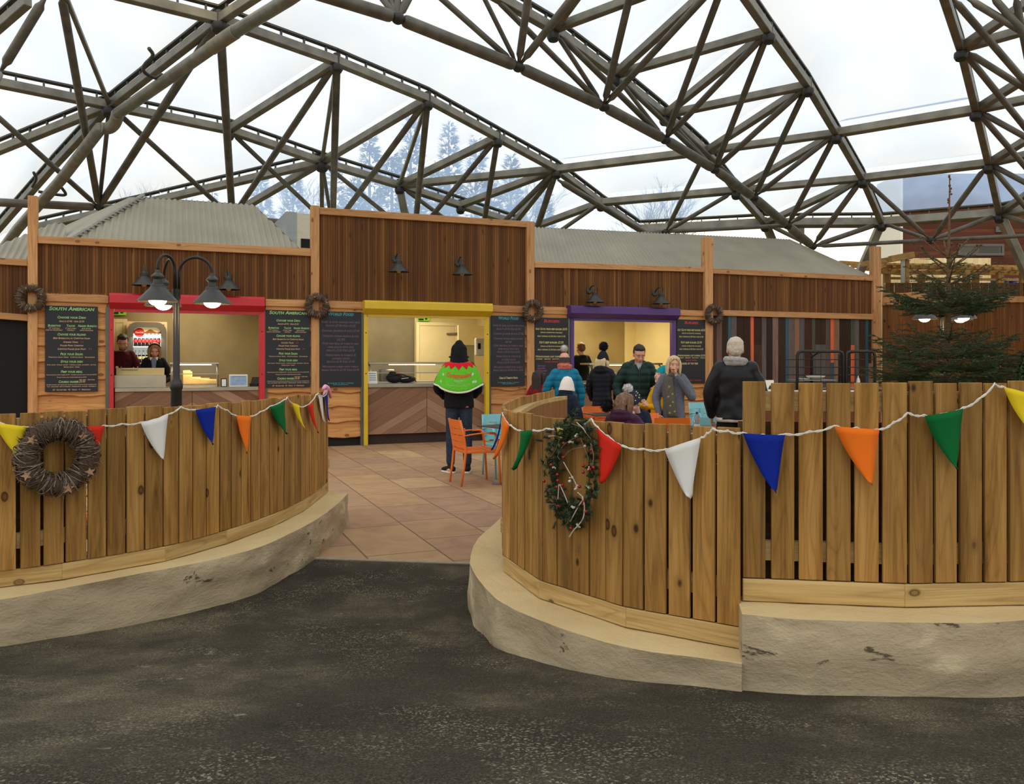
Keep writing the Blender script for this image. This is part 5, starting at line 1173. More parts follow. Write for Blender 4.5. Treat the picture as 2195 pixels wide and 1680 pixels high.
# glass-topped hot counters (gantries) on the worktops
GL = flat('clear_glass', (.9,.92,.9,1), .04); GL.node_tree.nodes['Principled BSDF'].inputs['Transmission Weight'].default_value = .92; GL.node_tree.nodes['Principled BSDF'].inputs['IOR'].default_value = 1.15
LITW = flat('heat_lamp_glow', (1,.68,.30,1), .4, emit=7)
def gantry(label, xl, xr, ytop, C, depth=.30, lamps=1, d=.42):
    z0 = C[1]; tl, tr = ft(xl, -depth), ft(xr, -depth); z1 = fac((xl+xr)/2, ytop, -depth)[1]; tc = (tl+tr)/2; w = (tr-tl)/2; h = z1-z0
    t = fthing('heated_gantry', label, 'food warmer', tc, z0+.001, -depth)
    for s in (-1, 1):
        mb = MB(); mb.tube([(s*(w-.03),0,0),(s*(w-.03),0,h-.1),(s*(w-.03),.08,h-.05)], .018, 8); mb.build('post', STAINL, t, smooth=True)
    mb = MB(); mb.box((-w,-.02,h-.04),(w,d,h)); bevel(mb.build('canopy', STAINL, t), .006, 1)
    mb = MB(); mb.box((-w+.02,-.03,h-.20),(w-.02,-.022,h-.045)); mb.build('glass_screen', GL, t)
    mb = MB(); mb.box((-w,-.035,h-.215),(w,-.015,h-.20)); mb.build('glass_rail', STAINL, t)
    for k in range(lamps):
        x = w*(-.25+1.1*k/max(1, lamps)); mb = MB(); mb.box((x-.16,.08,h-.055),(x+.16,.2,h-.041)); mb.build('heat_lamp', LITW, t)
        ld = bpy.data.lights.new('warm_light', 'AREA'); ld.size = .3; ld.energy = 2.5; ld.color = (1,.72,.36); lo = bpy.data.objects.new('warm_light', ld); COL.objects.link(lo); lo.location = t.matrix_basis @ Vector((x,.15,h-.07)); lo.rotation_euler = (0,0,FA)
    mb = MB(); mb.box((-w+.02,.02,.0),(w-.02,d+.03,.03)); mb.build('hot_plate', STAINL, t)
    return t, w, h
g1 = gantry('glass-fronted heated gantry on the red counter right of the lamp pole', 363, 470, 776, CR, .32, 2); g2 = gantry('long glass-fronted heated gantry on the yellow counter', 790, 962, 776, CY, .34, 3); g3 = gantry('heated gantry on the purple counter between the queueing coats', 1262, 1420, 778, CPU, .32, 2)
# stainless splash box at the left of the red counter
tc = ft(301, -.12); t = fthing('steel_splash_box', 'low stainless steel box at the red counter in front of the two staff', 'splash guard', tc, CR[1]+.001, -.12); w = (ft(358, -.12)-ft(247, -.12))/2
h1, h2 = [fac(300, y, -.12)[1]-CR[1] for y in (804, 789)]
mb = MB(); mb.box((-w,0,0),(w,.03,h1)); bevel(mb.build('front_panel', STAINL, t), .004, 1); mb = MB(); mb.box((-w,.10,h1*.2),(w-.02,.5,h1-.01)); mb.build('well', STAINL, t)
mb = MB(); mb.box((-w,.5,0),(w-.03,.53,h2)); mb.build('back_panel', flat('warm_steel', rgb(190,170,120), .3, .7), t)
mb = MB(); mb.tube([(-.32,.49,h2+.02),(-.32,.42,h2-.03),(-.06,.42,h2-.03),(-.06,.49,h2+.02)], .009, 6); mb.build('handle', STAINL, t)
# things on the red counter
def on_counter(name, label, cat, x, C, depth, rz=0): return thing(name, label, cat, fw(ft(x, -depth), C[1]+.001, -depth), FA+rz)
PAPER = flat('white_paper', rgb(232,230,222), .7)
t = on_counter('napkin_dispenser', 'small black and white napkin dispenser on the red counter', 'napkin dispenser', 480, CR, .08); mb = MB(); mb.box((-.05,0,0),(.05,.09,.145)); bevel(mb.build('body', BLACKM, t), .006, 1); mb = MB(); mb.box((-.036,-.004,.01),(.036,.0,.13)); mb.build('face_plate', PAPER, t)
t = on_counter('notice_stand', 'white and pale blue notice standing on the red counter', 'notice', 511, CR, .08); mb = MB(); mb.box((-.155,0,0),(.155,.006,.215)); mb.build('sheet', PAPER, t); mb = MB(); mb.box((-.14,-.002,.02),(.14,-.0005,.19)); mb.build('blue_print', flat('pale_blue_print', rgb(160,184,214), .7, 0, .2, 14), t); mb = MB(); mb.box((-.12,-.004,.165),(.12,-.002,.18))
for k in range(5): mb.box((-.12,-.004,.14-k*.022),(.10-.03*(k % 2),-.002,.144-k*.022))
mb.build('text_lines', flat('grey_print', rgb(120,140,170), .7), t); mb = MB(); mb.box((-.1,.006,0),(.1,.07,.004)); mb.build('foot', PAPER, t)
t = on_counter('card_terminal', 'black till terminal with a tilted screen at the end of the red counter', 'till', 543, CR, .2, -.5); mb = MB(); mb.box((-.07,0,0),(.07,.14,.05)); mb.build('base', BLACKM, t); mb = MB(); mb.cbox((0,.08,.14),(.2,.02,.17), 0, Matrix.Rotation(-.5, 4, 'X')); bevel(mb.build('screen', BLACKM, t), .006, 1)
q = random.Random(4)
for i, (x, wd_, hh, l) in enumerate(((402,.16,.26,'tall cream carton under the red counter gantry'), (421,.2,.14,'cream food box under the red counter gantry'), (437,.26,.12,'crumpled pale paper bag under the red counter gantry'), (458,.2,.1,'low cream food box by the gantry post'))):
    t = on_counter('food_box', l, 'food box', x, CR, .55); mb = MB(); n = 7
    mb.prism([(-wd_/2,0,.032),(wd_/2,0,.032),(wd_/2-.01*i,0,hh),(-wd_/2+.015*i,0,hh+.02)], (0,.14,0)); bevel(mb.build('body', flat('cream_card', rgb(206,190,140), .7, 0, .12, 10), t, recalc=True), .012, 2); mb = MB(); mb.box((-wd_/2+.02,.02,hh-.01),(wd_/2-.03,.12,hh+.025)); mb.build('lid', MATS['cream_card'], t)
# things on the yellow counter
t = on_counter('shoulder_bag', 'black bag slumped on the yellow counter', 'bag', 862, CY, .22, .0); mb = MB()
for c, r in (((-.12,.1,.10),(.17,.12,.10)), ((.1,.1,.075),(.2,.12,.075)), ((-.16,.1,.18),(.08,.07,.05))): mb.sph(c, r, 16, 10)
mb.build('body', flat('black_cloth', rgb(22,21,22), .8, 0, .3, 12), t, smooth=True); mb = MB(); mb.tube(catmull([(-.25,.02,.12),(-.08,-.03,.17),(.1,-.03,.13),(.28,.02,.03)], 5), .012, 6); mb.build('strap', MATS['black_cloth'], t, smooth=True); mb = MB(); mb.box((-.12,-.025,.17),(-.07,-.018,.205)); mb.build('orange_tag', flat('orange_tag', rgb(200,90,50), .6), t); mb = MB(); mb.beam((-.02,-.025,.08),(.12,-.02,.10),.012,.008); mb.build('white_zip', PAPER, t)
t = on_counter('price_card', 'white price card leaning at the left of the yellow counter', 'price card', 800, CY, .06, .2); mb = MB(); mb.cbox((0,.02,.115),(.19,.006,.23), 0, Matrix.Rotation(-.15, 4, 'X')); mb.build('sheet', PAPER, t); mb = MB()
for k in range(4): mb.cbox((0,.012,.19-k*.04),(.14,.006,.012), 0, Matrix.Rotation(-.15, 4, 'X'))
mb.build('text_lines', MATS['grey_print'], t); mb = MB(); mb.box((-.06,.03,0),(.06,.09,.004)); mb.build('foot', PAPER, t)
t = on_counter('metal_box', 'grey steel box behind the black bag on the yellow counter', 'box', 831, CY, .5); mb = MB(); mb.box((-.13,0,.03),(.13,.2,.26)); bevel(mb.build('body', ALU, t), .015, 2); mb = MB(); mb.box((.06,-.006,.05),(.12,0,.24)); mb.build('hinged_front', STAINL, t)
# drinks fridge
t = inside('drinks_fridge', 'tall lit drinks fridge with rows of cola bottles inside the red kiosk', 'fridge', 315, 690, 2.1, .19); u = px_m(315, 2.1); w = 40/u; zt = fac(315, 689, -2.1)[1]-.19; zb = .15; Dp = .55
FRG = flat('fridge_grey', rgb(104,98,86), .4, .3); FRL = flat('fridge_side', rgb(196,160,120), .4)
mb = MB(); mb.box((-w,.04,0),(-w+.05,Dp,zt)); mb.box((w-.05,.04,0),(w,Dp,zt)); mb.box((-w+.05,Dp-.03,0),(w-.05,Dp,zt)); mb.box((-w+.05,.04,zt-.05),(w-.05,Dp-.03,zt)); mb.box((-w+.05,.04,0),(w-.05,Dp-.03,zb)); mb.build('cabinet', FRL, t)
mb = MB(); iw, ih = w-.11, zt-.10; k = 8; outer = [(-w+.01,.0,.02),(w-.01,0,.02)]+[(w-.01-.18+.18*cos(a),0,zt-.19+.18*sin(a)) for a in [pi/2*i/k for i in range(k+1)]]+[(-w+.01+.18-.18*cos(a),0,zt-.19+.18*sin(a)) for a in [pi/2-pi/2*i/k for i in range(k+1)]]
inner = [(-iw,0,.16),(iw,0,.16)]+[(iw-.12+.12*cos(a),0,ih-.13+.12*sin(a)) for a in [pi/2*i/k for i in range(k+1)]]+[(-iw+.12-.12*cos(a),0,ih-.13+.12*sin(a)) for a in [pi/2-pi/2*i/k for i in range(k+1)]]
n = len(outer); mb.v = [Vector(p) for p in outer+inner]+[Vector((p[0],.045,p[2])) for p in outer+inner]
for i in range(n):
    j = (i+1) % n; mb.f += [(i,j,n+j,n+i),(2*n+i,3*n+i,3*n+j,2*n+j),(i,2*n+i,2*n+j,j),(n+i,n+j,3*n+j,3*n+i)]
mb.mi = [0]*len(mb.f); mb.build('door_frame', FRG, t, recalc=True)
hz = fac(315, 714, -2.1)[1]-.19
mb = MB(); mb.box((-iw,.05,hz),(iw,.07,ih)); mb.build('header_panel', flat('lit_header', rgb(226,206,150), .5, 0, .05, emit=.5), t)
mb = MB(); P = [(-iw,.049,hz)]+[(-iw+2*iw*i/14,.049,hz+.045+.03*sin(i*.9)) for i in range(15)]+[(iw,.049,hz)]; mb.prism(P, (0,-.003,0)); mb.build('header_dunes', flat('amber_print', rgb(168,104,42), .5), t)
mb = MB(); mb.lathe([(0,.012),(.085,.01),(.09,0),(0,0)], 24, (-iw*.55,.048,ih-.11), 0, Matrix.Rotation(pi/2,3,'X')); disc = mb.build('red_disc', flat('red_disc', rgb(210,36,28), .4), t)
V, F = text_mesh('Coca-Cola', .05, .14, .3, .0006, False); mb = MB(); mb.add([(v.x-iw*.55, .034-v.z, v.y+ih-.11) for v in V], F); mb.build('logo_lettering', PAPER, t)
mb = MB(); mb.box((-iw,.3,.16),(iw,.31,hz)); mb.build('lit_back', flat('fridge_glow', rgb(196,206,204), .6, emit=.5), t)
BR = flat('cola_dark', rgb(36,16,12), .15); RL = flat('red_label', rgb(196,40,36), .5); YLb = flat('yellow_label', rgb(224,214,160), .5); CLB = flat('clear_bottle', rgb(170,180,176), .15); RC_ = flat('red_cap', rgb(200,40,40), .4)
rows = [(fac(315, y, -2.1)[1]-.19) for y in (742, 778, 812)]
for r_, z in enumerate(rows):
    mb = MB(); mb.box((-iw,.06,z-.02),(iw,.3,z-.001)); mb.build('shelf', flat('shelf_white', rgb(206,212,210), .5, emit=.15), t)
FM = t.matrix_basis; proto = {}
for r_, z in enumerate(rows[:2]+[max(rows[2], .2)]):
    for i in range(7):
        x = -iw+.045+i*(2*iw-.09)/6; loc = FM @ Vector((x, .13, z))
        if r_ in proto: copy_thing(proto[r_], loc, FA, proto[r_]['label']); continue
        bt = thing('drink_bottle', ('red-labelled cola bottle on the top fridge shelf', 'cream-labelled bottle on the middle fridge shelf', 'clear bottle on the lowest visible fridge shelf')[r_], 'bottle', loc, FA, ('cola bottles on the top fridge shelf', 'bottles on the middle fridge shelf', 'bottles on the lowest fridge shelf')[r_])
        mb = MB(); mb.lathe([(0,0),(.03,0),(.034,.02),(.03,.06),(.033,.12),(.024,.16)], 12); mb.build('filled_body', BR if r_ < 2 else CLB, bt, smooth=True)
        mb = MB(); mb.lathe([(.024,.16),(.013,.20),(.012,.225)], 12); mb.build('neck', CLB, bt, smooth=True)
        mb = MB(); mb.lathe([(.034,.075),(.035,.078),(.035,.125),(.034,.128)], 12); mb.build('label', (RL, YLb, YLb)[r_], bt, smooth=True)
        mb = MB(); mb.lathe([(0,.25),(.014,.248),(.014,.225),(0,.225)], 10); mb.build('cap', (RC_, CLB, CLB)[r_], bt); proto[r_] = bt
        index_kids()
ld = bpy.data.lights.new('fridge_light', 'AREA'); ld.size = .5; ld.energy = 5; lo = bpy.data.objects.new('fridge_light', ld); COL.objects.link(lo); lo.location = FM @ Vector((0,.07,hz-.03)); lo.rotation_euler = (radians(25),0,FA)
# sockets and shelf in the purple kiosk
t = inside('wall_sockets', 'pair of black switch plates on the cream wall in the purple kiosk', 'switch plate', 1411, 766, 2.7)
for k in (-1, 1): mb = MB(); mb.box((-.07,-.02,.09*k-.075),(.07,0,.09*k+.075)); bevel(mb.build('plate', BLACKM, t), .01, 1)
for k in (-1, 1): mb = MB(); mb.box((-.02,-.026,.09*k-.03),(.02,-.018,.09*k+.03)); mb.build('switch', PAPER, t)
t = on_counter('black_drawer_unit', 'black oven front with a handle set under the purple counter top', 'oven', 1262, CPU, -.035); mb = MB(); mb.box((-.3,0,-.2),(.3,.02,-.02)); bevel(mb.build('front', BLACKM, t), .004, 1); mb = MB(); mb.tube([(-.1,-.02,-.1),(.1,-.02,-.1)], .008, 6); mb.build('handle', ALU, t)
# ------------------------------------------------------------------ behind: brown fence, pergola, buildings, trees
def wpath(pts): return [at(x, HY, Y).to_2d() for x, Y in pts]
BP = wpath([(1891,20.3), (1945,19.9), (2010,19.3), (2075,18.6), (2140,17.6), (2195,16.6), (2290,15.2)])
t = thing('board_fence', 'tall reddish-brown board fence behind the spruce tree', 'fence', (BP[0].x, BP[0].y, 0)); S = resample(BP, 61)
zt_ = lambda p: EYE+(HY-(655 if (CX+FPX*p.x/p.y) < 1960 else 648))/FPX*p.y
for i in range(60):
    a, b = S[i], S[i+1]; d = (b-a).normalized(); ln = (b-a).length; c = (a+b)/2; z = zt_(c); mb = MB(); mb.box((-ln/2+.004,0,0),(ln/2-.004,.02,z))
    o = mb.build('board', BROWNF, t); o.matrix_basis = Matrix.Translation(Vector((c.x, c.y, 0))-Vector(t.location)) @ Matrix.Rotation(atan2(d.y,d.x),4,'Z')
for i in range(0, 60, 6):
    a, b = S[i], S[min(60, i+6)]; mb = MB(); h = EYE+(HY-636)/FPX*a.y-zt_(a); hh = .3 if i < 12 else .12
    mb.beam(Vector((a.x,a.y-.03,zt_(a)+hh/2)), Vector((b.x,b.y-.03,zt_(b)+hh/2)), .06, hh); mb.build('top_cap', PICKET if False else LARCH, t, world=True)
# slatted fence beyond with pale gaps
DBF = wood('dark_fence_board', rgb(92,58,30), rgb(66,40,18), rgb(106,70,38), 'Z', .8, True, .8)
t = thing('slatted_fence', 'darker slatted fence seen above the brown board fence', 'fence', at(1898, HY, 22.5)*1); z0, z1 = EYE+(HY-640)/FPX*22.5, EYE+(HY-606)/FPX*22.5
for i in range(34):
    x0 = 1900+i*9.2; a, b = at(x0, HY, 22.5), at(x0+(7.2 if i % 2 else 8.5), HY, 22.5); mb = MB(); mb.box((a.x,22.5,1.2),(b.x,22.53,z1)); mb.build('board', DBF, t, world=True)
a, b = at(1895, HY, 22.56), at(2215, HY, 22.56); mb = MB(); mb.box((a.x,22.56,z1-.05),(b.x,22.6,z1)); mb.box((a.x,22.56,1.2),(b.x,22.6,1.4)); mb.build('rail', KICKM, t, world=True)
t.location = (t.location.x, 22.5, t.location.z); 
# pergola
pg = at(2050, HY, 24); t = thing('pergola', 'timber pergola with projecting rafters behind the brown fence', 'pergola', (pg.x, pg.y, 0))
for i, (x0, x1, Y, yt) in enumerate(((1940,1950,22.9,556), (2068,2080,23.5,568), (2140,2153,24,582), (2190,2202,24,582), (1897,1910,24.5,585), (1971,1984,25,588), (2088,2100,25,588))):
    a, b = at(x0, HY, Y), at(x1, HY, Y); mb = MB(); mb.box((a.x,Y,0),(b.x,Y+.15,EYE+(HY-yt)/FPX*Y)); bevel(mb.build('post', wood('pergola_post', rgb(150,118,66), rgb(118,88,44), rgb(170,138,84), 'Z', .6, True), t, world=True), .01, 1)
for (x0, y0, x1, y1, Y, h) in ((1895,571,2215,577,24,8), (1895,584,2215,586,24.6,8), (1895,596,2215,600,25.3,5), (1895,566,2215,572,26,5)):
    A_, B2 = at(x0, y0, Y), at(x1, y1, Y); mb = MB(); mb.beam(A_, B2, .07, h/FPX*Y); mb.build('beam', PERG, t, world=True)
for i in range(17):
    x = 1898+i*20; A_ = at(x, 568+i*.35, 23.7); mb = MB(); mb.beam(A_, A_+Vector((.75+.1*(i % 3), 2.6, .12)), .06, .13); mb.build('rafter', PERG, t, world=True)
mb = MB(); A_, B2 = at(1845, 567, 23.4), at(1957, 548, 22.9); mb.beam(A_, B2, .1, .14); mb.beam(at(1908,555,22.8), at(1957,546,22.8), .2, .16); mb.build('cross_beam', PERG, t, world=True)
mb = MB(); A_, B2 = at(1800, 563, 25), at(1905, 588, 24.2)
for k in range(4): mb.beam(A_.lerp(B2, k/4), A_.lerp(B2, k/4)+Vector((1.2,.4,-.02)), .09, .12)
mb.build('side_beams', PERG, t, world=True)
for k in (0, 1, 2):
    mb = MB(); x = 1932.5+k*2.6; mb.tube([at(x,640,22.8), at(x,556,22.8), at(x-2,549,22.8), at(x-8,546,22.8)], .022, 6); mb.build('conduit', flat('grey_conduit', rgb(176,176,168), .5), t, smooth=True, world=True)
# cream boarded hoarding and barrels
t = thing('cream_hoarding', 'cream vertical-boarded wall behind the pergola', 'hoarding', at(1990, HY, 27)); p = at(1990, HY, 27); t.location = (p.x, 27, 0); t.matrix_basis = Matrix.Translation((p.x, 27, 0))
a, b = at(1880, HY, 27), at(2124, HY, 27); mb = MB(); mb.box((a.x,27,0),(b.x,27.1,EYE+(HY-553)/FPX*27)); mb.build('panel', board_mat('cream_boards', [(0, rgb(214,196,152)), (1, rgb(232,218,178))], .16), t, world=True)
a, b = at(2124, HY, 27), at(2240, HY, 27); mb = MB(); mb.box((a.x,27,0),(b.x,27.1,EYE+(HY-607)/FPX*27)); mb.build('low_panel', MATS['cream_boards'], t, world=True)
for i in range(3):
    c = at(2134+i*19, HY, 26.2); zb = EYE+(HY-607)/FPX*26.2; z = EYE+(HY-596)/FPX*26.2
    t = thing('barrel', ('blue barrel nearest the cream boards behind the pergola', 'middle blue barrel behind the pergola', 'blue barrel farthest from the cream boards behind the pergola')[i], 'barrel', (c.x, 26.2, 0), 0, 'blue barrels behind the pergola'); mb = MB(); mb.lathe([(0,zb-1),(.13,zb-1),(.14,zb),(.14,z-.05),(.12,z),(0,z)], 14); crisp(mb.build('body', flat('blue_plastic', rgb(24,44,120), .4), t)); mb = MB(); mb.lathe([(.142,zb+.05),(.15,zb+.06),(.142,zb+.07)], 14); mb.build('hoop', MATS['blue_plastic'], t)
# brown clad building
Yb = 42; a, b = at(1935, HY, Yb), at(2420, HY, Yb); zt2 = EYE+(HY-372)/FPX*Yb
t = thing('clad_building', 'dark brown timber-clad building beyond the dome, with long windows', 'building', (a.x, Yb, 0)); mb = MB(); mb.box((0,0,-1),(b.x-a.x,2.7,zt2)); mb.build('wall', board_mat('brown_cladding', [(0, rgb(70,36,26)), (.5, rgb(84,44,32)), (1, rgb(98,56,40))], .16, 2, grain='X'), t)
mb = MB(); mb.box((-.12,-.02,-1),(-.001,2.72,zt2+.02)); o = mb.build('side_wall', flat('lit_side_tone', rgb(214,214,212), .8, 0, .05, 1), t); o['label'] = 'side wall painted pale for the light on it'  # light on the side wall is put into this pale colour
def win(x0, y0, x1, y1):
    A_, B2 = at(x0, y0, Yb)-Vector((a.x,Yb,0)), at(x1, y1, Yb)-Vector((a.x,Yb,0)); mb = MB(); e = .12
    mb.box((A_.x,-.08,B2.z),(B2.x,-.0,B2.z+e)); mb.box((A_.x,-.08,A_.z-e),(B2.x,0,A_.z)); mb.box((A_.x,-.08,B2.z+e),(A_.x+e,0,A_.z-e)); mb.box((B2.x-e,-.08,B2.z+e),(B2.x,0,A_.z-e)); f = mb.build('window', flat('window_frame_grey', rgb(74,76,78), .5), t)
    mb = MB(); mb.box((A_.x+e,-.03,B2.z+e),(B2.x-e,-.005,A_.z-e)); mb.build('pane', flat('dark_pane', rgb(56,54,50), .12), f)
    mb = MB(); xm = A_.x+(B2.x-A_.x)*.47; mb.box((xm,-.02+.0,B2.z+e),(B2.x-e-.1,-.034,B2.z+(A_.z-B2.z)*.75)); mb.build('open_light', flat('darker_pane', rgb(24,22,20), .12), f)
win(2052,523,2151,548); win(2133,486,2162,498)
# floodlight on a pole
p = at(1716, 500, 33); t = thing('floodlight_pole', 'small distant floodlight on a pole beyond the ring beam', 'floodlight', (p.x, p.y, 0)); mb = MB(); mb.tube([(0,0,-.5),(0,0,p.z)], .04, 6); mb.build('pole', RAILM, t); mb = MB(); mb.box((-.12,-.1,p.z-.1),(.12,.1,p.z+.28)); mb.build('head', RAILM, t)
# trees outside
CONF = flat('conifer_needles', rgb(50,62,50), .9, 0, .3, 1.0); BARK = flat('bark', rgb(84,74,64), .9, 0, .2, 6); BARE = flat('bare_twigs', rgb(104,92,82), .9, 0, .2, 4)
def conifer(label, x, ytop, Y, wpx, seed, n=420):
    q = random.Random(seed); p = at(x, HY, Y); H_ = EYE+(HY-ytop)/FPX*Y; Wd = wpx/FPX*Y/2; t = thing('pine_tree', label, 'tree', (p.x, Y, -.3), 0, 'trees outside the dome')
    mb = MB(); mb.tube([(0,0,0),(0,0,H_*.5),(0,0,H_)], [.28,.18,.03], 8); mb.build('trunk', BARK, t, smooth=True); mb = MB()
    for i in range(n):
        f = q.random()**.8; z = H_*(.18+.82*f); r = Wd*(1-f)**.7*q.uniform(.3, 1.05)+.12; a = q.uniform(0, 2*pi); c = Vector((r*cos(a), r*sin(a), z+q.uniform(-.3,.3)))
        s = q.uniform(.45, .95)*(1.15-.6*f); ax = Vector((cos(a), sin(a), q.uniform(-.2,.6))).normalized(); b1 = ax.cross(Vector((0,0,1))).normalized()
        for k in range(5):
            e = (ax+b1*q.uniform(-.9,.9)+Vector((0,0,q.uniform(-.5,.8)))).normalized()*s; w = b1*(.10*s)+Vector((0,0,.06*s)); o = len(mb.v); mb.v += [c-w, c+w, c+e]; mb.f.append((o,o+1,o+2)); mb.mi.append(0)
    mb.build('foliage', CONF, t); return t
for i, (x, yt, Y, w, l) in enumerate(((880,244,50,110,'tallest pine seen through the foil above the tall cladding'), (792,282,52,130,'bushy pine left of the tallest one beyond the foil'), (962,262,54,120,'broad pine right of the tallest one beyond the foil'), (1020,290,55,130,'dense pine farther along the tree belt beyond the foil'), (712,330,56,120,'lower pine behind the hub over the first timber post'), (628,362,58,110,'low pine above the red kiosk ridge end'), (560,372,60,110,'low pine just left of the container'), (1095,330,56,110,'pine beyond the foil above the yellow kiosk corner'), (1165,400,57,80,'small pine at the end of the tree belt'), (455,392,62,26,'lone thin treetop beyond the red kiosk ridge'), (840,330,47,160,'wide low pine filling the gap below the tallest one'), (940,350,46,170,'wide low pine above the yellow shutter lamps'), (760,380,48,150,'low pine beside the timber post top'), (1050,380,48,150,'low pine above the tall cladding end'))):
    conifer(l, x, yt, Y, w, 40+i, 620 if w > 60 else 120)
def bare_tree(label, x, ytop, Y, wpx, seed):
    q = random.Random(seed); p = at(x, HY, Y); H_ = EYE+(HY-ytop)/FPX*Y; t = thing('bare_tree', label, 'tree', (p.x, Y, -.3), 0, 'bare trees outside the dome'); mb = MB(); sp = wpx/FPX*Y/2
    mb.tube([(0,0,0),(.1,0,H_*.45),(0,.1,H_*.75)], [.2,.14,.07], 6); mb.build('trunk', BARK, t, smooth=True); mb = MB()
    def grow(a, d, ln, r, lv):
        b = a+d*ln; mb.tube([a, (a+b)/2+Vector((q.gauss(0,.05),q.gauss(0,.05),0))*ln, b], [r, r*.8, r*.5], 3, cap=False)
        if lv:
            for _ in range(4): grow(a.lerp(b, q.uniform(.4,1)), (d+Vector((q.gauss(0,.45),q.gauss(0,.45),q.uniform(0,.35)))).normalized(), ln*q.uniform(.5,.75), r*.5, lv-1)
    for k in range(9):
        a = k*2.4; grow(Vector((0,0,H_*(.35+.045*k))), Vector((cos(a)*sp*.25, sin(a)*sp*.25, 1.1)).normalized(), H_*.26*(1-.04*k), .05, 3)
    mb.build('branches', BARE, t)
for i, a in enumerate(((1395,372,50,120,'bare tree seen through the foil above the purple roof'), (1440,395,52,90,'second bare tree above the purple roof'), (300,385,52,110,'bare tree seen through the foil above the red kiosk roof'), (360,400,55,90,'second bare tree above the red kiosk roof'), (1120,350,52,110,'bare tree beside the pines over the cladding corner'), (650,380,50,110,'bare tree among the pines over the red kiosk'))):
    bare_tree(a[4], *a[:4], 70+i)

# ------------------------------------------------------------------ spruce and shrub behind the high fence
SPR = flat('spruce_needles', rgb(54,74,38), .85, 0, .35, 12); SPB = flat('spruce_bark', rgb(104,78,52), .9, 0, .25, 14); BUD = flat('brown_bud', rgb(112,66,36), .8)
YT = 9.8; p = at(2033, HY, YT); t = thing('spruce_tree', 'young spruce tree with a long bare leader behind the high right fence', 'tree', (p.x, YT, 0)); q = random.Random(5)
zpx = lambda y: EYE+(HY-y)/FPX*YT
ZT = zpx(378); mb = MB(); mb.tube([(0,0,0),(-.01,0,zpx(820)),(0,0,zpx(640)),(.0,0,zpx(560)),(.01,0,zpx(470)),(.015,0,ZT)], [.055,.040,.030,.019,.011,.006], 10); mb.build('trunk', SPB, t, smooth=True)
mbb, mbn, mbd = MB(), MB(), MB()
def needles(a, b, n, ln, mbx, up=.25):
    ax = (b-a).normalized()
    for i in range(n):
        f = (i+q.random())/n; c = a.lerp(b, f); v = Vector((q.gauss(0,1), q.gauss(0,1), q.gauss(0,1)+up)); v = (v-ax*v.dot(ax)).normalized(); e = c+(v*.75+ax*.75).normalized()*ln*q.uniform(.7,1.15); s = v.cross(ax).normalized()*.0034
        o = len(mbx.v); mbx.v += [c-s, c+s, e]; mbx.f.append((o,o+1,o+2)); mbx.mi.append(0)
def branch(z, a, ln, rise, twigs, dens=1.0, droop=.25):
    d = Vector((cos(a), sin(a), 0)); P = []
    for k in range(9):
        f = k/8; P.append(Vector((0,0,z))+d*ln*f+Vector((0,0,ln*(rise*f-droop*f*f+.30*f**3))))
    mbb.tube(P, [.009*(1-.8*k/8)+.0015 for k in range(9)], 5)
    for k in range(2, 8): needles(P[k], P[k+1], int(46*dens), .026, mbn)
    mbd.sph(P[-1], .010, 6, 4)
    for j in range(twigs):
        f = .25+.72*j/max(1, twigs-1); i = min(7, int(f*8)); c = P[i].lerp(P[i+1], f*8-i); tl = ln*(.42*(1-f)+.14)*q.uniform(.8,1.2)
        for s in (-1, 1):
            w = (d*.75+Vector((-d.y, d.x, 0))*s*.8+Vector((0,0,q.uniform(-.15,.2)))).normalized(); e = c+w*tl; mbb.tube([c, e], [.004, .0015], 3, cap=False); needles(c, e, int(tl/.0035*dens*.95), .025, mbn)
            if tl > .13:
                for g in (.4, .7):
                    c2 = c.lerp(e, g); w2 = (w+Vector((-w.y, w.x, 0))*(.8*q.choice((-1,1)))+Vector((0,0,q.uniform(-.2,.2)))).normalized(); e2 = c2+w2*tl*.4; needles(c2, e2, int(tl*.4/.0035*dens*.95), .023, mbn)
for i in range(6):
    a = i*1.05+.3; ln = q.uniform(.22,.42); d = Vector((cos(a), sin(a)*.8, 0)); b0 = Vector((0,0,zpx(551))); e = b0+d*ln*.8+Vector((0,0,ln*.62)); mbb.tube([b0, b0.lerp(e,.5)-Vector((0,0,.02)), e], [.010,.008,.006], 6); mbd.sph(e, .013, 6, 5); mbd.sph(b0+d*.02, .018, 6, 5)
    for k in range(3): mbd.sph(b0.lerp(e, .45+.22*k)+Vector((q.gauss(0,.008),0,.01)), .009, 5, 4)
for y, dx in ((378,.02),(398,.03),(410,.035),(428,-.0),(448,.01)): mbd.sph((dx*.5,0,zpx(y)), (.014,.014,.022), 7, 5); mbd.sph((dx,.0,zpx(y+6)), .013, 7, 5)
for z, n, l0, l1, rise, tw, dn in ((zpx(580),7,.30,.42,.7,3,.5), (zpx(612),7,.32,.5,.45,4,.55), (zpx(636),8,.42,.62,.3,6,.7), (zpx(658),10,.52,.74,.22,9,1.0), (zpx(672),9,.45,.70,.18,9,1.0), (zpx(728),7,.34,.52,.16,4,.5), (zpx(745),8,.5,.8,.25,7,.75), (zpx(770),10,.62,.92,.22,10,1.0), (zpx(795),11,.66,.98,.18,10,1.0), (zpx(818),11,.6,1.0,.12,10,1.0), (zpx(850),10,.7,1.05,.1,7,.8)):
    o = q.uniform(0, 6)
    for i in range(n): branch(z+q.uniform(-.05,.05), o+i*2*pi/n+q.uniform(-.2,.2), q.uniform(l0, l1), rise+q.uniform(-.06,.1), tw, dn)
mbb.build('branches', SPB, t); mbn.build('needles', SPR, t); mbd.build('buds', BUD, t, smooth=True)['kind'] = 'stuff'
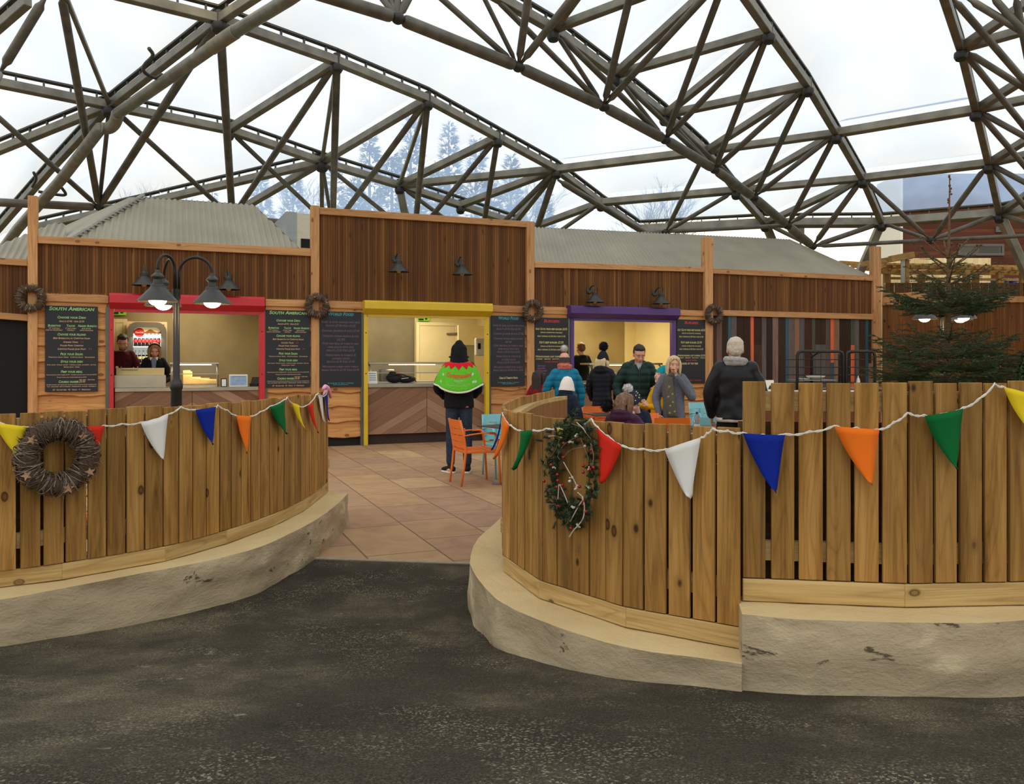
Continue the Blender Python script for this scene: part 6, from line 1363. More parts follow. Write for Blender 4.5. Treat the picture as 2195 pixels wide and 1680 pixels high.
YS = 9.0; p = at(2235, HY, YS); t = thing('shrub', 'dense leafy green shrub at the edge behind the high right fence', 'shrub', (p.x, YS, 0)); mb = MB(); zt3 = EYE+(HY-716)/FPX*YS
for i in range(5200):
    f = q.random(); z = .2+(zt3-.2)*f; r = (.36*sqrt(max(.02, 1-f**2.2)))*q.uniform(.72,1.06); a = q.uniform(0, 2*pi); c = Vector((r*cos(a), r*sin(a), z)); nrm = Vector((cos(a), sin(a), q.uniform(-.2,.9))).normalized()
    u = nrm.cross(Vector((q.gauss(0,1),q.gauss(0,1),q.gauss(0,1)))).normalized(); v = nrm.cross(u); l, w = q.uniform(.022,.038), .011
    o = len(mb.v); mb.v += [c-u*l, c+v*w+nrm*.006, c+u*l, c-v*w+nrm*.006]; mb.f.append((o,o+1,o+2,o+3)); mb.mi.append(0)
mb.build('leaves', flat('shrub_leaf', rgb(58,78,34), .6, 0, .4, 25), t); mb = MB(); mb.tube([(0,0,0),(0,0,zt3*.6)], [.04,.015], 6); mb.build('stem', SPB, t)
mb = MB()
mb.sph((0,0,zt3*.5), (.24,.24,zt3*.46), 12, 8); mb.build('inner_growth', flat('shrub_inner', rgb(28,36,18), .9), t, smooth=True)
# ------------------------------------------------------------------ people
def remesh(mb, voxel, smooth=2, disp=None):
    """union of overlapping solids -> one continuous skin (list of verts, faces)"""
    me = bpy.data.meshes.new('tmp'); me.from_pydata([tuple(v) for v in mb.v], [], mb.f)
    b = bmesh.new(); b.from_mesh(me); bmesh.ops.recalc_face_normals(b, faces=b.faces); b.to_mesh(me); b.free()
    o = bpy.data.objects.new('tmp', me); COL.objects.link(o)
    md = o.modifiers.new('r', 'REMESH'); md.mode = 'VOXEL'; md.voxel_size = voxel
    if smooth: s = o.modifiers.new('s', 'SMOOTH'); s.factor = .5; s.iterations = smooth
    bpy.context.view_layer.update(); dg = bpy.context.evaluated_depsgraph_get(); e = bpy.data.meshes.new_from_object(o.evaluated_get(dg))
    out = MB(); e.vertices.foreach_get
    nr = [v.normal.copy() for v in e.vertices]; out.v = [v.co.copy() for v in e.vertices]; out.f = [tuple(p.vertices) for p in e.polygons]; out.mi = [0]*len(out.f)
    if disp: out.v = [v+n*disp(v, n) for v, n in zip(out.v, nr)]
    bpy.data.objects.remove(o); bpy.data.meshes.remove(me); bpy.data.meshes.remove(e); return out
def limb(mb, pts, rad, n=12):
    """tapering rounded limb through joints"""
    P = catmull(pts, 5) if len(pts) > 2 else [Vector(p) for p in pts]; k = len(P); R = []
    for i in range(k):
        f = i/(k-1)*(len(rad)-1); j = min(int(f), len(rad)-2); R.append(rad[j]+(rad[j+1]-rad[j])*(f-j))
    mb.tube(P, R, n); mb.sph(P[0], R[0], n, 8); mb.sph(P[-1], R[-1], n, 8)
def loft(mb, secs, n=20):
    """stack of ellipses (z, cx, cy, rx, ry) closed at both ends"""
    o = len(mb.v); k = len(secs)
    for (z, cx, cy, rx, ry) in secs:
        for j in range(n):
            a = 2*pi*j/n; ca, sa = cos(a), sin(a); e = .85
            mb.v.append(Vector((cx+rx*math.copysign(abs(ca)**e, ca), cy+ry*math.copysign(abs(sa)**e, sa), z)))
    for i in range(k-1):
        for j in range(n): mb.f.append((o+i*n+j, o+i*n+(j+1)%n, o+(i+1)*n+(j+1)%n, o+(i+1)*n+j)); mb.mi.append(0)
    mb.f += [tuple(o+j for j in reversed(range(n))), tuple(o+(k-1)*n+j for j in range(n))]; mb.mi += [0, 0]
def skin(name, c): return flat(name, c, .55, 0, .06, 14)
SKIN = skin('skin_fair', rgb(214,160,130)); SKIN2 = skin('skin_warm', rgb(204,146,116)); SKINK = skin('skin_child', rgb(222,172,146))
EYEW = flat('eye_white', rgb(226,220,212), .3); EYED = flat('eye_dark', rgb(38,28,24), .3); LIP = flat('lip', rgb(176,92,84), .5); MOUTHD = flat('mouth_dark', rgb(50,18,18), .6)
def cloth(name, c, rough=.85, bmp=.004, sc=30, var=.18): return flat(name, c, rough, 0, var, sc, bmp, .2)
class Fig:
    """standing or seated figure; local frame faces -y, feet at z = 0; H = standing height"""
    def __init__(s, label, X, Y, rz, H, z0=0.0, head=(0, 0, 0), headsc=1.0, group=None, lean=0.0):
        s.k = H/1.75; s.t = thing('person', label, 'person', (X, Y, z0), rz, group); s.t.scale = (s.k,)*3
        s.t.matrix_basis = Matrix.Translation((X, Y, z0)) @ Matrix.Rotation(rz, 4, 'Z') @ Matrix.Scale(s.k, 4)
        s.hc = Vector((0, -.015, 1.625)); s.hs = headsc; s.hr = Euler((head[0], 0, head[1])).to_matrix() @ Matrix.Rotation(head[2], 3, 'Y'); s.nk = Vector((0, .01, 1.50)); s.dz = 0.0; s.arms = {}
    def hp(s, x, y, z):                                     # head-local -> figure frame
        return s.nk+Vector((0,0,s.dz))+s.hr @ (((s.hc-s.nk)+Vector((x, y, z))*1.0)*s.hs)
    def arm(s, side, elbow, wrist, hand=None): s.arms[side] = (Vector(elbow), Vector(wrist), Vector(hand) if hand else None)
    def sh(s, side, w=.185): return Vector((side*w, .015, 1.415+s.dz))
    def body(s, sk, voxel=.011, fingers=(), legs=None, face=True, mouth='closed', look_down=False, brows=None, finger_pose=None):
        mb = MB(); M = s.hr; k = s.hs
        E = lambda x, y, z, rx, ry, rz_: mb.sph(s.hp(x, y, z), (rx*k, ry*k, rz_*k), 16, 10, 0, M)
        E(0, .014, .035, .077, .096, .088); E(0, -.022, -.03, .064, .074, .085); E(0, -.045, -.085, .040, .042, .036); E(0, -.066, -.104, .022, .018, .016); E(0, -.05, .028, .062, .048, .05)
        E(.040, -.060, -.032, .026, .026, .028); E(-.040, -.060, -.032, .026, .026, .028)
        for sx in (-1, 1): E(sx*.077, .012, -.012, .012, .024, .034); E(sx*.030, -.088, .022, .024, .012, .010)
        limb(mb, [s.hp(0, -.088, .006), s.hp(0, -.104, -.018), s.hp(0, -.108, -.036)], [.009*k, .012*k, .0165*k], 8); E(0, -.092, -.066, .022, .010, .014)
        limb(mb, [s.nk+Vector((0,.02,s.dz-.10)), s.hp(0, .005, -.06)], [.062, .052*k]); z = s.dz
        loft(mb, [(.93+z,0,0,.12,.08), (1.05+z,0,0,.12,.08), (1.25+z,0,0,.14,.09), (1.38+z,0,.01,.13,.08), (1.46+z,0,.01,.06,.05)])
        for sd in (-1, 1):
            el, wr, hd = s.arms[sd]; limb(mb, [s.sh(sd, .150)+Vector((0,0,-.02)), el, wr], [.042, .038, .026])
            s.palm(mb, sd, el, wr, hd)
        for sd in (-1, 1):
            L_ = legs[sd]; limb(mb, [L_[0], L_[1]], [.075, .05]); limb(mb, [L_[1], L_[2]], [.05, .034])
            limb(mb, [L_[2]+Vector((0,.03,-.05)), L_[2]+L_[3]*.5+Vector((0,0,-.055)), L_[2]+L_[3]+Vector((0,0,-.06))], [.034, .03, .02])
        s.legs = legs; r = remesh(mb, voxel, 2)
        for sd in fingers: s.fingers(r, sd, (finger_pose or {}).get(sd, 'curl'))
        o = r.build('body', sk, s.t, smooth=True); s.bodyo = o
        if face:
            for sx in (-1, 1):
                m = MB(); m.sph(s.hp(sx*.030, -.0885, .003), (.0105*k, .0095*k, .0062*k), 10, 6, 0, M); e = m.build('eye', EYEW if not look_down else sk, s.t, smooth=True)
                m = MB(); m.sph(s.hp(sx*.030, -.0965, .003 if not look_down else -.004), (.0055*k, .0025*k, .0055*k) if not look_down else (.011*k, .002*k, .002*k), 8, 6, 0, M); m.build('iris' if not look_down else 'eyelash', EYED, s.t, smooth=True)
                m = MB(); m.sph(s.hp(sx*.031, -.0965, .026), (.019*k, .005*k, .0038*k), 8, 5, 0, M); m.build('eyebrow', brows or EYED, s.t, smooth=True)
            m = MB()
            if mouth == 'open': m.sph(s.hp(0, -.101, -.066), (.016*k, .007*k, .012*k), 10, 6, 0, M); m.build('mouth', MOUTHD, s.t, smooth=True); m = MB(); m.sph(s.hp(0, -.098, -.080), (.017*k, .008*k, .005*k), 10, 6, 0, M); m.build('lips', LIP, s.t, smooth=True)
            else: m.sph(s.hp(0, -.100, -.063), (.022*k, .005*k, .0035*k), 10, 6, 0, M); m.sph(s.hp(0, -.100, -.070), (.019*k, .006*k, .004*k), 10, 6, 0, M); m.build('lips', LIP, s.t, smooth=True)
        return o
    def hand_frame(s, sd, el, wr, hd):
        d = (hd if hd is not None else (wr-el)).normalized(); n = Vector((sd, 0, 0)); n = n-d*n.dot(d)
        n = n.normalized() if n.length > .2 else Vector((0,-1,0)).cross(d).normalized()
        return d, n, d.cross(n).normalized()           # along, back of the hand, across
    def palm(s, mb, sd, el, wr, hd):
        d, n, c = s.hand_frame(sd, el, wr, hd)
        for q in (-.024, -.008, .008, .024): limb(mb, [wr, wr+d*.045+c*q, wr+d*.088+c*q*1.15], [.020, .015, .012], 8)
    def fingers(s, r, sd, pose):
        el, wr, hd = s.arms[sd]; d, n, c = s.hand_frame(sd, el, wr, hd); cl = {'curl': .9, 'open': .15, 'pinch': 1.0}[pose]; fan = {'curl': .05, 'open': .28, 'pinch': .02}[pose]; ts = -1 if c.y > 0 else 1
        for i, (q, ln) in enumerate(((-.030, .068), (-.010, .078), (.010, .074), (.029, .058))):
            p = wr+d*.076+c*q; dd = (d+c*q*fan*33*.3).normalized(); P = [p]; a = 0
            for j, f in enumerate((.46, .32, .26)): a += cl*(.55, .75, .5)[j]; P.append(P[-1]+(dd*cos(a)-n*sin(a))*ln*f)
            r.tube(catmull(P, 3), [.0095]*4+[.0085]*3+[.0075]*2+[.004], 7); 
        b = wr+d*.028+c*.026*ts-n*.004; e = b+(d*.55+c*.75*ts-n*.35*cl).normalized()*.036; f = e+(d*.85+c*.25*ts-n*.5*cl).normalized()*.030
        r.tube(catmull([b, e, f], 3), [.013, .012, .0115, .0105, .0095, .008, .004], 7)
    # ---- clothing
    def coat(s, m, name='coat', hem=.80, girth=1.0, depth=1.0, sleeve=1.0, quilt=None, hood=None, collar=True, voxel=.014, flare=1.0, wrist_in=.03, label=None, shoulders=1.0, waist=1.0, rough=0.0):
        mb = MB(); z = s.dz; g = girth; d = depth
        S = [(hem, 0, 0, .185*g*flare, .145*d*flare), (hem+.07, 0, 0, .182*g*flare, .142*d*flare)]
        for zz, rx, ry, cy in ((.98, .175*waist, .135, 0), (1.10, .168*waist, .130, .0), (1.22, .178, .135, .0), (1.33, .186, .135, .005), (1.40, .168*shoulders, .115, .012), (1.455, .115*shoulders, .085, .015)):
            if zz+z > hem+.10: S.append((zz+z, 0, cy, rx*g, ry*d))
        loft(mb, S, 24)
        for sd in (-1, 1):
            el, wr, hd = s.arms[sd]; e = wr-(wr-el).normalized()*wrist_in; sp = s.sh(sd, .165*shoulders*(.5+.5*g))
            limb(mb, [sp+Vector((-sd*.03,0,0)), sp.lerp(el, .5)+Vector((sd*.012,0,0)), el, el.lerp(e, .5), e], [.078*sleeve*g, .070*sleeve, .062*sleeve, .054*sleeve, .045*sleeve])
        if collar:
            P = [s.nk+Vector((.082*cos(a), .01+.08*sin(a), s.dz-.055+.018*sin(a))) for a in [2*pi*i/16 for i in range(17)]]; mb.tube(P, .030, 8, cap=False)
        if hood == 'down':
            mb.sph(s.nk+Vector((0,.085,s.dz-.045)), (.125,.075,.085), 14, 10); P = [s.nk+Vector((.11*cos(a), .03+.10*sin(a), s.dz-.03+.03*sin(a))) for a in [pi*(-.15+1.3*i/14) for i in range(15)]]; mb.tube(P, .036, 8)
        if hood == 'up':
            mb.sph(s.hp(0, .022, .02), (.112*s.hs, .120*s.hs, .120*s.hs), 18, 12, 0, s.hr); mb.sph(s.hp(0, .03, .11), (.062*s.hs, .07*s.hs, .06*s.hs), 14, 10); limb(mb, [s.hp(0,.035,.0), s.nk+Vector((0,.03,s.dz-.03))], [.112*s.hs, .130])
        dq = None
        if quilt:
            def dq(v, n): return quilt[1]*(abs(sin(pi*(v.z-1.4-s.dz)/quilt[0]))**.6-.6)
        r = remesh(mb, voxel, 2, dq)
        if rough: r.v = [v+Vector((noise.noise(v*9), noise.noise(v*9+Vector((5,0,0))), noise.noise(v*9+Vector((0,7,0)))))*rough for v in r.v]
        o = r.build(name, m, s.t, smooth=True)
        if label: o['label'] = label
        return o
    def trousers(s, m, name='trousers', w=1.0, cuff=.05, voxel=.014):
        mb = MB()
        for sd in (-1, 1):
            a, b, c, f = s.legs[sd]; cc = c+(b-c).normalized()*cuff; limb(mb, [a, a.lerp(b,.5), b], [.098*w, .086*w, .068*w]); limb(mb, [b, b.lerp(cc,.5), cc], [.068*w, .066*w, .056*w])
        hips = (s.legs[1][0]+s.legs[-1][0])/2; mb.sph(hips+Vector((0,0,.04)), (.172*w, .125*w, .11), 16, 10)
        return remesh(mb, voxel, 2, lambda v, n: .004*noise.noise(v*14)).build(name, m, s.t, smooth=True)
    def shoes(s, m, sole=None):
        for sd in (-1, 1):
            a, b, c, f = s.legs[sd]; fl = Vector((f.x, f.y, 0)).normalized(); mb = MB(); base = Vector((c.x, c.y, c.z-.09))
            limb(mb, [base+Vector((0,0,.055))-fl*.05, base+fl*.06+Vector((0,0,.05)), base+fl*.155+Vector((0,0,.035))], [.042, .042, .032]); limb(mb, [base-fl*.03+Vector((0,0,.05)), c+Vector((0,0,.0))], [.044, .043])
            o = remesh(mb, .010, 2).build('shoe', m, s.t, smooth=True)
            if sole:
                m2 = MB(); r_ = Vector((-fl.y, fl.x, 0)); poly = [base-fl*.09-r_*.02, base-fl*.09+r_*.02, base-fl*.05+r_*.043, base+fl*.08+r_*.046, base+fl*.16+r_*.032, base+fl*.19, base+fl*.16-r_*.032, base+fl*.08-r_*.046, base-fl*.05-r_*.043]
                m2.prism([p+Vector((0,0,.001)) for p in poly], (0,0,.024)); bevel(m2.build('sole', sole, o, recalc=True), .005, 2)
    def hair(s, m, style='short', length=.25, seed=1, part=None, label=None, hat=False):
        mb = MB(); k = s.hs; M = s.hr; q = random.Random(seed)
        E = lambda x, y, z, rx, ry, rz_: mb.sph(s.hp(x, y, z), (rx*k, ry*k, rz_*k), 18, 12, 0, M)
        if hat: E(0, .050, .0, .074, .060, .07)
        else: E(0, .030, .052, .083, .094, .080); E(0, .055, .01, .079, .066, .082); E(0, -.020, .092, .064, .060, .036)
        if style == 'short':
            for sx in (-1, 1): E(sx*.072, .022, .022, .013, .036, .042)
        if style in ('long', 'bob'):
            for sx in (-1, 1):
                for f, y0, x0 in ((0, -.030, .078), (1, .0, .084), (2, .035, .086)):
                    if hat and f == 0: continue
                    limb(mb, [s.hp(sx*(.050 if not hat else .062), y0+.01, .095 if not hat else -.01), s.hp(sx*(x0 if not hat else .074), y0, .03 if not hat else -.03), s.hp(sx*(x0+.006), y0, -.06), s.hp(sx*(x0+.004), y0-.012, .02-length)], [.020*k, .019*k, .023*k, .010*k], 10)
            for x in (-.06, -.03, 0, .03, .06): limb(mb, [s.hp(x, .08, .06 if not hat else .0), s.hp(x*1.1, .098, -.03), s.hp(x*1.2, .095, .03-length)], [.028*k, .030*k, .018*k], 10)
            if not hat:
                for x0, x1 in ((-.015, -.060), (.012, .060)): limb(mb, [s.hp(x0, -.055, .118), s.hp((x0+x1)/2, -.082, .088), s.hp(x1, -.074, .040)], [.012*k, .012*k, .008*k], 8)
        ph = seed*1.7
        def d(v, n):
            if style == 'short': return .007*noise.noise(v*24)+.0035*noise.noise(Vector((v.x*80, v.y*80, v.z*30)))
            u = atan2(v.x-s.hc.x, v.y-s.hc.y)
            return (.0028*sin(38*u+2.5*noise.noise(v*5)+ph)+.003*noise.noise(Vector((v.x*70, v.y*70, v.z*10))))*(1-.6*abs(n.z))
        o = remesh(mb, .0075, 1, d).build('hair', m, s.t, smooth=True)
        if label: o['label'] = label
        return o
    def hat(s, m, pom=None, ribs=26, bands=None, tall=1.0, name='knit_hat', label=None, low=.0, wide=1.0, ex=.62):
        k = s.hs; M = s.hr.to_4x4(); c = s.hp(0, .012, .02-low); ms = [m] if not bands else list(bands); mb = MB(); n = 60; prof = []
        for i in range(15):
            f = i/14; prof.append((cos(f*pi/2*.97)**ex if f < 1 else 0, f))
        o = len(mb.v)
        for i, (r, f) in enumerate(prof):
            for j in range(n):
                a = 2*pi*j/n; w = 1+.022*sin(ribs*a)*(1 if f > .16 else .4)+(.05 if f < .16 else 0)
                mb.v.append(c+s.hr @ (Vector((.090*wide*r*w*cos(a), .109*wide*r*w*sin(a), -.018+.135*tall*f))*k))
        for i in range(14):
            for j in range(n): mb.f.append((o+i*n+j, o+i*n+(j+1)%n, o+(i+1)*n+(j+1)%n, o+(i+1)*n+j)); mb.mi.append(0 if not bands else min(len(bands)-1, int(i/14*len(bands))))
        h = mb.build(name, ms, s.t, smooth=True)
        if label: h['label'] = label
        if pom:
            pc = c+s.hr @ (Vector((0, .0, .115*tall+pom[1]*.8))*k); m2 = MB(); q = random.Random(2)
            m2.sph(pc, pom[1]*k*.82, 14, 10)
            for i in range(420):
                v = Vector((q.gauss(0,1), q.gauss(0,1), q.gauss(0,1))).normalized(); u = v.orthogonal().normalized()*.006*k; e = pc+v*pom[1]*k*q.uniform(1.0, 1.14); b0 = pc+v*pom[1]*k*.7; oo = len(m2.v); m2.v += [b0-u, b0+u, e]; m2.f.append((oo,oo+1,oo+2)); m2.mi.append(0)
            m2.build('pompom', pom[0], h)
        return h
    def scarf(s, m, r=.034, name='scarf', z=-.02, turns=2, wide=1.0):
        mb = MB()
        for j in range(turns): mb.tube([s.nk+Vector(((.082+.006*j)*wide*cos(a), .008+(.086+.006*j)*wide*sin(a), s.dz+z+.035*j+.012*sin(a+j))) for a in [2*pi*i/20 for i in range(21)]], r, 9, cap=False)
        return remesh(mb, .010, 1, lambda v, n: .006*noise.noise(v*16)).build(name, m, s.t, smooth=True)
def stand(spread=.10, kx=0.0, hz=.92, foot=.0):
    return {sd: [Vector((sd*.085, .0, hz)), Vector((sd*(.085+spread)*.55+sd*.03, -.015, .50)), Vector((sd*spread, .02, .09)), Vector((sd*(.03+foot), -.14, 0))] for sd in (-1, 1)}
def sit(h=.47, d=.42):
    return {sd: [Vector((sd*.085, .0, h+.07)), Vector((sd*.11, -d, h+.06)), Vector((sd*.11, -d+.03, .09)), Vector((sd*.03, -.14, 0))] for sd in (-1, 1)}
JEAN = cloth('dark_jeans', rgb(44,52,66), .8, .002, 40, .35); BLK = cloth('black_cloth_soft', rgb(20,20,22), .85, .003, 25, .25); NAVY = cloth('navy_cloth', rgb(26,30,48), .75, .004, 20); DARKSHOE = cloth('black_shoe', rgb(24,23,24), .6)
RUB = flat('white_sole', rgb(222,216,206), .6)
def facing(X, Y, dx, dy): return atan2(dy, dx)+pi/2                              # rotation so that local -y points along (dx, dy)
def wp(x, Y): return (x-CX)/FPX*Y
AWAY = pi

# 1 person in the green cape, from behind
Yp = 11.7; f = Fig('person from behind in black hood, green cape with red zigzag collar, and jeans', wp(984, Yp), Yp, AWAY+.04, 1.80)
f.arm(1, (.29,-.02,1.14), (.20,-.17,1.0), (-.4,-.6,-.1)); f.arm(-1, (-.26,-.02,1.13), (-.21,-.16,1.02), (.4,-.6,-.1))
f.body(SKIN, legs={sd: [Vector((sd*.085,0,.92)), Vector((sd*.11,-.01,.50)), Vector((sd*.115,.03,.09)), Vector((sd*.06+.05,-.13,0))] for sd in (-1, 1)})
f.coat(BLK, 'hooded_jumper', hem=.88, girth=1.10, hood='up', collar=False, rough=.006, waist=1.02); f.trousers(JEAN, 'jeans', 1.0); f.shoes(DARKSHOE, RUB)
GRN = cloth('green_felt', rgb(98,184,44), .9, .002, 30, .08); REDF = cloth('red_felt', rgb(206,24,40), .9, .002, 30, .08); CRM = cloth('cream_fleece', rgb(226,220,206), .95, .004, 60, .1)
mb = MB(); n = 64; rows = 14; zt, zb = 1.50, 1.10
for i in range(rows+1):
    q = i/rows
    for j in range(n):
        a = 2*pi*j/n; fl = .100+q**.55*.215; w = 1+.035*q*sin(7*a+.6)+.02*q*sin(11*a); rx, ry = fl*1.0*w, (.095+q**.55*.160)*w
        drop = .41*q**1.25-.11*q*abs(cos(a))**2; mb.v.append(Vector((rx*cos(a), .012+ry*sin(a), zt-drop)))
for i in range(rows):
    for j in range(n): mb.f.append((i*n+j, i*n+(j+1)%n, (i+1)*n+(j+1)%n, (i+1)*n+j)); mb.mi.append(0)
capeV = list(mb.v); o = mb.build('cape', GRN, f.t, smooth=True); md = o.modifiers.new('thick', 'SOLIDIFY'); md.thickness = .008; o['label'] = 'bright green felt cape'
mb = MB(); P = [capeV[rows*n+(j % n)] for j in range(n+1)]; mb.tube(P, .014, 7, cap=False); mb.build('hem_trim', CRM, o, smooth=True)
def cape_pt(a, q, lift=.006):
    fl = .100+q**.55*.215; w = 1+.035*q*sin(7*a+.6)+.02*q*sin(11*a); rx, ry = fl*w, (.095+q**.55*.160)*w; drop = .41*q**1.25-.11*q*abs(cos(a))**2
    p = Vector((rx*cos(a), .012+ry*sin(a), zt-drop)); return p+Vector((cos(a)/rx, sin(a)/ry, 1.2)).normalized()*lift
mb = MB(); m_ = 48
for j in range(m_):
    a0, a1 = pi/2+1.9*(j/m_-.5)*2, pi/2+1.9*((j+1)/m_-.5)*2; zz = lambda j: .20+.15*abs(((j/m_*8) % 1)-.5)*2
    for r_ in range(6):
        u0, u1 = r_/6, (r_+1)/6; o0 = len(mb.v); mb.v += [cape_pt(a0, zz(j)*u0, .014), cape_pt(a1, zz(j+1)*u0, .014), cape_pt(a1, zz(j+1)*u1, .014), cape_pt(a0, zz(j)*u1, .014)]; mb.f.append((o0,o0+1,o0+2,o0+3)); mb.mi.append(0)
col_ = mb.build('zigzag_collar', REDF, o, smooth=False, merge=.0005); md = col_.modifiers.new('thick', 'SOLIDIFY'); md.thickness = .006
def on_cape(V, F, zc, mat_, nm, xs=1.0):
    mm = MB(); q0 = ((zt-zc)/.41)**.8
    for v in V:
        q = max(.02, min(1, ((zt-zc-v.y)/.41)**.8 if zt-zc-v.y > 0 else .02)); fl = (.100+q**.55*.215); a = pi/2+max(-1.4, min(1.4, (v.x*xs)/max(.05, fl))); mm.v.append(cape_pt(a, q, .011))
    mm.f = F; mm.mi = [0]*len(F); return mm.build(nm, mat_, o)
V, F = text_mesh('Christmasland', .088, .36, .35, .0022, False, 0.0); on_cape([Vector((v.x, v.y, 0)) for v in V], F, 1.305, flat('orange_print', rgb(206,72,30), .8), 'script_lettering')
mm = MB()
for k in range(9): mm.box((-.06+k*.0135,-.006,0), (-.06+k*.0135+.009,.006+.004*(k % 3 == 0),.0001))
for k in range(7): mm.box((-.04+k*.0115,-.024,0), (-.04+k*.0115+.008,-.018,.0001))
for k in range(22):
    x = -.155+k*.0145; y = -.066+.006*cos(k*.9); mm.box((x,y-.006,0), (x+.004,y+.006,.0001))
for cx_, cy_ in ((-.23,.05),(.20,.06),(-.27,-.06),(.25,-.06),(.21,-.05)):
    for k in range(3):
        a = k*pi/3; d_ = Vector((cos(a), sin(a), 0)); e_ = Vector((-sin(a), cos(a), 0))*.003; c_ = Vector((cx_, cy_, 0)); mm.add([c_-d_*.024-e_, c_+d_*.024-e_, c_+d_*.024+e_, c_-d_*.024+e_], [(0,1,2,3)])
on_cape(mm.v, mm.f, 1.24, PAPER, 'white_print')
mb = MB(); mb.box((-.02,.128,1.545), (.02,.134,1.60)); h_ = mb.build('hood_tag', PAPER, f.t); mb = MB(); mb.box((-.009,.132,1.563), (.009,.137,1.583)); mb.build('tag_mark', EYED, h_)
for sx in (-1, 1): mb = MB(); mb.sph((sx*.125, .03, 1.565), .014, 8, 6); mb.build('cord_toggle', EYED, f.t, smooth=True)
mb = MB(); mb.box((-.13,.118,.885), (-.07,.130,.905)); mb.build('belt_label', flat('red_tab', rgb(190,70,60), .7), f.t)

# 2 staff man at the red hatch
FZ = .19; ip = fw(ft(262, -1.0), 0, -1.0); f = Fig('man in maroon shirt with dark hair and beard looking down at the red hatch', ip.x, ip.y, FA-.15, 1.84, FZ, (.45, .25, 0), 1.06)
f.arm(1, (.26,-.08,1.12), (.12,-.30,1.0), (-.5,-.6,-.3)); f.arm(-1, (-.26,-.08,1.12), (-.12,-.30,1.0), (.5,-.6,-.3)); f.body(SKIN2, legs=stand(), look_down=True, fingers=(1,-1))
HB = flat('hair_dark_brown', rgb(44,28,18), .7, 0, .3, 40)
f.coat(cloth('maroon_cotton', rgb(70,14,18), .85, .003, 14, .15), 'shirt', hem=.86, girth=.98, sleeve=.85, voxel=.013); f.trousers(BLK); f.shoes(DARKSHOE); f.hair(HB, 'short')
mb = MB(); k = f.hs
for sx in (-.5, 0, .5): mb.sph(f.hp(sx*.06, -.075+.03*abs(sx), -.085), (.024*k,.024*k,.026*k), 10, 7, 0, f.hr)
mb.sph(f.hp(0,-.088,-.100), (.028*k,.016*k,.018*k), 10, 7); remesh(mb, .008, 1, lambda v, n: .003*noise.noise(v*60)).build('beard', flat('beard_brown', rgb(104,70,50), .8, 0, .3, 60), f.t, smooth=True)
mb = MB(); mb.lathe([(0,.004),(.022,.004),(.024,0),(0,0)], 14, (-.05,-.15,1.19), 0, Matrix.Rotation(pi/2,3,'X')); mb.build('name_badge', flat('cream_badge', rgb(222,204,140), .5), f.t); mb = MB(); mb.tube([(-.05,-.15,1.165),(-.048,-.155,1.12)], .006, 5); mb.build('badge_cord', PAPER, f.t)
mb = MB(); mb.box((.06,-.155,1.25),(.12,-.150,1.262)); mb.build('shirt_embroidery', flat('navy_thread', rgb(40,40,70), .8), f.t)
# 3 staff girl
ip = fw(ft(331, -.95), 0, -.95); f = Fig('young woman with long fair hair and headband in black jacket at the red hatch', ip.x, ip.y, FA-.05, 1.69, FZ, (.42, .1, 0), 1.06)
f.arm(1, (.25,-.06,1.10), (.14,-.30,.98), (-.5,-.6,-.3)); f.arm(-1, (-.25,-.06,1.10), (-.16,-.30,.98), (.5,-.6,-.3)); f.body(SKIN, legs=stand(), look_down=True, fingers=(1,-1))
FAIR = flat('hair_fair', rgb(168,124,78), .6, 0, .3, 50); BLON = flat('hair_blonde', rgb(206,180,136), .6, 0, .2, 50)
f.coat(BLK, 'jacket', hem=.82, girth=.94, sleeve=.9, collar=True, rough=.004); f.trousers(BLK); f.shoes(DARKSHOE); f.hair(FAIR, 'long', .42)
mb = MB(); mb.tube([f.hp(.088*cos(a), -.01-.03*sin(a), .04+.098*sin(a)) for a in [pi*i/16 for i in range(17)]], .012, 7); mb.build('headband', BLK, f.t, smooth=True)
mb = MB(); mb.prism([(-.05,-.125,1.47),(.05,-.125,1.47),(.028,-.148,1.27),(-.028,-.148,1.27)], (0,.02,0)); mb.build('patterned_scarf', cloth('grey_blue_print', rgb(120,126,146), .8, .002, 60, .4), f.t)
for sx in (-1, 1): mb = MB(); mb.prism([(sx*.02,-.13,1.475),(sx*.075,-.10,1.485),(sx*.06,-.135,1.42)], (0,-.008,0)); mb.build('shirt_collar', PAPER, f.t, recalc=True)
# 4 girl with long dark hair
f = Fig('girl with long dark hair and red top beside the teal coat', wp(1154, 14.4), 14.4, AWAY-.5, 1.36, 0, (.05, 0, 0), 1.2)
f.arm(1, (.25,0,1.13), (.22,-.10,.92)); f.arm(-1, (-.25,0,1.13), (-.22,-.10,.92)); f.body(SKINK, legs=stand()); f.coat(cloth('red_jersey', rgb(140,20,26), .85), 'jumper', hem=.84, girth=.92); f.trousers(JEAN); f.shoes(DARKSHOE); f.hair(flat('hair_very_dark', rgb(46,30,22), .65, 0, .3, 40), 'long', .52)
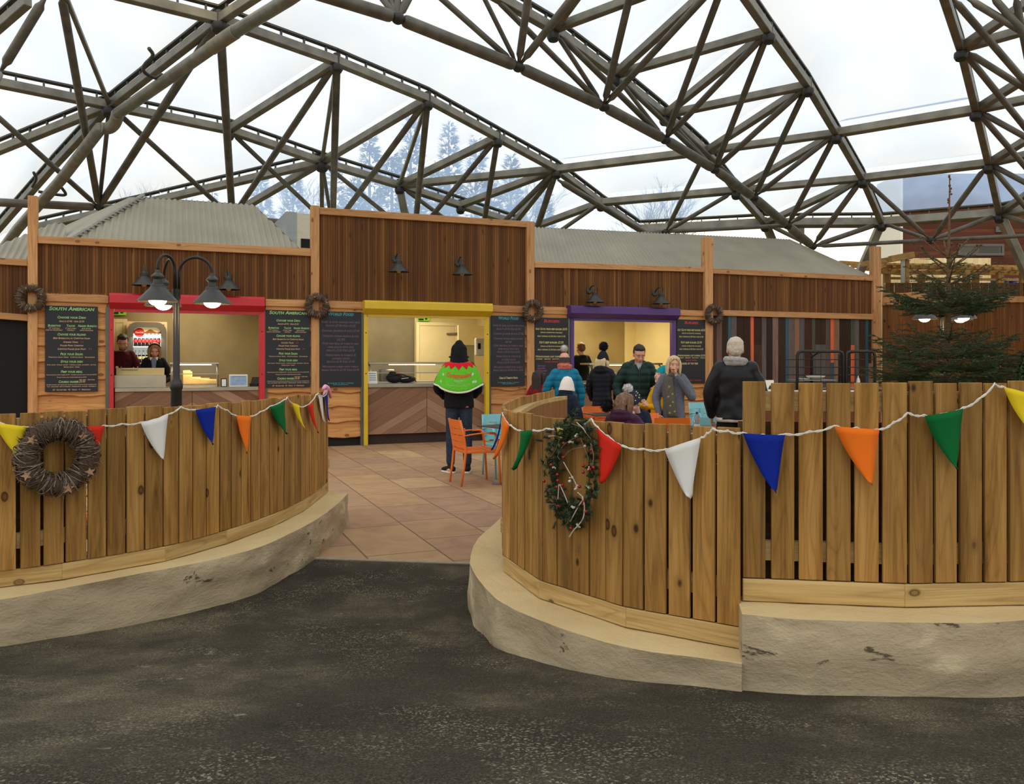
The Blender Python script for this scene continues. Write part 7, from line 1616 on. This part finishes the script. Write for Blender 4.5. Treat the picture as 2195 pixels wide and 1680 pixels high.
# 5 woman in teal coat
f = Fig('woman from behind in long teal quilted coat and striped bobble hat', wp(1210, 13.0), 13.0, AWAY+.25, 1.68, 0, (.05, -.1, 0), 1.05)
f.arm(1, (.29,-.04,1.15), (.16,-.26,1.08), (-.6,-.5,.2)); f.arm(-1, (-.28,0,1.10), (-.29,-.02,.88), (0,-.2,-1)); f.body(SKIN, legs=stand(), fingers=(-1,))
TEAL = cloth('teal_quilt', rgb(18,112,142), .6, .003, 16, .12); f.coat(TEAL, 'quilted_coat', hem=.52, girth=1.05, depth=1.15, sleeve=1.12, quilt=(.105, .012), flare=1.05); f.trousers(BLK); f.shoes(DARKSHOE); f.scarf(cloth('coral_scarf', rgb(198,108,92), .9, .004, 30, .35), .036, z=.0)
Kg, Kp, Kr = cloth('knit_charcoal', rgb(72,58,64), .95, .004, 60), cloth('knit_pink', rgb(226,176,164), .95, .004, 60), cloth('knit_rust', rgb(150,62,44), .95, .004, 60)
f.hat(Kg, (cloth('knit_pale', rgb(206,196,190), .95, .004, 60), .062), 30, (Kg, Kg, Kp, Kr, Kr), 1.2, low=.03)
# 6 child in white hat
f = Fig('child from behind in fluffy white hat and navy coat', wp(1214, 11.2), 11.2, AWAY-.7, 1.29, 0, (.12, .1, 0), 1.32)
f.arm(1, (.27,-.03,1.12), (.2,-.16,.98)); f.arm(-1, (-.27,-.03,1.12), (-.2,-.16,.98)); f.body(SKINK, legs=stand()); f.coat(NAVY, 'hooded_coat', hem=.76, girth=1.08, depth=1.1, hood='down', sleeve=1.1, rough=.006); f.trousers(JEAN); f.shoes(DARKSHOE); f.hat(cloth('white_fluff', rgb(236,222,208), .95, .008, 80, .1), None, 0, None, 1.5, low=.075, wide=1.1, ex=.42); f.scarf(NAVY, .042, 'coat_collar', z=.0, wide=1.05)
# 7 staff in black inside the purple kiosk
ip = fw(ft(1246, -1.0), 0, -1.0); f = Fig('staff member from behind in black inside the purple kiosk', ip.x, ip.y, FA+AWAY+.1, 1.76, FZ, (.08, 0, 0), 1.02)
f.arm(1, (.25,-.06,1.12), (.18,-.28,1.02)); f.arm(-1, (-.25,-.03,1.12), (-.2,-.22,.98)); f.body(SKIN2, legs=stand()); f.coat(BLK, 'shirt', hem=.84, girth=1.0, sleeve=.95); f.trousers(BLK); f.shoes(DARKSHOE); f.hair(flat('hair_auburn', rgb(104,66,34), .6, 0, .3, 40), 'short')
# 8 woman in black coat, big pompom
f = Fig('woman from behind in slim black padded coat and black hat with big fur pompom', wp(1291, 14.4), 14.4, AWAY-.35, 1.68, 0, (.1, -.25, 0), 1.1)
f.arm(1, (.25,-.03,1.12), (.22,-.12,.90)); f.arm(-1, (-.25,-.03,1.12), (-.2,-.18,.92)); f.body(SKIN, legs=stand()); f.coat(cloth('black_quilt', rgb(22,23,30), .55, .003, 16, .15), 'padded_coat', hem=.56, girth=1.0, depth=1.05, quilt=(.085, .007), hood='down', waist=.95); f.trousers(BLK); f.shoes(DARKSHOE)
f.hat(cloth('black_knit', rgb(34,34,42), .95, .004, 70), (cloth('black_fur', rgb(22,22,26), .95, .006, 50), .082), 22, None, 1.18); f.hair(BLON, 'long', .24, hat=True)
# 9 man in green puffer
f = Fig('man in dark green puffer jacket looking down before the purple hatch', wp(1368, 12.5), 12.5, -.05, 1.80, 0, (.42, .12, 0), 1.04)
f.arm(1, (.28,-.0,1.12), (.25,-.12,.86), (0,-.4,-1)); f.arm(-1, (-.30,.02,1.12), (-.22,-.14,.86), (.2,-.4,-1)); f.body(SKIN2, legs=stand(.12), look_down=True, fingers=(1,-1))
f.coat(cloth('green_quilt', rgb(20,44,36), .5, .003, 16, .15), 'puffer_jacket', hem=.82, girth=1.02, depth=1.15, sleeve=1.18, quilt=(.10, .012), hood='down'); f.trousers(JEAN, 'jeans', 1.0); f.shoes(DARKSHOE); f.hair(flat('hair_near_black', rgb(32,24,20), .7, 0, .3, 40), 'short')
mb = MB(); mb.box((-.006,-.178,.84),(.006,-.168,1.42)); mb.build('zip', EYED, f.t); mb = MB(); mb.prism([(-.05,-.105,1.485),(.05,-.105,1.485),(.0,-.155,1.37)], (0,.015,0)); mb.build('grey_collar', cloth('grey_jersey', rgb(150,150,150), .9), f.t)
# 10 child in yellow coat, teal beanie
f = Fig('child in mustard coat and teal beanie, looking up with hands raised', wp(1415, 12.2), 12.2, -1.15, 1.40, 0, (-.35, .1, 0), 1.28)
f.arm(1, (.22,-.14,1.10), (.12,-.34,1.14), (-.2,-.6,.7)); f.arm(-1, (-.20,-.14,1.10), (-.16,-.36,1.14), (-.1,-.6,.75)); f.body(SKINK, .010, fingers=(1,-1), legs=stand(), finger_pose={1:'open',-1:'open'})
MUS = cloth('mustard_coat', rgb(220,160,18), .75, .003, 16, .1); f.coat(MUS, 'coat', hem=.70, girth=1.08, depth=1.1, sleeve=1.05, hood='down', rough=.006, label='mustard yellow coat'); f.trousers(JEAN); f.shoes(DARKSHOE); f.hat(cloth('teal_knit', rgb(16,140,152), .95, .004, 70), None, 26, None, 1.1, low=-.022); f.hair(HB, 'short', hat=True)
# 11 blonde woman
f = Fig('blonde woman in grey tweed coat and star scarf holding something to her open mouth', wp(1443, 12.0), 12.0, .06, 1.61, 0, (.10, -.1, .06), 1.08)
f.arm(1, (.27,-.10,1.12), (-.01,-.225,1.47), (-.18,.15,1)); f.arm(-1, (-.265,.02,1.10), (-.24,-.08,.86), (.3,-.3,-1)); f.body(SKIN, .0095, fingers=(1,-1), legs=stand(), mouth='open', brows=flat('brow_light', rgb(140,104,76), .8), finger_pose={1:'pinch',-1:'curl'})
f.coat(cloth('grey_tweed', rgb(104,106,116), .95, .006, 110, .5), 'tweed_coat', hem=.62, girth=1.0, depth=1.08, sleeve=1.06, rough=.005); f.trousers(BLK); f.shoes(DARKSHOE); f.hair(BLON, 'bob', .25)
SCF = cloth('grey_scarf_cloth', rgb(94,90,80), .95, .004, 40, .15); sc1 = f.scarf(SCF, .038, wide=1.1, z=-.055)
mb = MB(); n = 12
for i in range(n+1):
    q = i/n
    for j in range(7): u = j/6; mb.v.append(Vector((-.19+.05*q+(.15+.015*q)*u-.02*sin(3*q), -.168-.028*sin(pi*u)-.035*sin(pi*q*.9)-.006*sin(9*u), 1.46-.62*q-.02*u)))
for i in range(n):
    for j in range(6): mb.f.append((i*7+j, i*7+j+1, (i+1)*7+j+1, (i+1)*7+j)); mb.mi.append(0)
tail = mb.build('scarf_tail', SCF, sc1, smooth=True); md = tail.modifiers.new('thick', 'SOLIDIFY'); md.thickness = .012
mb = MB()
for (q, u) in ((.25,.45),(.42,.75),(.50,.3),(.62,.7),(.72,.4),(.85,.75),(.9,.25)): star(mb, (-.19+.05*q+(.15+.015*q)*u-.02*sin(3*q), -.186-.028*sin(pi*u)-.035*sin(pi*q*.9)-.006*sin(9*u), 1.46-.62*q-.02*u), .024, .010, q*9)
mb.build('gold_stars', flat('gold_print', rgb(168,144,72), .7), sc1)
mb = MB(); mb.sph(f.hp(.0,-.125,-.075), (.022,.018,.022), 10, 7); o = remesh(mb, .006, 1, lambda v, n: .004*noise.noise(v*60)).build('held_snack', MOUTHD, None, smooth=True)
tag(o, 'small dark snack held to the blonde woman\'s mouth', 'snack'); o.name = 'snack'; o.matrix_basis = f.t.matrix_basis
# 12 man in leather jacket
f = Fig('grey-haired man from behind in black leather jacket and pale grey scarf', wp(1576, 9.35), 9.35, AWAY-.12, 1.80, 0, (.08, -.05, 0), 1.06)
f.arm(1, (.27,-.02,1.11), (.23,-.16,.90), (0,-.5,-.8)); f.arm(-1, (-.28,-.02,1.11), (-.23,-.16,.90), (0,-.5,-.8)); f.body(SKIN2, legs=stand(.12), fingers=(1,-1))
f.coat(cloth('black_leather', rgb(30,30,30), .38, .004, 9, .15), 'leather_jacket', hem=.88, girth=1.10, depth=1.12, sleeve=1.14, rough=.012, shoulders=1.04); f.trousers(BLK, 'trousers', 1.08); f.shoes(DARKSHOE); f.hair(flat('hair_grey_white', rgb(196,180,160), .7, 0, .15, 50), 'short')
f.scarf(cloth('pale_grey_knit', rgb(158,154,148), .95, .005, 50, .2), .036, wide=1.12)
mb = MB(); loft(mb, [(.855,0,0,.205,.155),(.90,0,0,.205,.155)], 24); mb.build('shirt_hem', cloth('pale_shirt', rgb(190,184,172), .9), f.t, smooth=True)
# 13 seated woman in purple coat
f = Fig('woman with highlighted brown hair seated in purple padded coat, seen from behind', wp(1336, 9.25), 9.25, AWAY-.55, 1.60, 0, (.2, -.35, 0), .95)
f.dz = -.42; f.arm(1, (.29,-.10,.72), (.16,-.30,.74)); f.arm(-1, (-.29,-.10,.72), (-.16,-.30,.74)); f.body(SKIN, legs=sit()); f.coat(cloth('purple_quilt', rgb(58,26,50), .55, .003, 16, .15), 'padded_coat', hem=.40, girth=.98, depth=1.05, quilt=(.085, .010), hood='down', sleeve=1.05); f.trousers(JEAN); f.shoes(DARKSHOE)
f.hair(flat('hair_highlighted', rgb(116,84,58), .6, 0, .5, 34), 'long', .34)
mb = MB(); q = random.Random(9); pc = Vector((.17,.10,1.16)); mb.sph(pc, .065, 12, 8)
for i in range(420):
    v = Vector((q.gauss(0,1), q.gauss(0,1), q.gauss(0,1))).normalized(); u = v.orthogonal().normalized()*.006; o0 = len(mb.v); mb.v += [pc+v*.05-u, pc+v*.05+u, pc+v*q.uniform(.085,.1)]; mb.f.append((o0,o0+1,o0+2)); mb.mi.append(0)
mb.build('fur_pompom', MATS['black_fur'], f.t)
# 14 child in dark star hat
f = Fig('child in dark star-pattern bobble hat with hand to face beside the seated woman', wp(1366, 10.0), 10.0, -.55, 1.22, 0, (.5, -.3, 0), 1.42)
f.dz = -.12; f.arm(1, (.24,-.12,1.02), (.04,-.22,1.28), (-.2,.1,1)); f.arm(-1, (-.24,-.08,1.0), (-.12,-.26,.98)); f.body(SKINK, .010, legs=stand(), look_down=True, fingers=(1,)); f.coat(NAVY, 'coat', hem=.66, girth=1.08, depth=1.1, sleeve=1.05, hood='down'); f.trousers(JEAN); f.shoes(DARKSHOE)
h = f.hat(cloth('charcoal_knit', rgb(50,48,54), .95, .004, 70), (cloth('white_pom', rgb(214,208,202), .95, .006, 50), .055), 0, None, 1.12); mb = MB()
for a in range(9):
    for zc in (.03, .075):
        b = a*.7+zc*9; r0 = .094*(1-(zc/.17)**2)**.5*1.16; c_ = f.hp(0, .012, .02)+f.hr @ (Vector((.094*cos(b)*(1-zc*2.6), .113*sin(b)*(1-zc*2.6), zc))*f.hs); mb.sph(c_, .011, 6, 4)
mb.build('white_stars', PAPER, h)
f.hair(HB, 'short', hat=True)
